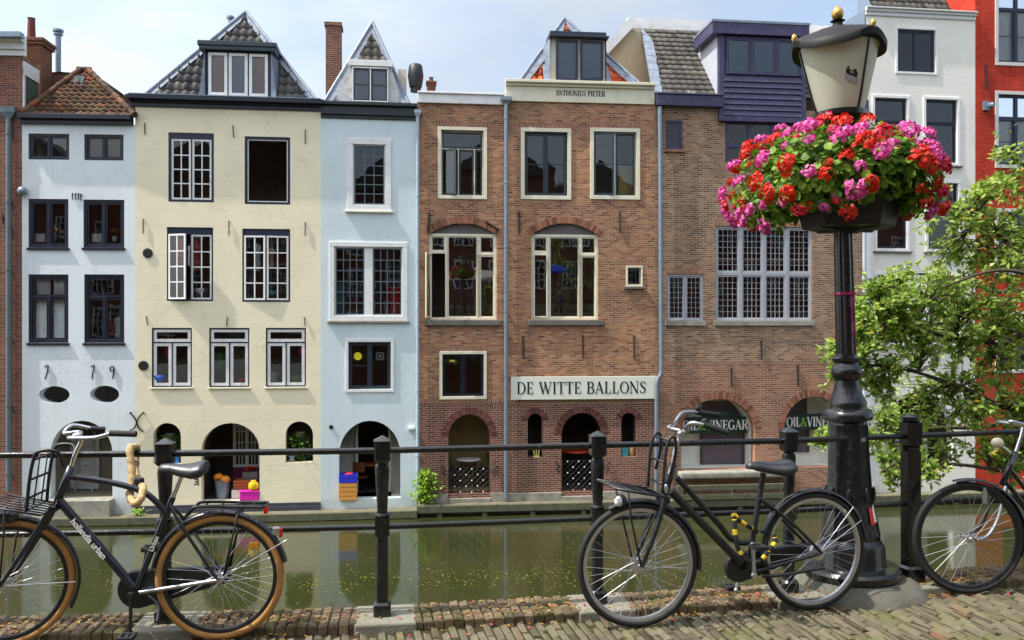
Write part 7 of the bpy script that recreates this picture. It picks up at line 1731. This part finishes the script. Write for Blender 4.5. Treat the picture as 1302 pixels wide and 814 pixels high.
def garment(h, label, px, py, v, w, hh, col, group='clothes on show behind the windows'):
    p = h.pt(px, py, v); t = item(h, 'garment', label, 'garment', (p.x, v, p.z-hh), group); n = 18; q = MB()
    prof = [(0, .42), (.12, .5), (.72, .42), (.84, .58), (.93, .5), (1.0, .18)]; vs = []
    for z, k in prof:
        for j in range(n): a = 6.283*j/n; vs.append((k*w*math.cos(a), .30*k*w*math.sin(a)*(1+.2*math.sin(a*5+z*3)), z*hh))
    q.add(vs, [(i*n+j, i*n+(j+1) % n, (i+1)*n+(j+1) % n, (i+1)*n+j) for i in range(len(prof)-1) for j in range(n)]); q.build('cloth', paint('fabric_'+str(len(bpy.data.materials)), col, .9, .2, 10), t, smooth=True)
    q = MB(); q.tube([(-w*.45, 0, hh*.9), (0, 0, hh*1.02), (w*.45, 0, hh*.9)], .008, 5); q.tube([(0, 0, hh*1.02), (0, 0, hh*1.12)], .006, 5); q.build('hanger', M['chrome'], t)
garment(H1, 'red garment on a hanger in the lower right window', 140, 405, .26, .16, .6, lin(220, 40, 60)); garment(H1, 'white garment hanging beside the red one', 150, 403, .26, .18, .7, lin(220, 222, 224))
garment(H2, 'coral garment behind the open middle casement', 250, 305, .26, .22, .9, lin(210, 80, 70)); garment(H2, 'white garment hanging in the gap of the open casement', 242, 312, .30, .14, .6, lin(226, 226, 230)); garment(H2, 'red garment behind the opened left leaf', 229, 303, .26, .15, .7, lin(200, 40, 60))
garment(H2, 'pale garment in the right middle casement', 327, 310, .26, .2, .8, lin(206, 206, 214)); garment(H2, 'peach garment in the right middle casement', 345, 315, .26, .14, .6, lin(226, 170, 130))
garment(H3, 'bright red garment in the right half of the blue house double window', 501, 364, .26, .34, .95, lin(226, 30, 36)); garment(H3, 'teal garment in the left half of the blue house double window', 433, 360, .26, .3, .95, lin(70, 140, 150))
for lab, px, py, w, hh, col in (('blue folded cloth in the left transom window', 203, 488, .5, .26, lin(60, 90, 170)), ('teal bowl in the right middle casement', 343, 376, .34, .16, lin(60, 180, 190)), ('grey basket behind the right leaf of the left casement', 256, 377, .4, .24, lin(130, 132, 140)), ('red bowl in the middle transom window', 306, 487, .24, .16, lin(210, 40, 30)), ('white folder in the right transom window', 346, 486, .34, .3, lin(200, 206, 214)), ('green potted leaves in the right transom window', 376, 488, .36, .26, lin(150, 180, 120))):
    p = H2.pt(px, py, .22); t = item(H2, 'shop_goods', lab, 'goods', (p.x, .26, p.z)); q = MB(); q.lathe([(w*.36, 0), (w*.48, hh*.5), (w*.5, hh*.92), (w*.44, hh), (w*.40, hh*.6), (.01, hh*.5)], 18, cap=False); q.build('body', paint('goods_'+str(len(bpy.data.materials)), col, .6, .1), t, smooth=True)
for lab, px, py, w, hh, col in (('pink paper lantern in the left transom window', 213, 445, .16, .5, lin(214, 40, 110)), ('green leafy plant in the middle transom window', 279, 462, .3, .7, lin(50, 120, 50)), ('pink balloon in the right transom window', 383, 447, .2, .3, lin(220, 60, 130))):
    p = H2.pt(px, py, .24); t = item(H2, 'shop_decoration', lab, 'decoration', (p.x, .26, p.z)); q = MB(); q.ball((0, 0, 0), 1, 14, 10, w*.5, w*.4, hh*.5); q.tube([(0, 0, hh*.5), (0, 0, hh*.5+.2)], .006, 4); q.build('body', paint('deco_'+str(len(bpy.data.materials)), col, .6, .25, 9), t, smooth=True)
p = H3.pt(455, 453, .1); t = item(H3, 'sticker', 'round yellow sticker in the lower window of the sky blue house', 'sticker', (p.x, .09, p.z)); q = MB(); q.lathe([(.115, 0), (.115, .006), (.01, .006)], 24, axis='y'); q.build('disc', paint('sticker_yellow', lin(232, 220, 40), .5, .03), t)
p = H3.pt(483, 453, .12); t = item(H3, 'picture_frame', 'small white square frame in the lower window of the sky blue house', 'frame', (p.x, .16, p.z)); q = MB(); ring(q, -.11, .11, -.11, .11, .03, 0, .02); q.box(-.04, .04, .0, .015, -.04, .04); q.build('frame', M['white'], t)
p = H4.pt(575, 459, .1); t = item(H4, 'sticker', 'small yellow sticker in the lower window of the narrow brick house', 'sticker', (p.x, .075, p.z)); q = MB(); q.box(-.08, .08, 0, .005, -.03, .03); q.build('label', paint('sticker_orange', lin(226, 190, 50), .5, .03), t)
p = H5.pt(798, 228, .5); t = item(H5, 'board', 'tall yellow board behind the open upper window', 'board', (p.x, .5, p.z)); q = MB(); q.box(-.28, .28, 0, .04, -.5, .42); q.build('panel', paint('board_yellow', lin(236, 206, 110), .7, .06), t)
# parasols on the near terrace behind the viewer, caught in the cafe panes

def mirror(h, px, py, Yv):
    """where a thing behind the viewer stands so that the facade pane shows it at this pixel"""
    V = W(px, py, Yv); return V-h.n*(2*(V-h.O).dot(h.n))
def parasol(label, p, r, col, top=2.9, val=.16):
    t = empty('parasol', (p.x, p.y, 0)); tag(t, label, 'parasol', 'terrace parasols behind the viewer'); q = MB(); q.tube([(0, 0, 0), (0, 0, top)], .025, 8); q.lathe([(.3, 0), (.3, .06), (.05, .09)], 16); q.build('pole', M['alu'], t)
    q = MB(); n = 8; vs = [(0, 0, top)]
    for rr, z in ((.5, top-.14), (1, top-.5), (1, top-.5-val)): vs += [(r*rr*math.cos(6.283*i/n), r*rr*math.sin(6.283*i/n), z) for i in range(n)]
    q.add(vs, [(0, 1+i, 1+(i+1) % n) for i in range(n)]+[(1+k*n+i, 1+k*n+(i+1) % n, 1+(k+1)*n+(i+1) % n, 1+(k+1)*n+i) for k in (0, 1) for i in range(n)]); q.build('canopy', col, t); return t
CV_W = leaf_mat('canvas_white', [(0, lin(224, 222, 214)), (1, lin(236, 234, 226))], .4); CV_B = leaf_mat('canvas_blue', [(0, lin(20, 70, 220)), (1, lin(40, 96, 236))], .4)
pw_ = mirror(H4, 604, 380, 55.5); pb_ = mirror(H5, 697, 372, 57.5)
parasol('white canvas parasol on the terrace reflected in the left cafe window', pw_, 2.2, CV_W, 2.7); parasol('bright blue parasol on the terrace reflected in the right cafe window', pb_, 1.7, CV_B, 3.1)
SKIN = paint('skin', lin(206, 158, 130), .5, .05)
def skinned(name, joints, mat, parent, lvl=2):
    """joints: list of chains [(x,y,z,r), ...]; the first vertex is the root; one continuous surface"""
    vs = []; es = []; rs = []; idx = {}
    for ch in joints:
        prev = None
        for x, y, z, r in ch:
            k = (round(x, 3), round(y, 3), round(z, 3))
            if k not in idx: idx[k] = len(vs); vs.append((x, y, z)); rs.append(r)
            if prev is not None: es.append((prev, idx[k]))
            prev = idx[k]
    me = bpy.data.meshes.new(name); me.from_pydata(vs, es, []); o = bpy.data.objects.new(name, me); COL.objects.link(o); o.parent = parent
    me.materials.append(mat); m = o.modifiers.new('skin', 'SKIN'); m.use_smooth_shade = True
    sv = me.skin_vertices[0].data
    for i, r in enumerate(rs): sv[i].radius = (r, r)
    sv[0].use_root = True
    o.modifiers.new('sub', 'SUBSURF').levels = lvl; o.modifiers['sub'].render_levels = lvl
    return o
def person(label, p, rz, shirt, hair):
    t = empty('person', p, rz); tag(t, label, 'person', 'people on the terrace')
    sh = lambda s: [(0, 0, .95, .13), (s*.19, 0, 1.02, .055), (s*.24, -.06, .78, .042), (s*.18, -.28, .72, .032), (s*.15, -.36, .73, .036)]
    lg = lambda s: [(0, 0, .50, .13), (s*.10, -.05, .50, .085), (s*.12, -.45, .49, .06), (s*.12, -.46, .10, .042), (s*.12, -.48, .05, .04), (s*.12, -.62, .035, .032)]
    skinned('body', [[(0, 0, .50, .13), (0, 0, .72, .115), (0, 0, .95, .13), (0, -.01, 1.10, .052), (0, -.02, 1.17, .07), (0, -.02, 1.27, .088), (0, -.02, 1.34, .06)], sh(-1), sh(1), lg(-1), lg(1)], SKIN, t)
    skinned('shirt', [[(0, 0, .48, .135), (0, 0, .72, .13), (0, 0, .95, .145), (0, -.005, 1.06, .07)]]+[[(0, 0, .95, .145), (s*.19, 0, 1.02, .066), (s*.235, -.05, .80, .056)] for s in (-1, 1)], shirt, t)
    skinned('trousers', [[(0, 0, .50, .14), (s*.10, -.05, .50, .095), (s*.12, -.45, .49, .07), (s*.12, -.46, .12, .055)] for s in (-1, 1)], paint('trousers_'+str(len(bpy.data.materials)), lin(50, 56, 74), .8), t)
    q = MB(); q.ball((0, .005, 1.285), .098, 14, 10, .95, 1.0, 1.02); q.build('hair', hair, t, smooth=True)
    for s in (-1, 1): q = MB(); q.ball((s*.032, -.100, 1.265), .011, 8, 6); q.build('eye', M['text_k'], t, smooth=True)
    q = MB(); q.ball((0, -.112, 1.24), .016, 8, 6, .8, 1, 1.3); q.build('nose', SKIN, t, smooth=True)
    return t
for lab, px, col, hc, dx in (('person in a blue shirt with grey hair seated under the blue parasol', 716, lin(40, 70, 160), lin(170, 168, 164), 0), ('person in a pale top with dark hair seated under the blue parasol', 684, lin(200, 190, 180), lin(40, 32, 28), 0)):
    p = mirror(H5, px, 395, 57.0); p.z = 0; pr_ = person(lab, p, R(180), paint('shirt_'+str(len(bpy.data.materials)), col, .8), paint('hair_'+str(len(bpy.data.materials)), hc, .7)); chair(Plane((p.x, p.y), (p.x+1, p.y), 0), 'black terrace chair under the person in %s' % ('blue' if px > 700 else 'pale'), (0, 0, 0), R(180), CHB, 'terrace chairs')
# ------------------------------------------------------------------ sky, sun, camera
SUN = Vector((-.51, -.15, .84)).normalized()
el = math.asin(SUN.z); az = math.atan2(SUN.x, SUN.y)
wd = bpy.data.worlds.new('World'); SC.world = wd; wd.use_nodes = True
nt = wd.node_tree; nt.nodes.clear(); nn_ = lambda t: nt.nodes.new(t)
out = nn_('ShaderNodeOutputWorld'); bg = nn_('ShaderNodeBackground'); sky = nn_('ShaderNodeTexSky'); sky.sky_type = 'NISHITA'; sky.sun_disc = False
sky.sun_elevation = el; sky.sun_rotation = az; sky.air_density = 1.0; sky.dust_density = 1.2; sky.ozone_density = 1.0
tc = nn_('ShaderNodeTexCoord'); mpn = nn_('ShaderNodeMapping'); mpn.inputs['Scale'].default_value = (1.0, 1.0, 2.6); mpn.inputs['Location'].default_value = (.35, .0, .15)
nt.links.new(tc.outputs['Generated'], mpn.inputs['Vector'])
nz = nn_('ShaderNodeTexNoise'); nz.inputs['Scale'].default_value = 2.3; nz.inputs['Detail'].default_value = 7; nz.inputs['Roughness'].default_value = .52; nt.links.new(mpn.outputs[0], nz.inputs['Vector'])
rp_ = nn_('ShaderNodeValToRGB'); rp_.color_ramp.elements[0].position = .45; rp_.color_ramp.elements[1].position = .66; rp_.color_ramp.elements[0].color = (.35, .35, .35, 1); rp_.color_ramp.elements[1].color = (.9, .9, .9, 1); nt.links.new(nz.outputs['Fac'], rp_.inputs[0])
dt = nn_('ShaderNodeVectorMath'); dt.operation = 'DOT_PRODUCT'; nt.links.new(tc.outputs['Generated'], dt.inputs[0]); dt.inputs[1].default_value = SUN
cr_ = nn_('ShaderNodeValToRGB'); e0_, e1_ = cr_.color_ramp.elements; e0_.position = .12; e0_.color = (.235, .25, .265, 1); e1_.position = .95; e1_.color = (1, 1, 1, 1); nt.links.new(dt.outputs['Value'], cr_.inputs[0])
scl = nn_('ShaderNodeVectorMath'); scl.operation = 'SCALE'; scl.inputs['Scale'].default_value = 13.0; nt.links.new(cr_.outputs[0], scl.inputs[0])
mxn = nn_('ShaderNodeMix'); mxn.data_type = 'RGBA'; nt.links.new(rp_.outputs[0], mxn.inputs[0]); nt.links.new(sky.outputs[0], mxn.inputs[6]); nt.links.new(scl.outputs[0], mxn.inputs[7])
nt.links.new(mxn.outputs[2], bg.inputs[0]); bg.inputs[1].default_value = .14; nt.links.new(bg.outputs[0], out.inputs[0])
sl_ = bpy.data.lights.new('sun', 'SUN'); sl_.energy = 3.4; sl_.angle = R(.6); sl_.color = (1, .95, .87)
so_ = bpy.data.objects.new('sun', sl_); COL.objects.link(so_); so_.rotation_euler = (-SUN).to_track_quat('-Z', 'Y').to_euler(); so_.location = (-20, -10, 40)
cd = bpy.data.cameras.new('camera'); cam = bpy.data.objects.new('camera', cd); COL.objects.link(cam); SC.camera = cam
cam.location = (0, 0, EYE); cam.rotation_euler = (R(90), 0, 0); cd.sensor_width = 36; cd.lens = 36*F/1302; cd.clip_end = 2000; cd.clip_start = .05; cd.shift_y = (CY-407)/1302
vs = SC.view_settings; vs.view_transform = 'Standard'; vs.look = 'None'; vs.exposure = .8; vs.gamma = 1; vs.use_curve_mapping = False
SC.render.engine = 'CYCLES'
SC.cycles.max_bounces = 8; SC.cycles.transparent_max_bounces = 12; SC.cycles.caustics_reflective = False; SC.cycles.caustics_refractive = False
